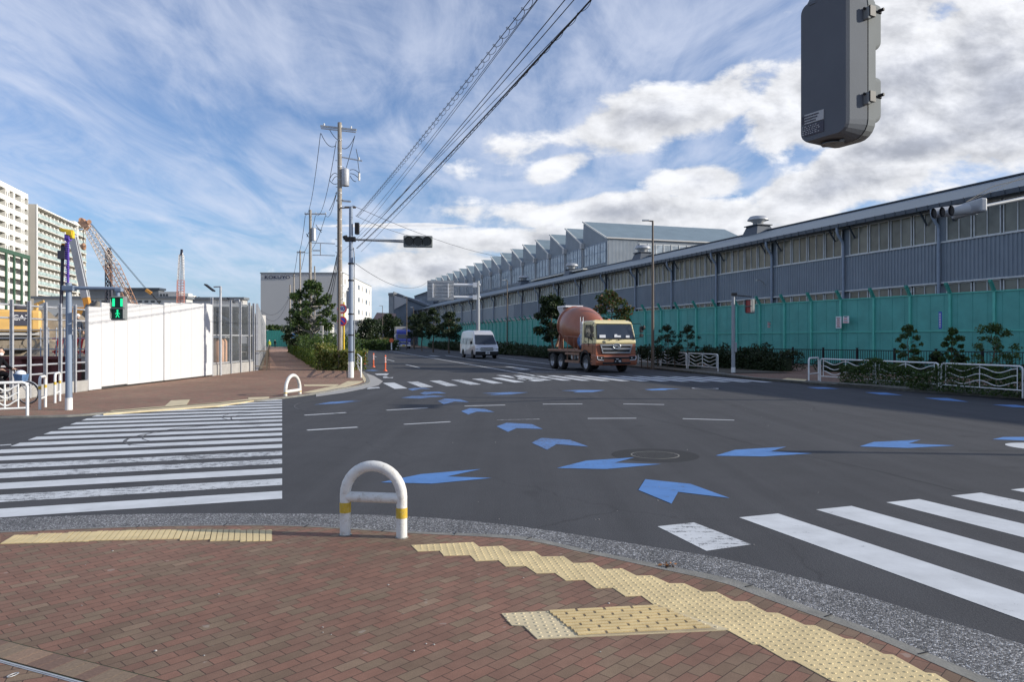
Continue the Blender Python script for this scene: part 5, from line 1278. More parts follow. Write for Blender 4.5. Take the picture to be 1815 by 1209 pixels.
for i, (a, b) in enumerate([((742, 611.5), (770, 613)), ((771, 613), (800, 615.5)), ((801, 615.6), (833, 618.5))]):
    wave_rail(g(*a), g(*b), .95, ['distant wave guard rail nearest the blue truck', 'middle distant wave guard rail under dark trees', 'distant wave guard rail left of the van'][i], waves=2)
hoop_rail(G(70.5, 726, PL), G(80.5, 722, PL), .84, 'left narrow white hoop barrier behind the bicycle wheel', PL, r=.035, yb=True)
hoop_rail(G(97.5, 714.5, PL), G(106, 711, PL), .84, 'right narrow white hoop barrier left of the signal pole', PL, r=.035, yb=True)
a, b = Vector(G(48.5, 737.5, PL)), Vector(G(-75, 743, PL)); wave_rail(b, a, .80, 'white guard rail in front of the cyclist at the left edge', PL, r=.035, mid=2)
wave_rail(G(640, 669.5, PL), G(627, 643, PL), .95, 'white guard rail behind the traffic light pole foot', PL, r=.04)
# delineators
def delin(px, py, d, lab):
    x0 = (px - CX) / F * d; t = thing('delineator_post', lab, 'delineator', (x0, d, 0), 0, 'orange delineator posts in the road')
    hh_ = 0.95 * 30 / 32
    obj('base', MB().lathe([(.12, 0), (.12, .03), (.06, .07), (.045, .1)], n=14), 'orange', t); obj('post', MB().cyl((0, 0, .08), (0, 0, hh_), .045, .04, 12), 'orange', t)
    obj('cap', MB().lathe([(.05, hh_ - .03), (.05, hh_ + .02), (.02, hh_ + .05)], n=12), 'orange', t)
    for k in range(3): obj('reflective_band', MB().cyl((0, 0, hh_ - .14 - k * .12), (0, 0, hh_ - .08 - k * .12), .048, n=12, cap=False), 'sign_white', t)
for px, py, lab in ((683, 658, 'nearest orange delineator post left of the far crosswalk'), (662, 651, 'second orange delineator post from the right'), (647, 646, 'third orange delineator post beside the white rail'), (632.5, 639, 'farthest orange delineator post behind the signal pole')):
    delin(px, py, 2425 / (py - 602), lab)
# ================================================================== LEFT SITE
mb = MB(); mb.sheet([(-14.95, 20), (-14.95, 44.2), (-14.95 - .326 * 180, 224), (-200, 224), (-200, 20)], .05); structure('site_ground', mb, 'dirt')
hx = HC[0]
t = thing('white_hoarding', 'white steel panel hoarding lining the building site, stepped along its top', 'fence', (hx, 25.3, PL))
yl = lambda px: hx * F / (px - CX)
edges = [157, 180, 203, 226, 248, 269, 289.7, 301, 319, 338, 357, 375]
for i in range(11):
    a, b = yl(edges[i]), yl(edges[i + 1]); mx_ = (edges[i] + edges[i + 1]) / 2; ty_ = 543.8 if i == 0 else (536.8 + (mx_ - 180) * .03 if i < 6 else 536.7 + (mx_ - 290) * .027); top = H + (CY - ty_) / F * (a + b) / 2 - PL; bot = .02 if i == 0 else (.10 if i < 3 else .06)
    xo = 0 if i < 6 else .04
    mb = MB(); mb.span((hx - .05 + xo, a + .005, PL + bot), (hx + xo, b - .005, PL + top)); 
    for f in (.33, .66): yy_ = a + (b - a) * f; mb.span((hx + xo, yy_ - .003, PL + bot), (hx + xo + .0008, yy_ + .003, PL + top))
    obj('panel', mb, 'hoarding_white', t, world=True)
mb = MB(); mb.span((hx - .12, yl(157), .14), (hx - .06, yl(375), 3.0)); obj('inner_frame', mb, 'steel', t, world=True)
mb = MB(); mb.span((hx - .05, yl(180), .12), (hx - .02, yl(375), .22)); obj('base_rail', mb, 'concrete', t, world=True)
# open post fence (left of the panels) and clear panel section (right)
t = thing('open_site_fence', 'grey steel H-posts with pipe rails, open to the building site', 'fence', (hx, 22, PL))
for px in (-45, -12, 20.8, 52, 80.8, 107, 133): 
    y = yl(px); mb = MB(); mb.span((hx - .045, y - .035, .0), (hx - .030, y + .035, 3.05)); mb.span((hx + .030, y - .035, 0), (hx + .045, y + .035, 3.05)); mb.span((hx - .03, y - .008, 0), (hx + .03, y + .008, 3.05)); obj('post', mb, 'steel', t, world=True)
for z in (.75, 1.05, 2.5, 2.9):
    obj('pipe_rail', MB().cyl((hx - .1, yl(-60), z + (.0 if z > 1 else 0)), (hx - .1, yl(155), z), .03, n=8), 'steel', t, world=True)
mb = MB(); mb.span((hx - .1, yl(-60), 0), (hx - .02, yl(157), .42)); obj('base_board', mb, 'concrete', t, world=True)
t = thing('clear_panel_fence', 'hoarding corner of clear acrylic panels between grey steel posts', 'fence', (hx, 37, PL))
pp_ = [375.5, 390.7, 409, 426, 442, 449.5]
for i, px in enumerate(pp_):
    y = yl(px); mb = MB(); mb.span((hx - .055, y - .045, 0), (hx - .04, y + .045, 3.95)); mb.span((hx + .04, y - .045, 0), (hx + .055, y + .045, 3.95)); mb.span((hx - .04, y - .01, 0), (hx + .04, y + .01, 3.95)); obj('post', mb, 'steel', t, world=True)
    if i < len(pp_) - 1:
        y2 = yl(pp_[i + 1]); mb = MB(); mb.span((hx - .012, y + .07, .55), (hx, y2 - .07, 3.85)); obj('panel', mb, 'acrylic', t, world=True)
        for z in (.62, 2.05): obj('rail', MB().span((hx - .09, y + .06, z), (hx - .03, y2 - .06, z + .06)), 'steel', t, world=True)
mb = MB(); mb.span((hx - .1, yl(375), 0), (hx + .0, yl(449), .58)); obj('base_board', mb, 'concrete', t, world=True)
t = thing('translucent_fence', 'long row of translucent grey panels along the brick footpath', 'fence', (hx, 43.2, PL))
fdv = Vector((-.31, .951)); p = Vector((hx + .02, 43.3))
for k in range(34):
    a = p + fdv * (k * 1.9); b = a + fdv * 1.9; ang = math.atan2(fdv.y, fdv.x)
    mb = MB(); mb.box((a.x, a.y, 1.98), (.12, .14, 3.95), ang); obj('post', mb, 'steel', t, world=True)
    m_ = (a + b) / 2; mb = MB(); mb.box((m_.x, m_.y, 2.2), (1.76, .03, 3.3), ang); mb.box((m_.x, m_.y, .35), (1.8, .06, .5), ang); obj('panel', mb, 'acrylic_far', t, world=True)
t = thing('brown_railing', 'low brown bar railing between footpath and translucent fence', 'railing', (hx + .6, 43.0, PL))
p = Vector((hx + .55, 43.4))
for k in range(32):
    a = p + fdv * (k * 2.0); b = a + fdv * 2.0; mb = MB(); mb.box((a.x, a.y, .6), (.06, .06, 1.2), ang)
    mb.beam((a.x, a.y, 1.18), (b.x, b.y, 1.18), .06, .05); mb.beam((a.x, a.y, .25), (b.x, b.y, .25), .04, .04)
    for j in range(1, 14): q_ = a.lerp(b, j / 14); mb.box((q_.x, q_.y, .7), (.022, .022, .95), ang)
    obj('bay', mb, 'brown_rail', t, world=True)
mb = MB(); mb.cyl((hx - .0, 42.9, 1.18), (hx + .55, 43.3, 1.18), .03, n=6); mb.cyl((hx, 42.9, .3), (hx + .55, 43.3, .3), .03, n=6); obj('end_bars', mb, 'brown_rail', t, world=True)
# retaining wall, mounds
def bump_mound(name, lab, c, rx, ry, h_, seed, m_='mound'):
    from mathutils import noise as mn
    t_ = MB(); N = 70; vs = []; fs = []
    for j in range(N + 1):
        for i in range(N + 1):
            u_, v_ = i / N * 2 - 1, j / N * 2 - 1; r = math.hypot(u_, v_); z = max(0, 1 - r ** 1.15)
            q_ = Vector((u_ * 2.2, v_ * 2.2, seed * 3.7)); z *= 1 + .55 * mn.noise(q_) + .25 * mn.noise(q_ * 3.1) + .16 * mn.noise(q_ * 8)
            vs.append((c[0] + u_ * rx, c[1] + v_ * ry, z * h_ - .05))
    for j in range(N):
        for i in range(N): a = j * (N + 1) + i; fs.append((a, a + 1, a + N + 2, a + N + 1))
    t_.add(vs, fs, 0, True); o = obj(name, t_, m_); return tag(o, lab, 'dirt mound')
t = thing('sheet_pile_wall', 'dark red sheet pile wall behind the open site fence', 'wall', (-24, 28.5, 0))
mb = MB(); x = -40.0; P = []
while x < -17.2: P += [(x, 28.5), (x + .4, 28.5), (x + .5, 28.68), (x + .8, 28.68)]; x += .9
mb.add([(a_, b_, 0) for a_, b_ in P] + [(a_, b_, 1.12) for a_, b_ in P], [(k, k + 1, len(P) + k + 1, len(P) + k) for k in range(len(P) - 1)])
obj('piles', mb, 'sheet_pile', t, world=True); mb = MB(); mb.span((-40, 28.4, 1.1), (-17.2, 28.8, 1.2)); obj('capping_beam', mb, 'sheet_pile', t, world=True)
mb = MB(); mb.prism([(-45, 29), (-15.6, 29), (-15.6, 36), (-24, 37), (-30, 62), (-62, 62)], 0, .9); structure('raised_ground', mb, 'dirt')
bump_mound('dirt_mound', 'grey dirt mound right of the excavator behind the open fence', (W(140, 600, 44).x, 46, 0), 5.2, 5.5, 4.0, 3)
bump_mound('dirt_mound', 'low sandy mound under the signal pole behind the fence rails', (W(120, 630, 38).x, 40, 0), 5.5, 4.5, 2.1, 5, 'dirt')
bump_mound('dirt_mound', 'pale rubble mound far left beside the excavator tracks', (W(-10, 620, 40).x, 44, 0), 7, 6, 3.2, 8, 'dirt')
# site railings red barriers
t = thing('site_scaffold_rail', 'steel pipe guard rail on the raised ground behind the fence', 'railing', (W(105, 602, 31).x, 31, .9))
for x in range(7): xx = W(72 + x * 14, 602, 31).x; obj('post', MB().cyl((xx, 31, .9), (xx, 31, 2.35), .03, n=6), 'steel', t, world=True)
for z in (1.45, 1.9, 2.25): obj('rail', MB().cyl((W(-5, 0, 31).x, 31, z), (W(156, 0, 31).x, 31, z), .028, n=6), 'steel', t, world=True)
for i, px in enumerate((113, 148)):
    c = W(px, 602, 33.5); t = thing('red_barrier', ['red site barrier left of the signal pole', 'red site barrier by the worker, right of the signal pole'][i], 'barrier', (c.x, 33.5, 1.2), 0, 'red site barriers')
    mb = MB(); [mb.beam((k * .22 - .4, 0, 0), (k * .22 - .25, 0, .7), .07) for k in range(4)]; mb.beam((-.5, 0, .7), (.5, 0, .7), .09); mb.beam((-.5, 0, .1), (.5, 0, .1), .07); obj('frame', mb, 'sign_red', t)
# excavator
d = 40.0; c = W(20, 602, d); t = thing('excavator', 'yellow tracked excavator with black engine panel behind the open site fence', 'excavator', (c.x, d, .9), R(34))
s = d / F
def px2(x, y): return ((x - 20) * s * .83, (CY - y) * s + H - .9)
def pbox(x0, y0, x1, y1, ya, yb): 
    a, b = px2(x0, y1), px2(x1, y0); return ((a[0], ya, a[1]), (b[0], yb, b[1]))
obj('counterweight', MB().span(*pbox(53, 549, 74.5, 588, -.2, 2.6)), 'cat_yellow', t, bevel=.15)
bo = obj('body', MB().span(*pbox(-42, 549, 55, 588, -.1, 2.6)), 'cat_yellow', t, bevel=.1)
obj('engine_panel', MB().span(*pbox(23, 552, 53, 577, -.16, .1)), 'ink', bo)
obj('body_skirt', MB().span(*pbox(-40, 588, 71, 594, .1, 2.4)), 'ware_grey', bo)
a = px2(38, 563.5); text('lettering', 'CAT', 13.5 * s, .01, 'sign_white', bo, (a[0], -.19, a[1]), 0, 1.0)
obj('engine_hood', MB().span(*pbox(25, 541, 52, 550, .3, 2.3)), 'ink', t, bevel=.12)
obj('cab', MB().span(*pbox(-40, 527, -12, 552, .2, 2.2)), 'cat_yellow', t, bevel=.12)
def track(yc):
    x0, z0 = px2(-38, 621); x1, z1 = px2(66, 596); r = (z1 - z0) / 2; zc = (z0 + z1) / 2; n = 10; pts = []
    for k in range(n + 1): a = R(-90 + 180 * k / n); pts.append((x1 - r + r * math.cos(a), zc + r * math.sin(a)))
    for k in range(n + 1): a = R(90 + 180 * k / n); pts.append((x0 + r + r * math.cos(a), zc + r * math.sin(a)))
    mb = MB(); m_ = len(pts)
    inn = [(x0 + r + (x - x0 - r) * 1.0 if False else x, z) for x, z in pts]
    vs = [(x, yc - .3, z) for x, z in pts] + [(x, yc + .3, z) for x, z in pts]; cx_, cz_ = (x0 + x1) / 2, zc
    vi = [(cx_ + (x - cx_) * .93, yc - .3, cz_ + (z - cz_) * .75) for x, z in pts] + [(cx_ + (x - cx_) * .93, yc + .3, cz_ + (z - cz_) * .75) for x, z in pts]
    mb.add(vs + vi, [(k, (k + 1) % m_, m_ + (k + 1) % m_, m_ + k) for k in range(m_)] + [(k, 2 * m_ + k, 2 * m_ + (k + 1) % m_, (k + 1) % m_) for k in range(m_)]); to = obj('track', mb, 'iron', t)
    mb = MB(); mb.span((x0 + r, yc - .2, zc - r * .4), (x1 - r, yc + .2, zc + r * .4)); 
    for k in range(8): xx = x0 + r + (x1 - x0 - 2 * r) * k / 7; mb.cyl((xx, yc - .25, z0 + r * .45), (xx, yc + .25, z0 + r * .45), r * .35, n=10)
    for xx in (x0 + r, x1 - r): mb.cyl((xx, yc - .27, zc), (xx, yc + .27, zc), r * .7, n=14)
    obj('rollers', mb, 'dirt', to)
track(.1); track(2.3)
mb = MB(); A = [W(-60, 560, d + 1), W(-30, 520, d + 1), W(28, 512, d + 1)]; mb.beam(A[0], A[1], .35, .45); obj('boom', mb, 'cat_yellow', t, world=True)
obj('hydraulic_ram', MB().cyl(W(-40, 560, d + .8), W(-5, 520, d + .8), .1, n=8), 'chrome', t, world=True)
# second yellow machines / clutter
t = thing('small_crawler_machine', 'yellow boom machine partly hidden behind the excavator hood', 'machine', (W(70, 602, 60).x, 60, .9))
mb = MB(); mb.beam(W(62, 560, 60), W(65, 538, 60), .25); mb.beam(W(65, 539, 60), W(78, 534, 60), .18); obj('boom', mb, 'cat_yellow', t, world=True)
mb = MB(); mb.box(W(58, 570, 60), (2.2, 1.6, 1.2)); obj('cab', mb, 'cat_yellow', t, world=True, bevel=.15); mb = MB(); mb.box(W(58, 584, 60), (3.8, 2.4, .8)); obj('track', mb, 'iron', t, world=True, bevel=.2)
# persons helper -------------------------------------------------------------
def person(lab, loc, rotz, J, rad, cloth_m, skin_parts, group=None, hair=True, mask=False, hat=None, pants=None, head_r=.105, hs=1.0):
    """J joints dict, edges skinned into one continuous body; clothing colour by height via material slots"""
    t = thing('person', lab, 'person', loc, rotz, group)
    names = list(J); E = [('pelvis', 'waist'), ('waist', 'chest'), ('chest', 'neck'), ('neck', 'head'), ('chest', 'lsh'), ('lsh', 'lel'), ('lel', 'lwr'), ('lwr', 'lha'), ('chest', 'rsh'), ('rsh', 'rel'), ('rel', 'rwr'), ('rwr', 'rha'),
         ('pelvis', 'lhip'), ('lhip', 'lkn'), ('lkn', 'lan'), ('lan', 'lto'), ('pelvis', 'rhip'), ('rhip', 'rkn'), ('rkn', 'ran'), ('ran', 'rto')]
    me = bpy.data.meshes.new('body'); me.from_pydata([J[n_] for n_ in names], [(names.index(a), names.index(b)) for a, b in E], []); o = bpy.data.objects.new('body', me); C.objects.link(o)
    sk = o.modifiers.new('s', 'SKIN'); sk.use_smooth_shade = True; sb = o.modifiers.new('u', 'SUBSURF'); sb.levels = 1; sb.render_levels = 1
    for i, n_ in enumerate(names): r = rad.get(n_, .05); me.skin_vertices[0].data[i].radius = (r, r) if not isinstance(r, tuple) else r
    me.skin_vertices[0].data[names.index('pelvis')].use_root = True
    dg = bpy.context.evaluated_depsgraph_get(); dg.update(); me2 = bpy.data.meshes.new_from_object(o.evaluated_get(dg)); bpy.data.objects.remove(o)
    me2.name = 'body'; o = bpy.data.objects.new('body', me2); C.objects.link(o); o.parent = t; WM[o] = WM[t]
    me2.materials.clear()
    for m_ in (cloth_m, 'skin', pants or cloth_m, 'black'): me2.materials.append(MATS[m_])
    hd = Vector(J['head']); nk = Vector(J['neck'])
    for p in me2.polygons:
        c = p.center; mi = 0
        if c.z > nk.z + .02 and (c - hd).length < .22: mi = 1
        for w_ in ('lha', 'rha'):
            if (c - Vector(J[w_])).length < .085: mi = 1
        if (Vector(J['pelvis']) - c).length > .1 and c.z < J['pelvis'][2] + .02 and mi == 0 and not any((c - Vector(J[w_])).length < .2 for w_ in ('lwr', 'rwr', 'lel', 'rel')): mi = 2
        for w_ in ('lto', 'rto'):
            if (c - Vector(J[w_])).length < .12: mi = 3
        p.material_index = mi; p.use_smooth = True
    # head with face
    f = Vector(J.get('face', (0, -1, 0))).normalized(); side = Vector((-f.y, f.x, 0)).normalized(); up = side.cross(f) * -1; up = Vector((0, 0, 1))
    M = Matrix((side, f, up)).transposed()
    ho = obj('head', MB().ell(hd, (head_r * .76, head_r * .9, head_r * 1.16), 16, M=M).ell(hd + f * head_r * .62 - up * head_r * .1, (.016, .026, .026), 8, M=M).ell(hd + f * head_r * .35 - up * head_r * .7, (head_r * .5, head_r * .5, head_r * .42), 10, M=M).ell(hd + side * head_r * .76, (.012, .02, .03), 8, M=M).ell(hd - side * head_r * .76, (.012, .02, .03), 8, M=M), 'skin', t)
    obj('eyes', MB().ell(hd + f * head_r * .82 + side * .032, (.012, .008, .007), 8, M=M).ell(hd + f * head_r * .82 - side * .032, (.012, .008, .007), 8, M=M), 'black', ho)
    if hair: obj('hair', MB().ell(hd + up * head_r * .25 - f * head_r * .18, (head_r * .84, head_r * .94, head_r * 1.02), 16, M=M), 'hair', ho)
    if mask: obj('face_mask', MB().ell(hd + f * head_r * .42 - up * head_r * .52, (head_r * .62, head_r * .62, head_r * .52), 14, M=M), 'mask_white', ho)
    if hat: obj('helmet', MB().ell(hd + up * head_r * .5, (head_r * 1.05, head_r * 1.2, head_r * .9), 16, M=M).lathe([(head_r * 1.25, 0), (head_r * 1.25, .012)], tuple(hd + up * head_r * .35), n=16), hat, ho)
    # hands with separate fingers
    for w_, h_ in (('lwr', 'lha'), ('rwr', 'rha')):
        a, b = Vector(J[w_]), Vector(J[h_]); dd = (b - a).normalized(); s_ = dd.cross(Vector((0, 0, 1))); s_ = s_.normalized() if s_.length > .2 else Vector((1, 0, 0)); nn = s_.cross(dd)
        mb = MB()
        for k in range(4):
            st = b + s_ * (k - 1.5) * .019; ln = (.062, .072, .068, .052)[k]; p1 = st + dd * ln * .5; mb.tube([st - dd * .02, p1, p1 + dd * ln * .25 - nn * ln * .45], [.010, .009, .007], 5)
        mb.tube([b - dd * .04 - s_ * .03, b - s_ * .055 + dd * .0, b - s_ * .055 + dd * .035 - nn * .02], [.011, .010, .008], 5)
        obj('fingers', mb, 'skin', o)
    return t
STD = dict(pelvis=(0, 0, .93), waist=(0, 0, 1.08), chest=(0, 0, 1.33), neck=(0, 0, 1.49), head=(0, -.02, 1.62), lsh=(.17, 0, 1.40), lel=(.24, .02, 1.13), lwr=(.25, -.06, .90), lha=(.25, -.08, .82), rsh=(-.17, 0, 1.40), rel=(-.24, .02, 1.13), rwr=(-.25, -.06, .90), rha=(-.25, -.08, .82),
           lhip=(.09, 0, .88), lkn=(.10, -.06, .50), lan=(.10, .06, .09), lto=(.11, -.10, .05), rhip=(-.09, 0, .88), rkn=(-.10, .05, .50), ran=(-.11, .14, .10), rto=(-.11, -.0, .05))
RAD = dict(pelvis=(.15, .12), waist=(.14, .11), chest=(.17, .12), neck=.055, head=.06, lsh=.07, rsh=.07, lel=.05, rel=.05, lwr=.036, rwr=.036, lha=.034, rha=.034, lhip=.10, rhip=.10, lkn=.068, rkn=.068, lan=.048, ran=.048, lto=.042, rto=.042)
wk = dict(STD, rel=(-.22, -.15, 1.16), rwr=(-.12, -.32, 1.05), rha=(-.08, -.38, 1.02))
person('construction worker in dark jacket and white helmet standing on the raised ground', (W(137, 602, 36).x, 36, .9 + .45), R(60), wk, RAD, 'cloth_navy', None, hat='sign_white', pants='mound')
person('distant pedestrian in black walking on the brick footpath', (W(487.5, 602, 170).x, 170, PL), R(0), STD, RAD, 'cloth_black', None)
person('distant guard in yellow-green vest beside the footpath railing', (W(477.5, 602, 128).x, 128, PL), R(0), STD, RAD, 'cloth_hi', None, pants='cloth_navy', hat='sign_white')
# steel frames behind the clear corner
t = thing('steel_frame_rack', 'dark steel frame rack with diagonal braces behind the clear panels', 'steel frame', (-20, 50, 0))
for k in range(16):
    a = Vector((-16.1, 45.3)) + fdv * (k * 2.4); b = a + Vector((-2.3, 0)); mb = MB()
    mb.beam((a.x, a.y, 0), (a.x, a.y, 3.9), .2); mb.beam((b.x, b.y, 0), (b.x, b.y, 3.9), .2); mb.beam((a.x, a.y, 3.75), (b.x, b.y, 3.75), .22); mb.beam((b.x, b.y, 3.6), (a.x, a.y, 2.0), .16); mb.beam((a.x, a.y, 3.4), (b.x, b.y, 2.2), .12); mb.beam((a.x, a.y, 1.2), (b.x, b.y, 1.2), .16)
    obj('frame', mb, 'dark_steel', t, world=True)
mb = MB(); a = Vector((-16.1, 45.3)); b = a + fdv * 38
for z in (.6, 1.2, 2.1, 3.0, 3.8): mb.beam((a.x, a.y, z), (b.x, b.y, z), .14); mb.beam((a.x - 2.3, a.y, z), (b.x - 2.3, b.y, z), .14)
obj('long_rail', mb, 'dark_steel', t, world=True)
t = thing('steel_plate_stack', 'dark steel plates and sheeting stacked low behind the clear panels', 'steel plates', (-20, 45, 0))
for k in range(6): obj('plate', MB().box((-17.9 + .2 * (k % 3), 44.9 + k * .05, .15 + k * .27), (3.2, .5, .22)), 'dark_steel' if k % 2 else 'trim_dark', t, world=True, bevel=.02)
t = thing('site_container', 'dark blue-grey machinery stack inside the clear corner', 'container', (-18.6, 40.5, .05))
obj('body', MB().span((-1.5, 0, 0), (1.6, 3, 1.0)), 'trim_dark', t, bevel=.05); obj('hydraulic_pipes', MB().tube([(-1.4, -.2, 1.15), (.2, -.2, 1.3), (1.4, -.1, 1.2)], .09, 8), 'crane_brown', t)
t = thing('site_tank', 'rusty brown cylinder tank behind the first clear panel', 'tank', (W(382, 602, 39).x, 39.5, .05))
obj('body', MB().lathe([(.35, 0), (.4, .1), (.4, 1.7), (.3, 1.85)], n=16), 'crane_brown', t)
obj('top_frame', MB().span((-.5, -.5, 1.9), (.5, .5, 1.98)), 'steel', t)
mb = MB(); mb.span((-40, 45.0, .0), (-22.2, 45.4, 1.8)); o = obj('dark_site_wall', mb, 'sheet_pile'); tag(o, 'dark red-brown low wall inside the site behind the clear panels', 'wall')

# ================================================================== APARTMENTS
def many(name, spans, m_, t, lim=96):
    for a, b in spans[:lim]: obj(name, MB().span(a, b), m_, t)
    if len(spans) > lim:
        mb = MB(); [mb.span(a, b) for a, b in spans[lim:]]; obj('further_' + name, mb, m_, t, kind='stuff')
def facade_building(name, lab, A, B, ztop, zbot, floors, bays, style, depthb=14):
    """facade from A to B (ground xy), outward normal to the right of A->B turned to +x"""
    a, b = Vector(A), Vector(B); L_ = (b - a).length; ang = math.atan2(b.y - a.y, b.x - a.x)
    t = thing(name, lab, 'apartment block', (a.x, a.y, 0), ang)   # local x along facade, -y outward
    fh = (ztop - zbot) / floors; bw = L_ / bays
    if style == 'white':
        obj('back_wall', MB().span((0, 1.6, 0), (L_, depthb, ztop + .2)), 'apt_shade', t)
        mb = MB(); mb.span((-.02, 0, ztop - .1), (L_ + .02, depthb + .1, ztop + 1.3)); obj('parapet', mb, 'apt_white', t)
        mb = MB(); mb.span((L_ - .1, 0.02, 0), (L_ + .1, depthb, ztop)); mb.span((-.1, 0.02, 0), (.1, depthb, ztop)); obj('end_wall', mb, 'apt_white', t)
        for f in range(floors):
            z = zbot + f * fh; mb = MB(); mb.span((0, .05, z - .15), (L_, 1.7, z + .1)); mb.span((0, 0, z - .3), (L_, .2, z + 1.05)); obj('balcony', mb, 'apt_white', t)
        sp = []
        for k in reversed(range(bays)):
            for f in reversed(range(floors)): z = zbot + f * fh; x = (k + .5) * bw; sp += [((x - bw * .32, 1.52, z + .1), (x - bw * .02, 1.62, z + fh * .78)), ((x + bw * .05, 1.52, z + .1), (x + bw * .3, 1.62, z + fh * .78))]
        many('window', sp, 'win_dark', t)
        sp = []
        for k in range(bays):
            wide = bw * (.52 if k % 2 == 0 else .22)
            mb = MB(); mb.span((k * bw - .0, -.02, 0), (k * bw + wide, 1.65, ztop)); obj('pier', mb, 'apt_white', t)
            if k % 2 == 0:
                for f in range(floors): z = zbot + f * fh; sp += [((k * bw + wide * .2, -.06, z + 1.1), (k * bw + wide * .32, -.015, z + 2.1)), ((k * bw + wide * .68, -.06, z + 1.1), (k * bw + wide * .8, -.015, z + 2.1))]
        many('slit_window', sp[::-1], 'win_dark', t)
        mb = MB(); zg = H + (CY - 447) / F * 195
        for k in range(0, bays + 1): mb.span((k * bw - .45, -.35, 0), (k * bw + .45, -.03, zg))
        mb.span((0, -.4, zg - 1.0), (L_, -.36, zg)); obj('green_frame', mb, 'apt_green', t)
    else:
        obj('back_wall', MB().span((0, 1.9, 0), (L_, depthb, ztop)), 'apt_beige', t)
        mb = MB(); mb.span((-.3, 0, 0), (.3, depthb, ztop + .8)); mb.span((L_ - .3, .0, 0), (L_, depthb, ztop)); obj('end_wall', mb, 'apt_beige', t)
        mb = MB(); mb.span((-.35, -.1, 0), (.5, .12, ztop + .8)); obj('white_pier', mb, 'apt_white', t)
        mb = MB(); mb.span((0.3, -.4, ztop - .1), (L_ * .8, 2.5, ztop + .35)); mb.span((L_ * .72, -.1, ztop + .35), (L_, 3, ztop + 1.2)); obj('roof_slab', mb, 'apt_white', t)
        for f in range(floors):
            z = zbot + f * fh; mb = MB(); mb.span((0.5, -.2, z - .22), (L_, 1.95, z + .02)); fo = obj('balcony', mb, 'apt_white', t)
            mb = MB(); mb.span((.6, -.15, z + .1), (L_ - .1, -.08, z + 1.15)); obj('glass_balustrade', mb, 'balcony_glass', fo)
        sp = []; sq = []
        for f in reversed(range(floors)):
            for k in range(bays): z = zbot + f * fh; x = (k + .5) * bw; sp.append(((x - bw * .32, 1.82, z + .1), (x + bw * .05, 1.93, z + fh * .78))); sq.append(((x + bw * .12, .3, z + .9), (x + bw * .38, 1.9, z + 2.0)))
        many('window', sp, 'win_dark', t); many('partition', sq, 'apt_white', t)
        mb = MB(); mb.span((L_ * .78, -.25, 0), (L_ * .78 + .9, .3, ztop + .6)); obj('pillar', mb, 'apt_white', t)
    return t
zt_ = H + (CY - 345) / F * 203; sd = Vector((-.253, .967))
Aw = Vector((-132.8, 203)); facade_building('apartment_block', 'white apartment block with recessed balconies and dark green lower frames, far left', tuple(Aw - sd * 66), tuple(Aw), zt_ - 1.2, 1.5, 14, 13, 'white')
zt_ = H + (CY - 362) / F * 220
t = facade_building('apartment_block', 'beige apartment block with glass balconies behind the crane booms', (-141.3, 220), (-153.2, 266), zt_ - .8, 1.0, 14, 14, 'beige')
# low buildings behind the site
def block(name, lab, cat, px0, px1, ytop, d, dep, m_, roofm=None, wins=None, ybase=602, extra=None):
    a, b = W(px0, ytop, d), W(px1, ytop, d); t = thing(name, lab, cat, ((a.x + b.x) / 2, d, 0))
    obj('wall', MB().span((a.x, d, 0), (b.x, d + dep, a.z)), m_, t, world=True)
    if roofm: obj('roof', MB().span((a.x - .4, d - .4, a.z), (b.x + .4, d + dep, a.z + .5)), roofm, t, world=True)
    for (x0, y0, x1, y1, n_, mm) in wins or []:
        for k in range(n_):
            xa = x0 + (x1 - x0) * k / n_; xb = xa + (x1 - x0) / n_ * .6; p, q_ = W(xa, y1, d), W(xb, y0, d); obj('window', MB().span((p.x, d - .08, p.z), (q_.x, d - .01, q_.z)), mm, t, world=True)
    return t
t = block('depot_building', 'long low white depot with small windows behind the hoarding', 'warehouse', 60, 330, 529.5, 150, 3, 'ware_white', 'roof_grey', [(160, 533, 190, 536, 3, 'win_dark'), (245, 533, 290, 536, 4, 'win_dark')])
p = W(150, 552, 150); 
text('rooftop_lettering', '日本 通運', 1.5, .03, 'crane_red', t, W(158, 553, 149.6), 0, 1.35, world=True)
block('warehouse', 'dark grey low warehouse block rising behind the white depot', 'warehouse', 152, 281, 514, 175, 3, 'roof_grey', 'trim_dark')
block('warehouse', 'grey flat building with dark openings right of the crane hook', 'warehouse', 281, 318, 517, 172, 3, 'ware_grey', None, [(284, 521, 300, 530, 3, 'win_dark')])
block('warehouse', 'pale flat building behind the white lattice mast', 'warehouse', 299, 338, 523, 165, 3, 'ware_white', None)
block('warehouse', 'white stair tower block right of the lattice mast', 'warehouse', 327, 334, 520, 160, 2, 'apt_white', None)
block('warehouse', 'white and dark roofed warehouse ending near the floodlight', 'warehouse', 334, 430, 531, 158, 3, 'ware_grey', 'roof_grey', [(336, 526, 356, 530, 4, 'win_dark')])
t = thing('sloped_canopy_building', 'white building with sloping canopy roof behind the clear fence', 'building', (W(400, 602, 110).x, 110, 0))
mb = MB(); a, b, c_, e_ = W(330, 536, 110), W(438, 541, 110), W(440, 547, 110), W(330, 545, 110); mb.add([tuple(a), tuple(b), tuple(c_), tuple(e_)] + [tuple(q_ + Vector((0, 3, 0))) for q_ in (a, b, c_, e_)], [(0, 3, 2, 1), (4, 5, 6, 7), (0, 1, 5, 4), (3, 7, 6, 2)]); obj('canopy', mb, 'ware_white', t, world=True)
obj('wall', MB().span((W(376, 0, 112).x, 112, 0), (W(440, 0, 112).x, 120, W(0, 556, 112).z)), 'ware_grey', t, world=True)
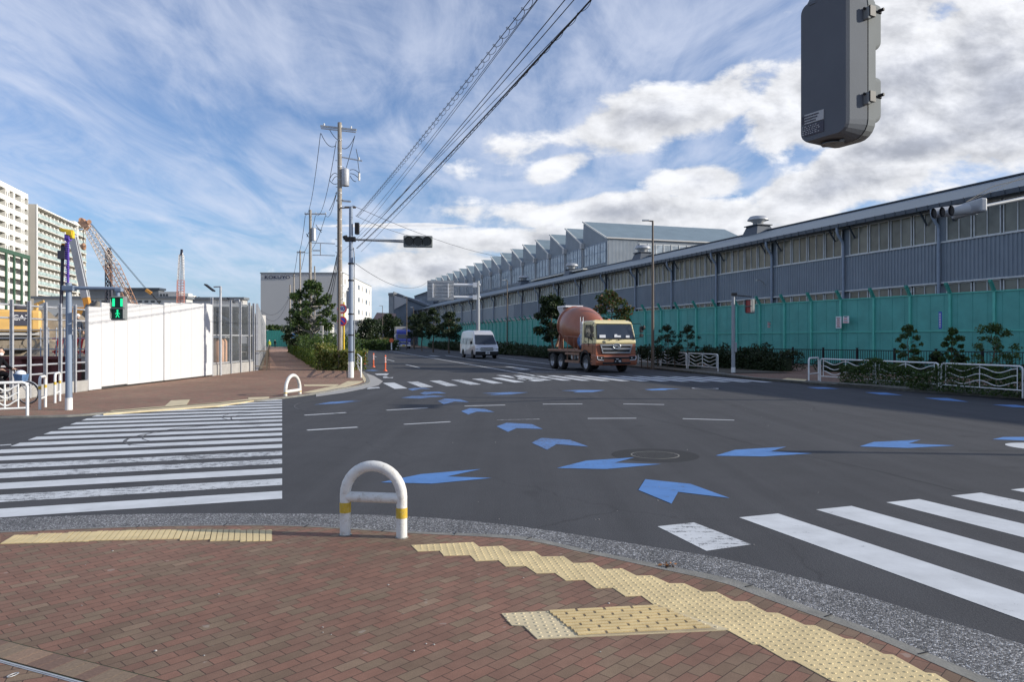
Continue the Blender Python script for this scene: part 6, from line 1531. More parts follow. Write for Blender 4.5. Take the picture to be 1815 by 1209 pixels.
mb = MB(); [mb.span((W(376 + k * 7, 0, 111).x, 111, W(0, 546, 111).z), (W(381 + k * 7, 0, 111).x, 111.4, W(0, 540, 111).z)) for k in range(9)]; obj('window', mb, 'win_dark', t, world=True)
# big office-supplies warehouse
D1 = 420; a = W(462, 483, D1); b = W(607.5, 483, D1)
t = thing('warehouse', 'large grey warehouse with navy lettering on its front and white side wall', 'warehouse', ((a.x + b.x) / 2, D1, 0))
zt_ = a.z; e2 = W(658.5, 508, D1 * (602 - 483) / (602 - 508))
mb = MB(); mb.add([(a.x, D1, 0), (b.x, D1, 0), (b.x, D1, zt_), (a.x, D1, zt_)], [(0, 1, 2, 3)]); obj('front_wall', mb, 'ware_grey', t, world=True)
mb = MB(); mb.add([(b.x, D1, 0), (e2.x, e2.y, 0), (e2.x, e2.y, zt_), (b.x, D1, zt_)], [(0, 1, 2, 3)]); mb.add([(a.x, D1, 0), (a.x, e2.y, 0), (a.x, e2.y, zt_), (a.x, D1, zt_)], [(0, 1, 2, 3)]); obj('side_wall', mb, 'ware_white', t, world=True)
mb = MB(); mb.add([(a.x - .3, D1 - .4, zt_), (b.x + .4, D1 - .4, zt_), (e2.x + .4, e2.y, zt_), (a.x, e2.y, zt_)], [(0, 1, 2, 3)]); mb.span((a.x - .3, D1 - .4, zt_ - .6), (b.x + .3, D1 - .05, zt_)); obj('roof', mb, 'roof_grey', t, world=True)
sdv = (Vector((e2.x, e2.y)) - Vector((b.x, D1))); sl = sdv.length; sdv.normalize()
for r_ in range(5):
    z0_ = zt_ - 6 - r_ * 7.9
    for k in range(7):
        if z0_ < 2: continue
        p = Vector((b.x, D1)) + sdv * (6 + k * (sl - 14) / 6.2); p2 = p + sdv * (5.4 if k % 2 else 2.3); mb = MB(); mb.add([(p.x + .08, p.y, z0_), (p2.x + .08, p2.y, z0_), (p2.x + .08, p2.y, z0_ + 2.8), (p.x + .08, p.y, z0_ + 2.8)], [(0, 1, 2, 3)]); obj('window', mb, 'glass_dark' if k % 2 else 'apt_shade', t, world=True)
text('lettering', 'KOKUYO', 2.6, .08, 'navy_ink', t, W(491.5, 491.5, D1 - .25), 0, 1.32, world=True)
block('house', 'house with red-brown roof and white walls behind the median trees', 'house', 659, 700, 575, 210, 14, 'ware_white', None, [(674, 580, 690, 588, 3, 'win_dark')])
o = C.objects[-1]; 
t = thing('gable_roof', 'red-brown tiled gable roof left of the end shed', 'roof', (W(678, 602, 209).x, 209, W(0, 575, 209).z)); 
mb = MB(); A_ = [W(655, 576, 208), W(702, 576, 208), W(702, 556, 222), W(668, 554, 222)]; mb.add([tuple(p) for p in A_] + [tuple(W(655, 576, 236)), tuple(W(702, 576, 236))], [(0, 1, 2, 3), (0, 3, 4), (3, 2, 5, 4)]); obj('tiles', mb, 'red_roof', t, world=True)
block('shop_building', 'low white building behind the traffic pole with pale canopy', 'building', 566, 637, 572, 150, 16, 'ware_white', 'ware_grey', [(620, 585, 634, 596, 2, 'win_dark')])
block('kiosk', 'small cream kiosk left of the utility pole, beyond the hedge', 'kiosk', 565, 583, 574, 135, 4, 'ware_white', 'roof_grey', [(567, 578, 580, 584, 2, 'win_dark')])
t = thing('teal_hoarding_far', 'distant pale teal hoarding at the end of the footpath', 'fence', (W(495, 602, 190).x, 190, 0))
mb = MB(); mb.span((W(472, 0, 190).x, 190, 0), (W(513, 0, 190).x, 190.2, W(0, 586, 190).z)); obj('panel', mb, 'teal_post', t, world=True)
mb = MB(); [mb.span((W(474 + k * 4.2, 0, 190).x, 189.9, 0), (W(474.4 + k * 4.2, 0, 190).x, 190, W(0, 585, 190).z)) for k in range(10)]; obj('post', mb, 'teal_dark', t, world=True)
# ================================================================== CRANES
def lattice(mb, a, b, wa, wb, side, nseg, r=.05, rd=.026, depth_=None):
    a, b = Vector(a), Vector(b); s_ = Vector(side).normalized(); ax = (b - a).normalized(); n_ = ax.cross(s_).normalized()
    prev = None
    for k in range(nseg + 1):
        f = k / nseg; c = a.lerp(b, f); w_ = (wa + (wb - wa) * f) / 2; cs = [c + s_ * w_ * i + n_ * w_ * j for i, j in ((-1, -1), (1, -1), (1, 1), (-1, 1))]
        if prev:
            for i in range(4): mb.cyl(prev[i], cs[i], r, n=5, cap=False); mb.cyl(prev[i], cs[(i + 1) % 4], rd, n=4, cap=False); mb.cyl(cs[i], cs[(i + 1) % 4], rd, n=4, cap=False)
        prev = cs
d = 95.0
t = thing('lattice_crane', 'crawler crane with long brown and cream lattice boom behind the hoarding', 'crane', (W(238, 602, d).x, d, 0))
mb = MB(); lattice(mb, W(236, 548, d), W(197, 470, d), 1.1, 1.45, (1, 0, .3), 9); obj('lower_boom', mb, 'crane_brown', t, world=True)
mb = MB(); lattice(mb, W(197, 470, d), W(155, 402, d), 1.45, .8, (1, 0, .3), 10); obj('upper_boom', mb, 'crane_cream', t, world=True)
mb = MB(); mb.beam(W(240, 552, d), W(170, 415, d), .14); obj('boom_spine', mb, 'crane_cream', t, world=True)
mb = MB(); mb.beam(W(156, 404, d), W(144, 391, d), .7, .8); mb.cyl(W(144, 390, d - .3), W(144, 390, d + .3), .32, n=10); mb.cyl(W(158, 393, d - .3), W(158, 393, d + .3), .28, n=10); obj('boom_head', mb, 'crane_brown', t, world=True)
mb = MB(); mb.cyl(W(158, 394, d), W(261, 516, d), .028, n=5); mb.cyl(W(160, 394, d), W(264, 517, d), .028, n=5); mb.cyl(W(170, 418, d), W(233, 516, d), .035, n=5); mb.cyl(W(148, 392, d), W(148, 432, d), .04, n=5); mb.cyl(W(267, 519, d), W(283, 538, d), .08, n=5); obj('pendant_ropes', mb, 'wire', t, world=True)
obj('hook_block', MB().ell(W(148, 437, d), (.35, .3, .5), 10), 'crane_brown', t, world=True)
obj('pendant_block', MB().beam(W(259, 514, d), W(268, 520, d), .35), 'crane_orange', t, world=True)
mb = MB(); mb.box(W(228, 572, d), (5, 3, 3.5)); mb.box(W(228, 592, d), (6.5, 4, 1.6)); obj('cab_and_tracks', mb, 'crane_orange', t, world=True, bevel=.2)
d = 80.0
t = thing('telescopic_crane', 'crane with dark telescopic boom and orange lower section', 'crane', (W(170, 602, d).x, d, 0))
obj('boom', MB().beam(W(129, 418, d), W(152, 528, d), .55, .7), 'steel', t, world=True); obj('boom_foot', MB().beam(W(151.5, 524, d), W(158, 552, d), .5, .6), 'crane_orange', t, world=True); obj('boom_lines', MB().cyl(W(135, 420, d - .5), W(158, 525, d - .5), .04, n=5), 'wire', t, world=True)
mb = MB(); mb.box(W(165, 570, d), (4, 2.6, 3)); mb.box(W(165, 590, d), (5, 3, 1.4)); obj('cab', mb, 'crane_orange', t, world=True, bevel=.2)
d = 78.0
t = thing('auger_rig', 'purple auger mast with bright yellow head beside the beige apartments', 'piling rig', (W(120, 602, d).x, d, 0))
mb = MB(); mb.cyl(W(120.5, 424, d), W(120.5, 520, d), .11, n=10)
for k in range(26): p = W(120.5, 424 + k * 3.7, d); mb.box(p + Vector((0, -.12, 0)), (.38, .26, .08), M=Matrix.Rotation(.35, 3, 'Y'))
obj('auger', mb, 'purple', t, world=True)
obj('auger_lower', MB().cyl(W(120.5, 520, d), W(120.5, 596, d), .16, n=8), 'steel', t, world=True)
mb = MB(); mb.beam(W(110, 407, d), W(129, 412, d), .38, .32); mb.box(W(124, 414, d), (.6, .5, .5)); mb.box(W(128.5, 416, d), (.28, .4, .75)); mb.box(W(111, 408, d), (.35, .35, .35)); mb.cyl(W(106, 405, d), W(130, 409, d), .08, n=6); obj('yellow_head', mb, 'crane_yellow', t, world=True, bevel=.06)
obj('motor', MB().box(W(120.5, 421, d), (.55, .5, .7)), 'purple', t, world=True, bevel=.08)
mb = MB(); mb.cyl(W(111, 450, d), W(108.5, 545, d), .17, n=8); mb.box(W(111, 452, d), (.75, .6, .9)); mb.box(W(113, 440, d), (.4, .4, .7)); o_ = obj('drop_hammer', mb, 'ink', t, world=True); obj('hammer_cap', MB().box(W(114, 434, d), (.4, .4, .3)), 'crane_orange', t, world=True)
d = 110.0
t = thing('piling_rig', 'dark twin-leader piling mast crossing the lattice boom', 'piling rig', (W(196, 602, d).x, d, 0))
mb = MB(); lattice(mb, W(191, 560, d), W(191, 450, d), .5, .5, (1, 0, 0), 14, .06, .04); mb.cyl(W(198, 560, d), W(196, 445, d), .2, n=6); mb.beam(W(191, 449, d), W(194, 439, d), .4); mb.beam(W(191, 470, d), W(198, 470, d), .2); mb.beam(W(191, 500, d), W(198, 500, d), .2); obj('leader', mb, 'ink', t, world=True)
obj('stay', MB().cyl(W(187.5, 465, d), W(186.5, 550, d), .06, n=5), 'galv', t, world=True)
d = 120.0
t = thing('lattice_mast', 'slim white and red lattice crane mast standing upright behind the hoarding', 'crane', (W(320, 602, d).x, d, 0))
mb = MB(); lattice(mb, W(320.5, 497, d), W(321.5, 452, d), 1.0, .7, (1, .3, 0), 10, .038, .02); mb.cyl(W(325, 497, d), W(323.5, 448, d), .10, n=5); mb.cyl(W(316, 497, d), W(319, 450, d), .08, n=5); obj('upper_mast', mb, 'crane_white', t, world=True)
mb = MB(); lattice(mb, W(320, 545, d), W(320.5, 497, d), 1.1, 1.0, (1, .3, 0), 10, .042, .022); obj('lower_mast', mb, 'crane_red', t, world=True)
mb = MB(); mb.beam(W(321.5, 453, d), W(322.3, 442, d), .3); mb.cyl(W(321.5, 450, d), W(320, 545, d), .05, n=5); obj('mast_head', mb, 'ink', t, world=True)
# ================================================================== VEHICLES  (local +y = forward, front face at y=0)
def wheel(t, x, y, r, w_, out, rim='grille_grey', name='wheel'):
    """out = +1/-1: side facing outwards"""
    wo = obj(name, MB().lathe([(r * .62, -w_ / 2), (r * .93, -w_ / 2), (r, -w_ * .38), (r, w_ * .38), (r * .93, w_ / 2), (r * .62, w_ / 2)], (x, y, r), (1, 0, 0), n=28, cap=False), 'rubber', t)
    mb = MB(); mb.lathe([(.001, w_ * .10 * out), (r * .22, w_ * .12 * out), (r * .30, w_ * .30 * out), (r * .58, w_ * .22 * out), (r * .63, w_ * .48 * out)], (x, y, r), (1, 0, 0), n=24, cap=False)
    for k in range(8):
        a = k * .785; mb.cyl((x + out * w_ * .2, y + r * .4 * math.cos(a), r + r * .4 * math.sin(a)), (x + out * w_ * .29, y + r * .4 * math.cos(a), r + r * .4 * math.sin(a)), r * .09, n=6)
    obj('rim', mb, rim, wo)
th = math.atan2(-.31, -.95)
fl_ = Vector((4.58, 40.6)); rv = Vector((math.cos(th), math.sin(th)))   # local +x in world
cen = fl_ - rv * 1.24
t = thing('concrete_mixer_truck', 'cream and brown concrete mixer truck turning out past the far crosswalk', 'mixer truck', (cen.x, cen.y, 0), th)
HW = 1.24
wf = lambda z: 1.0 if z < 1.7 else 1.0 - (z - 1.7) * .055
mb = MB(); mb.xprof([(-.02, 1.60), (.0, 1.72), (-.05, 1.95), (-.30, 2.70), (-.42, 2.84), (-.70, 2.92), (-1.75, 2.92), (-1.95, 2.80), (-1.98, 1.60)], -HW, HW, wf=wf); cabo = obj('cab', mb, 'cream', t, bevel=.06)
mb = MB(); mb.xprof([(-.02, .98), (-.02, 1.60), (-1.98, 1.60), (-1.98, 1.15), (-1.80, 1.1), (-.72, 1.1), (-.62, .98)], -HW + .005, HW - .005); obj('lower_cab', mb, 'truck_brown', t, bevel=.04)
mb = MB(); mb.xprof([(.05, .42), (.10, .60), (.10, .92), (.03, 1.0), (-.62, 1.0), (-.68, .55), (-.6, .42)], -HW - .01, HW + .01); bo = obj('bumper', mb, 'truck_brown', t, bevel=.04)
obj('bumper_intake', MB().span((-.85, .085, .50), (.85, .108, .60)).span((-.95, .085, .78), (.95, .106, .88)), 'black', bo)
# windscreen (slanted)
def slab(P, n_off, mb=None):
    mb = mb or MB(); mb.add(P, [tuple(range(len(P)))]); return mb
ws = [(-1.13, .0 - .020, 1.93), (1.13, -.020, 1.93), (1.06, -.262, 2.68), (-1.06, -.262, 2.68)]
ws = [(x, y + .012 - (0 if z < 2 else 0), z) for x, y, z in ws]
mb = MB(); mb.add(ws, [(0, 3, 2, 1)]); mb.add([(-1.15, -.012, 1.90), (1.15, -.012, 1.90), (1.13, -.008 + .003, 1.93), (-1.13, -.005, 1.93)], [(0, 3, 2, 1)]); wo = obj('windscreen', mb, 'glass_car', t)
mb = MB(); fr = [(-1.16, -.008, 1.89), (1.16, -.008, 1.89), (1.085, -.262, 2.72), (-1.085, -.262, 2.72)]
mb.tube(fr, .022, 5, closed=True); obj('screen_seal', mb, 'black', wo)
mb = MB(); mb.box((.82, .02, 2.03), (.36, .01, .16)); mb.box((-.1, -.0, 2.03), (.4, .01, .10)); mb.box((.0, -.01, 2.08), (.16, .01, .12)); mb.box((-.72, .0, 2.02), (.22, .01, .12)); obj('dashboard_papers', mb, 'lamp_white', wo)  # pale blocks painted in as sky reflections on the windscreen
mb = MB(); mb.tube([(.55, .02, 1.86), (.75, .02, 1.94), (.95, .0, 1.88)], .012, 4); mb.tube([(-.45, .02, 1.86), (-.6, .02, 1.94), (-.75, .0, 1.88)], .012, 4); mb.box((.35, .03, 1.84), (.18, .03, .03)); mb.box((-.2, .03, 1.84), (.18, .03, .03)); obj('wipers', mb, 'black', t)
# grille
mb = MB(); mb.add([(-.98, .03, 1.58), (.98, .03, 1.58), (.84, .04, 1.05), (-.84, .04, 1.05)], [(0, 1, 2, 3)]); 
mb = MB(); mb.xprof([(.02, 1.07), (.035, 1.60), (-.02, 1.60), (-.02, 1.07)], -.86, .86); go = obj('grille', mb, 'black', t)
mb = MB(); mb.xprof([(.03, 1.47), (.09, 1.49), (.09, 1.57), (.03, 1.60)], -.98, .98); mb.xprof([(.03, 1.27), (.09, 1.28), (.09, 1.38), (.03, 1.40)], -.92, .92); mb.xprof([(.03, 1.08), (.08, 1.08), (.08, 1.16), (.03, 1.17)], -.84, .84); mb.beam((-.96, .05, 1.58), (-.82, .05, 1.1), .06); mb.beam((.96, .05, 1.58), (.82, .05, 1.1), .06); obj('grille_bars', mb, 'grille_grey', go, bevel=.01)
mb = MB(); mb.tube([(.235 * math.cos(k / 24 * 6.283), .115, 1.47 + .145 * math.sin(k / 24 * 6.283)) for k in range(24)], .026, 6, closed=True); mb.beam((-.19, .12, 1.47), (0, .12, 1.345), .03, .04); mb.beam((.19, .12, 1.47), (0, .12, 1.345), .03, .04); mb.beam((-.2, .12, 1.48), (.2, .12, 1.48), .03, .03); obj('emblem', mb, 'chrome', go)
text('number', '46', .20, .004, 'trim_dark', cabo, (.72, .008, 1.72), Matrix.Rotation(R(180), 4, 'Z') @ Matrix.Rotation(R(90), 4, 'X'), 1.1)
for s_ in (1, -1):
    mb = MB(); mb.box((s_ * .98, .105, .83), (.42, .03, .20)); ho = obj('headlight', mb, 'black', t, bevel=.02)
    mb = MB(); mb.tube([(s_ * 1.17, .118, .95), (s_ * 1.18, .125, .80), (s_ * 1.12, .13, .73), (s_ * .80, .128, .71)], .022, 6); mb.lathe([(.001, .01), (.06, 0)], (s_ * .92, .115, .84), (0, 1, 0), n=12, cap=False); obj('light_strip', mb, 'lamp_white', ho)
mb = MB(); mb.box((-.06, .125, .68), (.46, .02, .27)); po = obj('number_plate', mb, 'glass_dark', t)
text('digits', '46', .17, .003, 'sign_white', po, (-.17, .139, .65), Matrix.Rotation(R(180), 4, 'Z') @ Matrix.Rotation(R(90), 4, 'X')); mb = MB(); mb.box((-.02, .139, .77), (.16, .004, .03)); mb.box((.1, .139, .65), (.05, .004, .04)); mb.box((.02, .139, .65), (.03, .004, .02)); obj('plate_print', mb, 'sign_white', po)
# doors / side windows
for s_ in (1, -1):
    f_ = lambda z: HW * wf(z) + .004
    mb = MB(); P = [(-.42, 1.82), (-.52, 2.05), (-.66, 2.66), (-1.45, 2.68), (-1.45, 1.98), (-.95, 1.94)]; mb.add([(s_ * f_(z), y, z) for y, z in P], [tuple(range(6)) if s_ < 0 else tuple(range(5, -1, -1))]); so = obj('side_window', mb, 'glass_car', t)
    mb = MB(); mb.tube([(s_ * f_(z), y, z) for y, z in P], .018, 5, closed=True); mb.box((s_ * (HW + .0), -.95, 1.70), (.03, .02, .5)); mb.box((s_ * (HW + .0), -1.3, 1.72), (.05, .16, .04)); mb.box((s_ * (HW - .02), -1.55, 2.2), (.03, .02, 1.2)); obj('door_trim', mb, 'black', so)
    mb = MB(); mb.tube([(s_ * 1.12, -.25, 2.74), (s_ * 1.42, .12, 2.74), (s_ * 1.5, .15, 2.6), (s_ * 1.46, .12, 2.0), (s_ * 1.2, -.1, 1.9)], .02, 6); mo = obj('mirror_arm', mb, 'black', t)
    mb = MB(); mb.box((s_ * 1.50, .13, 2.42), (.20, .10, .34)); mb.box((s_ * 1.50, .13, 2.08), (.20, .10, .20)); obj('mirror', mb, 'black', mo, bevel=.03)
    if s_ < 0: obj('round_mirror', MB().ell((s_ * 1.62, .2, 2.52), (.10, .04, .14), 12), 'black', mo)
    # front mudguard and step
    n = 14; vs = []
    for k in range(n + 1): a = R(180 * k / n); vs += [(s_ * .92, -1.4 + .62 * math.cos(a), .56 + .60 * math.sin(a)), (s_ * 1.26, -1.4 + .62 * math.cos(a), .56 + .60 * math.sin(a))]
    mb = MB(); mb.add(vs, [(2 * k, 2 * k + 1, 2 * k + 3, 2 * k + 2) for k in range(n)], smooth=True); mb.add([(a, b, c) for a, b, c in vs[1::2]] + [(s_ * 1.26, -1.4 + .72 * math.cos(R(180 * k / n)), .58 + .70 * math.sin(R(180 * k / n))) for k in range(n + 1)], [(k, k + 1, n + 2 + k, n + 1 + k) for k in range(n)]); obj('mudguard', mb, 'black', t)
    wheel(t, s_ * 1.05, -1.41, .5, .30, s_); wheel(t, s_ * 1.05, -5.2, .5, .34, s_); wheel(t, s_ * 1.05, -6.6, .5, .34, s_)
    mb = MB(); mb.span((s_ * 1.16, -4.5, .95), (s_ * 1.22, -2.35, 1.07)); mb.span((s_ * 1.16, -4.5, .48), (s_ * 1.22, -2.35, .62)); [mb.span((s_ * 1.1, y - .03, .5), (s_ * 1.16, y + .03, 1.2)) for y in (-4.3, -3.4, -2.5)]; obj('side_guard', mb, 'deck_brown', t)
mb = MB(); mb.span((-1.2, -7.5, 1.12), (1.2, -2.1, 1.26)); obj('deck', mb, 'deck_brown', t, bevel=.02)
mb = MB(); mb.span((-.45, -7.4, .72), (.45, -.7, 1.1)); mb.span((-1.05, -7.5, .5), (1.05, -7.4, 1.1)); mb.box((0, -3.2, .75), (1.9, 1.6, .5)); obj('chassis', mb, 'iron', t)
mb = MB(); mb.box((.9, -3.6, .85), (.4, .5, .34)); mb.box((.95, -2.9, .9), (.2, .25, .3)); obj('battery_box', mb, 'label_grey', t, bevel=.03)
# ladder and tank behind the cab (truck right = local +x)
mb = MB()
for x in (1.05, 1.22): mb.cyl((x, -2.12, 1.5), (x, -2.12, 3.15), .022, n=6)
for k in range(7): mb.cyl((1.05, -2.12, 1.6 + k * .2), (1.22, -2.12, 1.6 + k * .2), .015, n=5)
mb.beam((1.13, -2.08, 1.5), (1.13, -2.08, 2.9), .16, .03); obj('ladder', mb, 'sign_white', t)
obj('water_tank', MB().lathe([(.001, -.60), (.25, -.58), (.42, -.45), (.47, -.25), (.47, .9), (.40, 1.05)], (.52, -2.62, 1.76), (-1, 0, 0), n=22), 'blue_tank', t)
# drum
ax = Vector((0, -1, .20)).normalized(); o_ = Vector((0, -2.35, 2.10))
do = obj('drum', MB().lathe([(.30, -.1), (.62, 0), (.78, .25), (1.06, 1.0), (1.26, 1.85), (1.31, 2.3), (1.27, 2.8), (1.05, 3.7), (.72, 4.6), (.55, 5.05), (.40, 5.08)], o_, ax, n=40), 'drum_brown', t)
obj('drum_ring', MB().lathe([(1.05, 3.55), (1.16, 3.57), (1.14, 3.75), (1.0, 3.77)], o_, ax, n=40), 'truck_brown', do)
mb = MB()
for k in range(5): a = R(-10 + k * 7); p = o_ + ax * (2.0 + .1 * k); 
mb = MB(); mb.cyl((-.75, -6.6, 1.25), (-.5, -6.7, 3.5), .07, n=6); mb.cyl((.75, -6.6, 1.25), (.5, -6.7, 3.5), .07, n=6); mb.beam((-.75, -6.6, 2.3), (.75, -6.6, 2.3), .12); mb.beam((-.8, -5.9, 1.3), (-.6, -6.6, 2.6), .1); mb.beam((.8, -5.9, 1.3), (.6, -6.6, 2.6), .1)
mb.beam((-.95, -3.0, 1.25), (-.95, -3.0, 1.75), .1); mb.beam((.95, -3.0, 1.25), (.95, -3.0, 1.75), .1); mb.tube([(1.15, -5.6, 2.35), (1.2, -4.6, 2.05), (1.2, -2.3, 2.0)], .025, 5); mb.cyl((1.2, -3.1, 1.25), (1.2, -3.1, 2.03), .025, n=5); mb.cyl((1.2, -4.1, 1.25), (1.2, -4.1, 2.04), .025, n=5); obj('drum_frame', mb, 'truck_brown', t)
mb = MB(); mb.add([(-.55, -6.5, 3.9), (.55, -6.5, 3.9), (.55, -7.5, 3.9), (-.55, -7.5, 3.9), (-.25, -6.8, 3.2), (.25, -6.8, 3.2), (.25, -7.3, 3.2), (-.25, -7.3, 3.2)], [(0, 1, 5, 4), (1, 2, 6, 5), (2, 3, 7, 6), (3, 0, 4, 7), (0, 3, 2, 1)]); mb.span((-.6, -7.3, 3.9), (.6, -5.9, 4.0)); obj('hopper', mb, 'lamp_white', t)
mb = MB(); mb.beam((0, -7.3, 3.1), (.5, -7.7, 1.4), .45, .08); mb.cyl((.3, -7.3, 1.3), (.3, -7.3, 2.4), .14, n=8); obj('discharge_chute', mb, 'deck_brown', t)
for s_ in (1, -1):
    mb = MB(); f_ = lambda z: s_ * (HW * wf(z) + .005)
    for y in (-.36, -1.58): mb.box((s_ * (HW + .003), y, 1.5), (.008, .014, .85))
    mb.box((s_ * (HW + .003), -.97, 1.08), (.008, 1.22, .014)); mb.box((s_ * (HW + .02), -1.42, 1.75), (.03, .16, .035)); mb.box((s_ * (HW + .0), -.55, .75), (.05, .34, .04)); mb.box((s_ * (HW + .0), -.55, .55), (.05, .34, .04)); obj('door_gap_and_step', mb, 'black', t)
    mb = MB(); mb.add([(s_ * .92, -4.55, .95), (s_ * 1.22, -4.55, .95), (s_ * 1.22, -4.62, 1.1), (s_ * .92, -4.62, 1.1)], [(0, 1, 2, 3)]); mb.box((s_ * 1.07, -5.9, 1.06), (.32, 2.5, .03)); mb.box((s_ * 1.07, -7.2, .75), (.34, .02, .5)); obj('rear_mudguard', mb, 'black', t)
obj('roof_marker', MB().box((0, -.75, 2.94), (1.9, .12, .03)), 'cream', t)
mb = MB(); mb.box((-.25, -2.25, 2.2), (1.3, .35, .5)); mb.cyl((-.9, -2.3, 1.3), (-.9, -2.3, 3.05), .07, n=8); obj('exhaust_and_intake', mb, 'iron', t)
for x in (.55, 0): obj('roof_lamp', MB().ell((x, -.9, 2.96), (.09, .09, .06), 10), 'orange', t)

# ---- high-roof van
sc = 1.235
pv = Vector((W(842.5, 602, 71).x, 71.0)); th2 = math.atan2(-.29, -.957); rv2 = Vector((math.cos(th2), math.sin(th2))); cen = pv - rv2 * .93 * sc
t = thing('passenger_van', 'silver high-roof van driving towards the intersection', 'van', (cen.x, cen.y, 0), th2); t.scale = (sc, sc, sc); WM[t] = WM[t] @ Matrix.Scale(sc, 4)
wv2 = lambda z: 1 if z < 1.05 else 1 - (z - 1.05) * .15
low = [(.0, .30), (.03, .55), (.0, .88), (-.10, 1.02), (-.30, 1.10)]
prof = low + [(-.98, 1.90), (-1.25, 2.13), (-1.7, 2.23), (-3.5, 2.26), (-5.0, 2.2), (-5.25, 2.05), (-5.36, 1.1), (-5.36, .35), (-4.9, .28), (-1.4, .28)]
bo = obj('body', MB().xprof(prof, -.94, .94, wf=wv2), 'van_silver', t, bevel=.07)
mb = MB(); mb.add([(-.87 * wv2(1.12), -.30, 1.125), (.87 * wv2(1.12), -.30, 1.125), (.84 * wv2(1.85), -.93, 1.875), (-.84 * wv2(1.85), -.93, 1.875)], [(0, 3, 2, 1)]); wo = obj('windscreen', mb, 'glass_car', t)
for s_ in (1, -1):
    f_ = lambda z: s_ * (.94 * wv2(z) + .004)
    for (a, b_) in ((-.80, -1.50), (-1.62, -3.05), (-3.15, -4.25), (-4.35, -5.1)):
        sl_ = .38 if a == -.80 else 0
        mb = MB(); P = [(a, 1.12), (b_, 1.12), (b_, 1.62), (a - sl_, 1.62)]; mb.add([(f_(z), y, z) for y, z in P], [(0, 1, 2, 3) if s_ > 0 else (3, 2, 1, 0)]); obj('side_window', mb, 'glass_car', t)
    mb = MB(); mb.box((s_ * .97, -1.56, .9), (.01, .015, 1.2)); mb.box((s_ * .96, -3.1, .95), (.01, .015, 1.2)); mb.box((s_ * .965, -1.38, 1.0), (.03, .14, .03)); obj('door_lines', mb, 'trim_dark', bo)
    mb = MB(); mb.box((s_ * 1.06, -.78, 1.25), (.16, .10, .24)); obj('mirror', mb, 'black', t, bevel=.03)
    for y in (-.95, -4.2):
        obj('wheel_arch', MB().cyl((s_ * .935, y, .33), (s_ * .948, y, .33), .40, n=24), 'black', t); wheel(t, s_ * .86, y, .33, .2, s_, 'galv')
    mb = MB(); mb.add([(s_ * .93, -.02, .90), (s_ * .62, .028, .86), (s_ * .60, .028, .74), (s_ * .90, .02, .72)], [(0, 1, 2, 3), (3, 2, 1, 0)]); mb.ell((s_ * .80, .0, .82), (.13, .07, .09), 10); obj('headlight', mb, 'lamp_white', t)
obj('grille', MB().box((0, .03, .84), (1.0, .03, .06)).box((0, .035, .66), (1.0, .03, .05)), 'black', t); obj('grille_bar', MB().box((0, .045, .75), (1.12, .03, .08)), 'chrome', t, bevel=.01)
obj('bumper', MB().span((-.92, -.3, .26), (.92, .06, .58)), 'black', t, bevel=.05); po = obj('number_plate', MB().box((-.05, .075, .45), (.33, .02, .165)), 'sign_white', t); obj('print', MB().box((-.05, .087, .43), (.22, .004, .05)).box((-.05, .087, .495), (.1, .004, .02)), 'ink', po)
obj('wipers', MB().tube([(-.3, -.26, 1.14), (.3, -.28, 1.18)], .012, 4), 'black', t)
# ---- blue box truck
D1 = 150; sc = 1.35; cx_ = W(715.5, 602, D1)
t = thing('box_truck', 'blue cab box truck with grey cargo body, distant on the road', 'truck', (cx_.x, D1, 0), math.atan2(-.20, -.98)); t.scale = (sc, sc, sc)
obj('cab', MB().xprof([(0, .5), (.02, 1.2), (-.1, 1.5), (-.3, 2.25), (-.5, 2.45), (-1.5, 2.5), (-1.5, .5)], -1.05, 1.05), 'truck_blue', t, bevel=.06)
obj('roof_fairing', MB().xprof([(-.35, 2.4), (-.7, 2.75), (-1.5, 2.95), (-1.5, 2.4)], -1.0, 1.0), 'truck_blue', t, bevel=.05)
obj('windscreen', MB().add([(-.92, -.08, 1.55), (.92, -.08, 1.55), (.88, -.27, 2.2), (-.88, -.27, 2.2)], [(0, 3, 2, 1)]), 'glass_car', t)
obj('cargo_box', MB().span((-1.15, -7.2, 1.0), (1.15, -1.65, 3.35)), 'box_grey', t, bevel=.03)
obj('bumper', MB().span((-1.08, -.3, .35), (1.08, .08, .65)), 'sign_white', t, bevel=.03); obj('grille', MB().box((0, .03, 1.0), (1.3, .03, .18)), 'chrome', t); obj('number_plate', MB().box((0, .1, .5), (.44, .02, .2)), 'crane_yellow', t)
for s_ in (1, -1):
    obj('headlight', MB().box((s_ * .85, .03, .85), (.3, .05, .18)), 'lamp_white', t); obj('mirror', MB().box((s_ * 1.3, .05, 1.95), (.2, .1, .42)).cyl((s_ * 1.0, -.2, 2.2), (s_ * 1.3, .05, 2.15), .03, n=5), 'sign_white', t)
    for y in (-.9, -5.6): wheel(t, s_ * .92, y, .42, .25, s_)
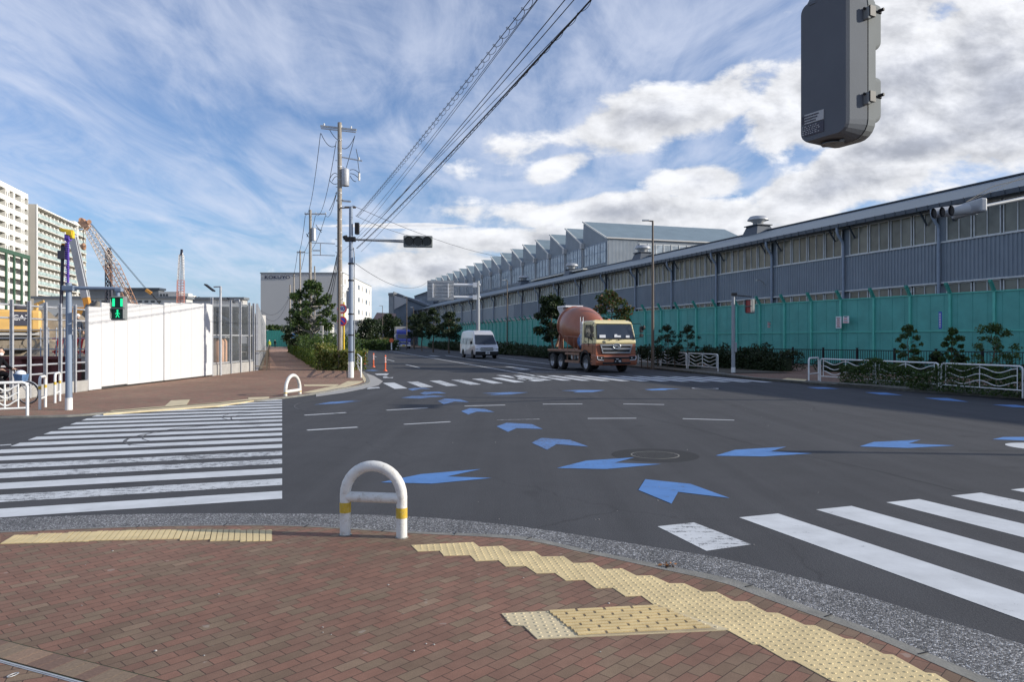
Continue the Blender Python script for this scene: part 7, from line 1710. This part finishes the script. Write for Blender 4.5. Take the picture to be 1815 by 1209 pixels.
# parked cars far behind median
for i, (px, py, dd, mm, lab, cn) in enumerate([(646, 597, 175, 'car_white', 'pale car parked beyond the median hedge, left one', 'car'), (668, 590, 190, 'car_white', 'pale car on the ramp right of the median tree', 'car')]):
    p = W(px, 602, dd); z0_ = H + (CY - py - 8) / F * dd; z0_ = max(0, z0_)
    t = thing('parked_car', lab, 'car', (p.x, dd, z0_), R(80), 'cars parked beyond the median'); obj('body', MB().xprof([(0, .25), (.02, .7), (-.9, .85), (-1.4, 1.35), (-3.0, 1.4), (-3.9, .9), (-4.2, .85), (-4.2, .25)], -.85, .85), mm, t, bevel=.08)
    for s_ in (1, -1): obj('side_window', MB().add([(s_ * .86, -1.1, .88), (s_ * .86, -3.6, .9), (s_ * .86, -3.0, 1.3), (s_ * .86, -1.5, 1.28)], [(0, 1, 2, 3), (3, 2, 1, 0)]), 'glass_car', t); [wheel(t, s_ * .78, y, .3, .18, s_) for y in (-.8, -3.4)]
# ---- cyclist at the left edge
zc = PL; d = 2425 / (716.6 - 602) * (H - zc) / H; wx = (49.5 - CX) / F * d; wr = .30
t = thing('bicycle', 'black city bicycle with blue-lined front basket at the left edge', 'bicycle', (wx, d, zc))
def bwheel(x):
    mb = MB(); mb.tube([(x + wr * math.cos(k / 32 * 6.2832), 0, wr + .012 + wr * math.sin(k / 32 * 6.2832)) for k in range(32)], .016, 6, closed=True); wo = obj('wheel', mb, 'rubber', t)
    mb = MB(); mb.tube([(x + (wr - .022) * math.cos(k / 32 * 6.2832), 0, wr + .012 + (wr - .022) * math.sin(k / 32 * 6.2832)) for k in range(32)], .008, 5, closed=True)
    for k in range(18): a = k / 18 * 6.2832; mb.cyl((x, 0, wr + .012), (x + (wr - .02) * math.cos(a), 0, wr + .012 + (wr - .02) * math.sin(a)), .0022, n=4)
    mb.cyl((x, -.04, wr + .012), (x, .04, wr + .012), .02, n=8); obj('spokes', mb, 'galv', wo)
    mb = MB(); n = 10; mb.tube([(x + (wr + .03) * math.cos(R(30 + 130 * k / n)), 0, wr + .012 + (wr + .03) * math.sin(R(30 + 130 * k / n))) for k in range(n + 1)], .018, 6); obj('mudguard', mb, 'galv', t)
bwheel(0); bwheel(-1.10)
ax_ = wr + .012
mb = MB(); mb.tube([(0, 0, ax_), (-.22, 0, .60), (-.30, 0, .80), (-.36, 0, .95)], .017, 8); mb.tube([(-.24, 0, .66), (-.50, 0, .36), (-.70, 0, .30)], .020, 8); mb.tube([(-.70, 0, .30), (-.93, 0, .72)], .016, 8); mb.tube([(-1.10, 0, ax_), (-.70, 0, .30)], .012, 6); mb.tube([(-1.10, 0, ax_), (-.90, 0, .62)], .010, 6); obj('frame', mb, 'galv', t)
mb = MB(); mb.tube([(-.56, -.26, .93), (-.44, -.24, .97), (-.37, -.1, .95), (-.37, .1, .95), (-.44, .24, .97), (-.56, .26, .93)], .012, 8); mb.cyl((-.58, -.26, .925), (-.46, -.245, .96), .018, n=8); mb.cyl((-.58, .26, .925), (-.46, .245, .96), .018, n=8); obj('handlebar', mb, 'black', t)
mb = MB()
mb.add([(-.28, -.12, .62), (-.10, -.12, .60), (-.10, .12, .60), (-.28, .12, .62), (-.33, -.15, .86), (-.06, -.15, .84), (-.06, .15, .84), (-.33, .15, .86)], [(0, 1, 5, 4), (1, 2, 6, 5), (2, 3, 7, 6), (3, 0, 4, 7), (0, 3, 2, 1)]); obj('basket', mb, 'basket', t); obj('basket_cover', MB().ell((-.21, 0, .85), (.14, .15, .11), 12), 'plastic_white', t)
obj('saddle', MB().ell((-.96, 0, .76), (.13, .09, .04), 12), 'black', t); obj('pedals', MB().cyl((-.70, -.12, .30), (-.70, .12, .30), .02, n=8).beam((-.70, -.12, .30), (-.66, -.12, .16), .02).beam((-.70, .12, .30), (-.80, .12, .44), .02).box((-.66, -.17, .15), (.1, .1, .025)).box((-.80, .17, .45), (.1, .1, .025)), 'black', t); obj('front_lamp', MB().ell((.02, -.05, .58), (.05, .03, .03), 8), 'lamp_white', t)
JC = dict(pelvis=(-0.99, 0, .86), waist=(-0.96, 0, 1.0), chest=(-0.87, 0, 1.20), neck=(-0.81, 0, 1.34), head=(-0.76, 0, 1.46), face=(.55, -.8, 0),
    rsh=(-0.85, -.17, 1.26), rel=(-0.73, -.24, 1.05), rwr=(-0.59, -.25, .97), rha=(-0.51, -.25, .97), lsh=(-0.85, .17, 1.26), lel=(-0.73, .24, 1.05), lwr=(-0.59, .25, .97), lha=(-0.51, .25, .97),
    rhip=(-0.97, -.09, .82), rkn=(-0.61, -.12, .66), ran=(-0.76, -.15, .25), rto=(-0.66, -.16, .19), lhip=(-0.97, .09, .82), lkn=(-0.63, .12, .84), lan=(-0.91, .15, .54), lto=(-0.81, .16, .48))
person('cyclist in black clothes and white face mask riding in from the left edge', (wx, d, zc), 0, JC, RAD, 'cloth_black', None, mask=True, head_r=.105)

# ================================================================== VEGETATION
z_ = PL
# hedge along the left footpath + tree rows
hedge('clipped_hedge', 'long clipped green hedge between the brick footpath and the road', (-11.3, 46.4), (-32.5, 111), 2.2, .95, 26000, .075, 'leaf_hedge', 1, z0=z_)
hedge('yellow_shrub', 'variegated yellow-green shrub at the near end of the long hedge', (-11.4, 44.9), (-9.1, 44.0), 2.0, 1.25, 4200, .085, 'leaf_yellow', 2, cat='shrub', z0=z_, lump=.2)
hedge('mixed_shrubs', 'loose darker shrubs filling the bed behind the clipped hedge', (-11.4, 49.5), (-30.0, 104), 3.0, 1.65, 15000, .11, 'leaf_mid', 3, cat='shrub', z0=z_, lump=.28)
t = thing('concrete_post', 'square pale concrete post standing in the hedge', 'post', (W(570.5, 602, 58).x, 58, z_)); obj('shaft', MB().box((0, 0, 1.45), (.22, .22, 2.9)), 'concrete', t, bevel=.02)
t = thing('notice_board', 'small white notice board on a post behind the hedge', 'sign', (W(525, 602, 95).x, 95, z_)); obj('post', MB().box((0, 0, 1), (.1, .1, 2)), 'galv', t); obj('panel', MB().box((0, -.06, 2.1), (1.5, .06, 2.0)), 'sign_white', t); obj('picture', MB().box((-.1, -.10, 2.0), (1.0, .02, 1.2)), 'blue_tank', t)
def TR(px, d): return ((px - CX) / F * d, d, .05)
tree('broad_tree', 'round-crowned dark green tree in front of the grey warehouse', 'tree', TR(553, 62), 6.75, 4.3, 2.5, 6500, .105, 'leaf_mid', 16, tr=.20, nb=44, clump=.105, flatc=.8, bark='bark_pale')
tree('broad_tree', 'lower dark tree left of the round-crowned tree, by the hedge', 'tree', TR(531, 78), 4.6, 3.6, 1.2, 3500, .13, 'leaf_dark', 7, tr=.14, nb=16, clump=.2)
tree('broad_tree', 'small dark tree behind the hedge near the far hoarding', 'tree', TR(520, 110), 4.2, 3.2, 1.0, 1500, .17, 'leaf_dark', 9, tr=.12, nb=12)
for i, px in enumerate((479, 486, 493)): tree('far_tree', ['left', 'middle', 'right'][i] + 'most of three distant round trees behind the far teal hoarding', 'tree', TR(px, 205), 5.6 + (i == 0) * .3, 4.2, 1.5, 700, .3, 'leaf_mid', 20 + i, tr=.2, nb=9, clump=.3, group='distant trees at the footpath end')
tree('median_tree', 'dark spreading tree on the median left of the end shed', 'tree', TR(653, 135), 5.6, 4.6, 1.7, 3000, .2, 'leaf_dark', 30, tr=.22, nb=16, clump=.24)
tree('median_tree', 'dark tree behind the median right of the red-roofed house', 'tree', TR(690, 160), 7.2, 6.0, 1.6, 3200, .24, 'leaf_dark', 31, tr=.22, nb=16, clump=.24)
hedge('median_hedge', 'clipped median hedge with dry grass behind the orange posts', (W(636, 0, 132).x, 132), (W(696, 0, 124).x, 124), 3.0, 1.35, 5200, .16, 'leaf_mid', 33, z0=.1, lump=.2)
rs = np.random.RandomState(5); P = np.stack([W(640, 0, 136).x + rs.rand(2600) * 5.6, 134 + rs.rand(2600) * 5, .3 + rs.rand(2600) ** 2 * 1.9], 1); o = leaf_mesh('dry_grass', P, .22, 'grass_dry', seed=2, asp=.12); tag(o, 'dry yellow grass growing on the median', 'grass', kind='stuff')
mb = MB(); mb.prism([G(634, 614.5), G(700, 621.5), G(706, 619), G(695, 616), G(640, 611)], 0, .16); structure('median_kerb', mb, 'concrete')
t = thing('round_marker', 'orange round marker on a short white post at the median end', 'road marker', (W(694, 602, 122).x, 122, .15)); obj('post', MB().cyl((0, 0, 0), (0, 0, 1.4), .10, n=10), 'sign_white', t); obj('disc', MB().cyl((0, -.12, 1.55), (0, -.05, 1.55), .36, n=20), 'orange', t)
# right side planting, in shade of the factory
rt = [(735, 140, 6.6, 3.6, 'dense dark tree just right of the blue box truck'), (748, 120, 6.2, 3.2, 'dark leaning tree left of the overhead sign post'), (768, 108, 6.3, 3.0, 'tall dark tree under the overhead direction sign'), (796, 100, 5.6, 3.2, 'dark round tree right of the sign panel, left of the van'),
      (979, 55, 5.2, 2.6, 'slim dark tree rising behind the mixer truck drum')]
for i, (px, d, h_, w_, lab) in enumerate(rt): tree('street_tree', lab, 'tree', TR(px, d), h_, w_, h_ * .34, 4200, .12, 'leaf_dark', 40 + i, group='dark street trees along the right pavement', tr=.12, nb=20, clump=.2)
tree('street_tree', 'tree with some reddish leaves behind the mixer truck cab', 'tree', TR(1084, 52), 5.2, 3.0, 1.6, 3600, .10, 'leaf_red', 50, group='dark street trees along the right pavement', tr=.10, nb=20, clump=.17)
for i, (px, d, h_, w_, lab, th_) in enumerate([(1183, 46, 2.75, 1.7, 'small shrub tree left of two, behind the wave guard rail', .8), (1219, 45, 2.7, 1.7, 'small shrub tree right of two, behind the wave guard rail', .5),
        (1611, 29.5, 2.4, 1.15, 'young thin tree with open crown behind the ivy hedge', .7), (1688, 28, 2.25, 1.1, 'young thin tree between the blue sign and its bigger neighbour', .6), (1762, 26.5, 2.4, 1.7, 'widest young tree near the right edge, behind the ivy hedge', .35)]):
    tree('young_tree', lab, 'tree', TR(px, d), h_, w_, th_, 2600, .042, 'leaf_mid' if i > 1 else 'leaf_dark', 60 + i, group='young trees in front of the teal hoarding', tr=.035, nb=22, clump=.13)
tb = [(1137, 47, .4), (1148, 46, .5), (1166, 46, .5), (1196, 45.5, .42), (1254, 46.5, .5), (1283, 45, .6), (1338, 42.8, .55), (1358, 42, .6), (1660, 29.5, .34), (1702, 28.5, .24)]
nm_ = ['first', 'second', 'third', 'fourth', 'fifth', 'sixth', 'seventh', 'eighth', 'ninth', 'tenth']
for i, (px, d, r_) in enumerate(tb):
    t = thing('topiary_shrub', f'clipped dark ball shrub, {nm_[i]} from the left before the teal hoarding', 'shrub', TR(px, d), 0, 'clipped ball shrubs before the teal hoarding')
    obj('stem', MB().cyl((0, 0, 0), (0, 0, .9), .035, n=6), 'bark', t); leaf_mesh('foliage', blobs([((0, 0, .95 + r_ * .3), (r_ * .8, r_ * .8, r_ * .85)), ((r_ * .3, 0, .75), (r_ * .5, r_ * .5, r_ * .5))], 520, 70 + i), .06, 'leaf_dark', t, i)
# low hedges behind rails
a, b = G(1486, 680, .1), G(1812, 706, .1); hedge('ivy_hedge', 'dark ivy hedge growing through the right guard rails', (a[0] + .34, a[1] + .16), (b[0] + .34, b[1] + .16), .62, .78, 11000, .045, 'leaf_mid', 80, z0=.1, lump=.22, core=False)
hedge('ivy_hedge', 'dark ivy hedge continuing past the right picture edge', (b[0] + .25, b[1] + .0), (18.6, 16.0), .62, .86, 3000, .07, 'leaf_mid', 81, z0=.1)
hedge('low_hedge', 'low dark hedge behind the wave guard rails right of the truck', (10.0, 51.5), (10.95, 43.6), .7, .80, 5000, .06, 'leaf_dark', 82, z0=.1)
hedge('low_hedge', 'dark planting strip at the foot of the teal hoarding', (8.0, 69.0), (18.0, 47.5), 1.0, .75, 5000, .08, 'leaf_dark', 83, z0=.1, lump=.25)
hedge('low_hedge', 'dark bushy planting behind the red pedestrian signal', (12.6, 46.3), (15.5, 40.6), 1.5, .95, 7000, .07, 'leaf_dark', 84, z0=.1, lump=.22)
hedge('low_hedge', 'dark strip of ground shrubs along the black railing', (17.0, 41.0), (31, 19.5), .9, .55, 8000, .06, 'leaf_dark', 85, z0=.1, lump=.25)
hedge('roadside_hedge', 'dark roadside shrubs between the blue truck and the van', (-16.0, 150), (1.5, 84), 2.2, 1.05, 11000, .13, 'leaf_dark', 86, z0=.1, lump=.25)
hedge('roadside_hedge', 'dark roadside shrubs behind the van and mixer truck', (1.6, 83), (7.8, 54), 1.4, .85, 8000, .09, 'leaf_dark', 87, z0=.1, lump=.22)
print('OBJECTS', len(C.objects))
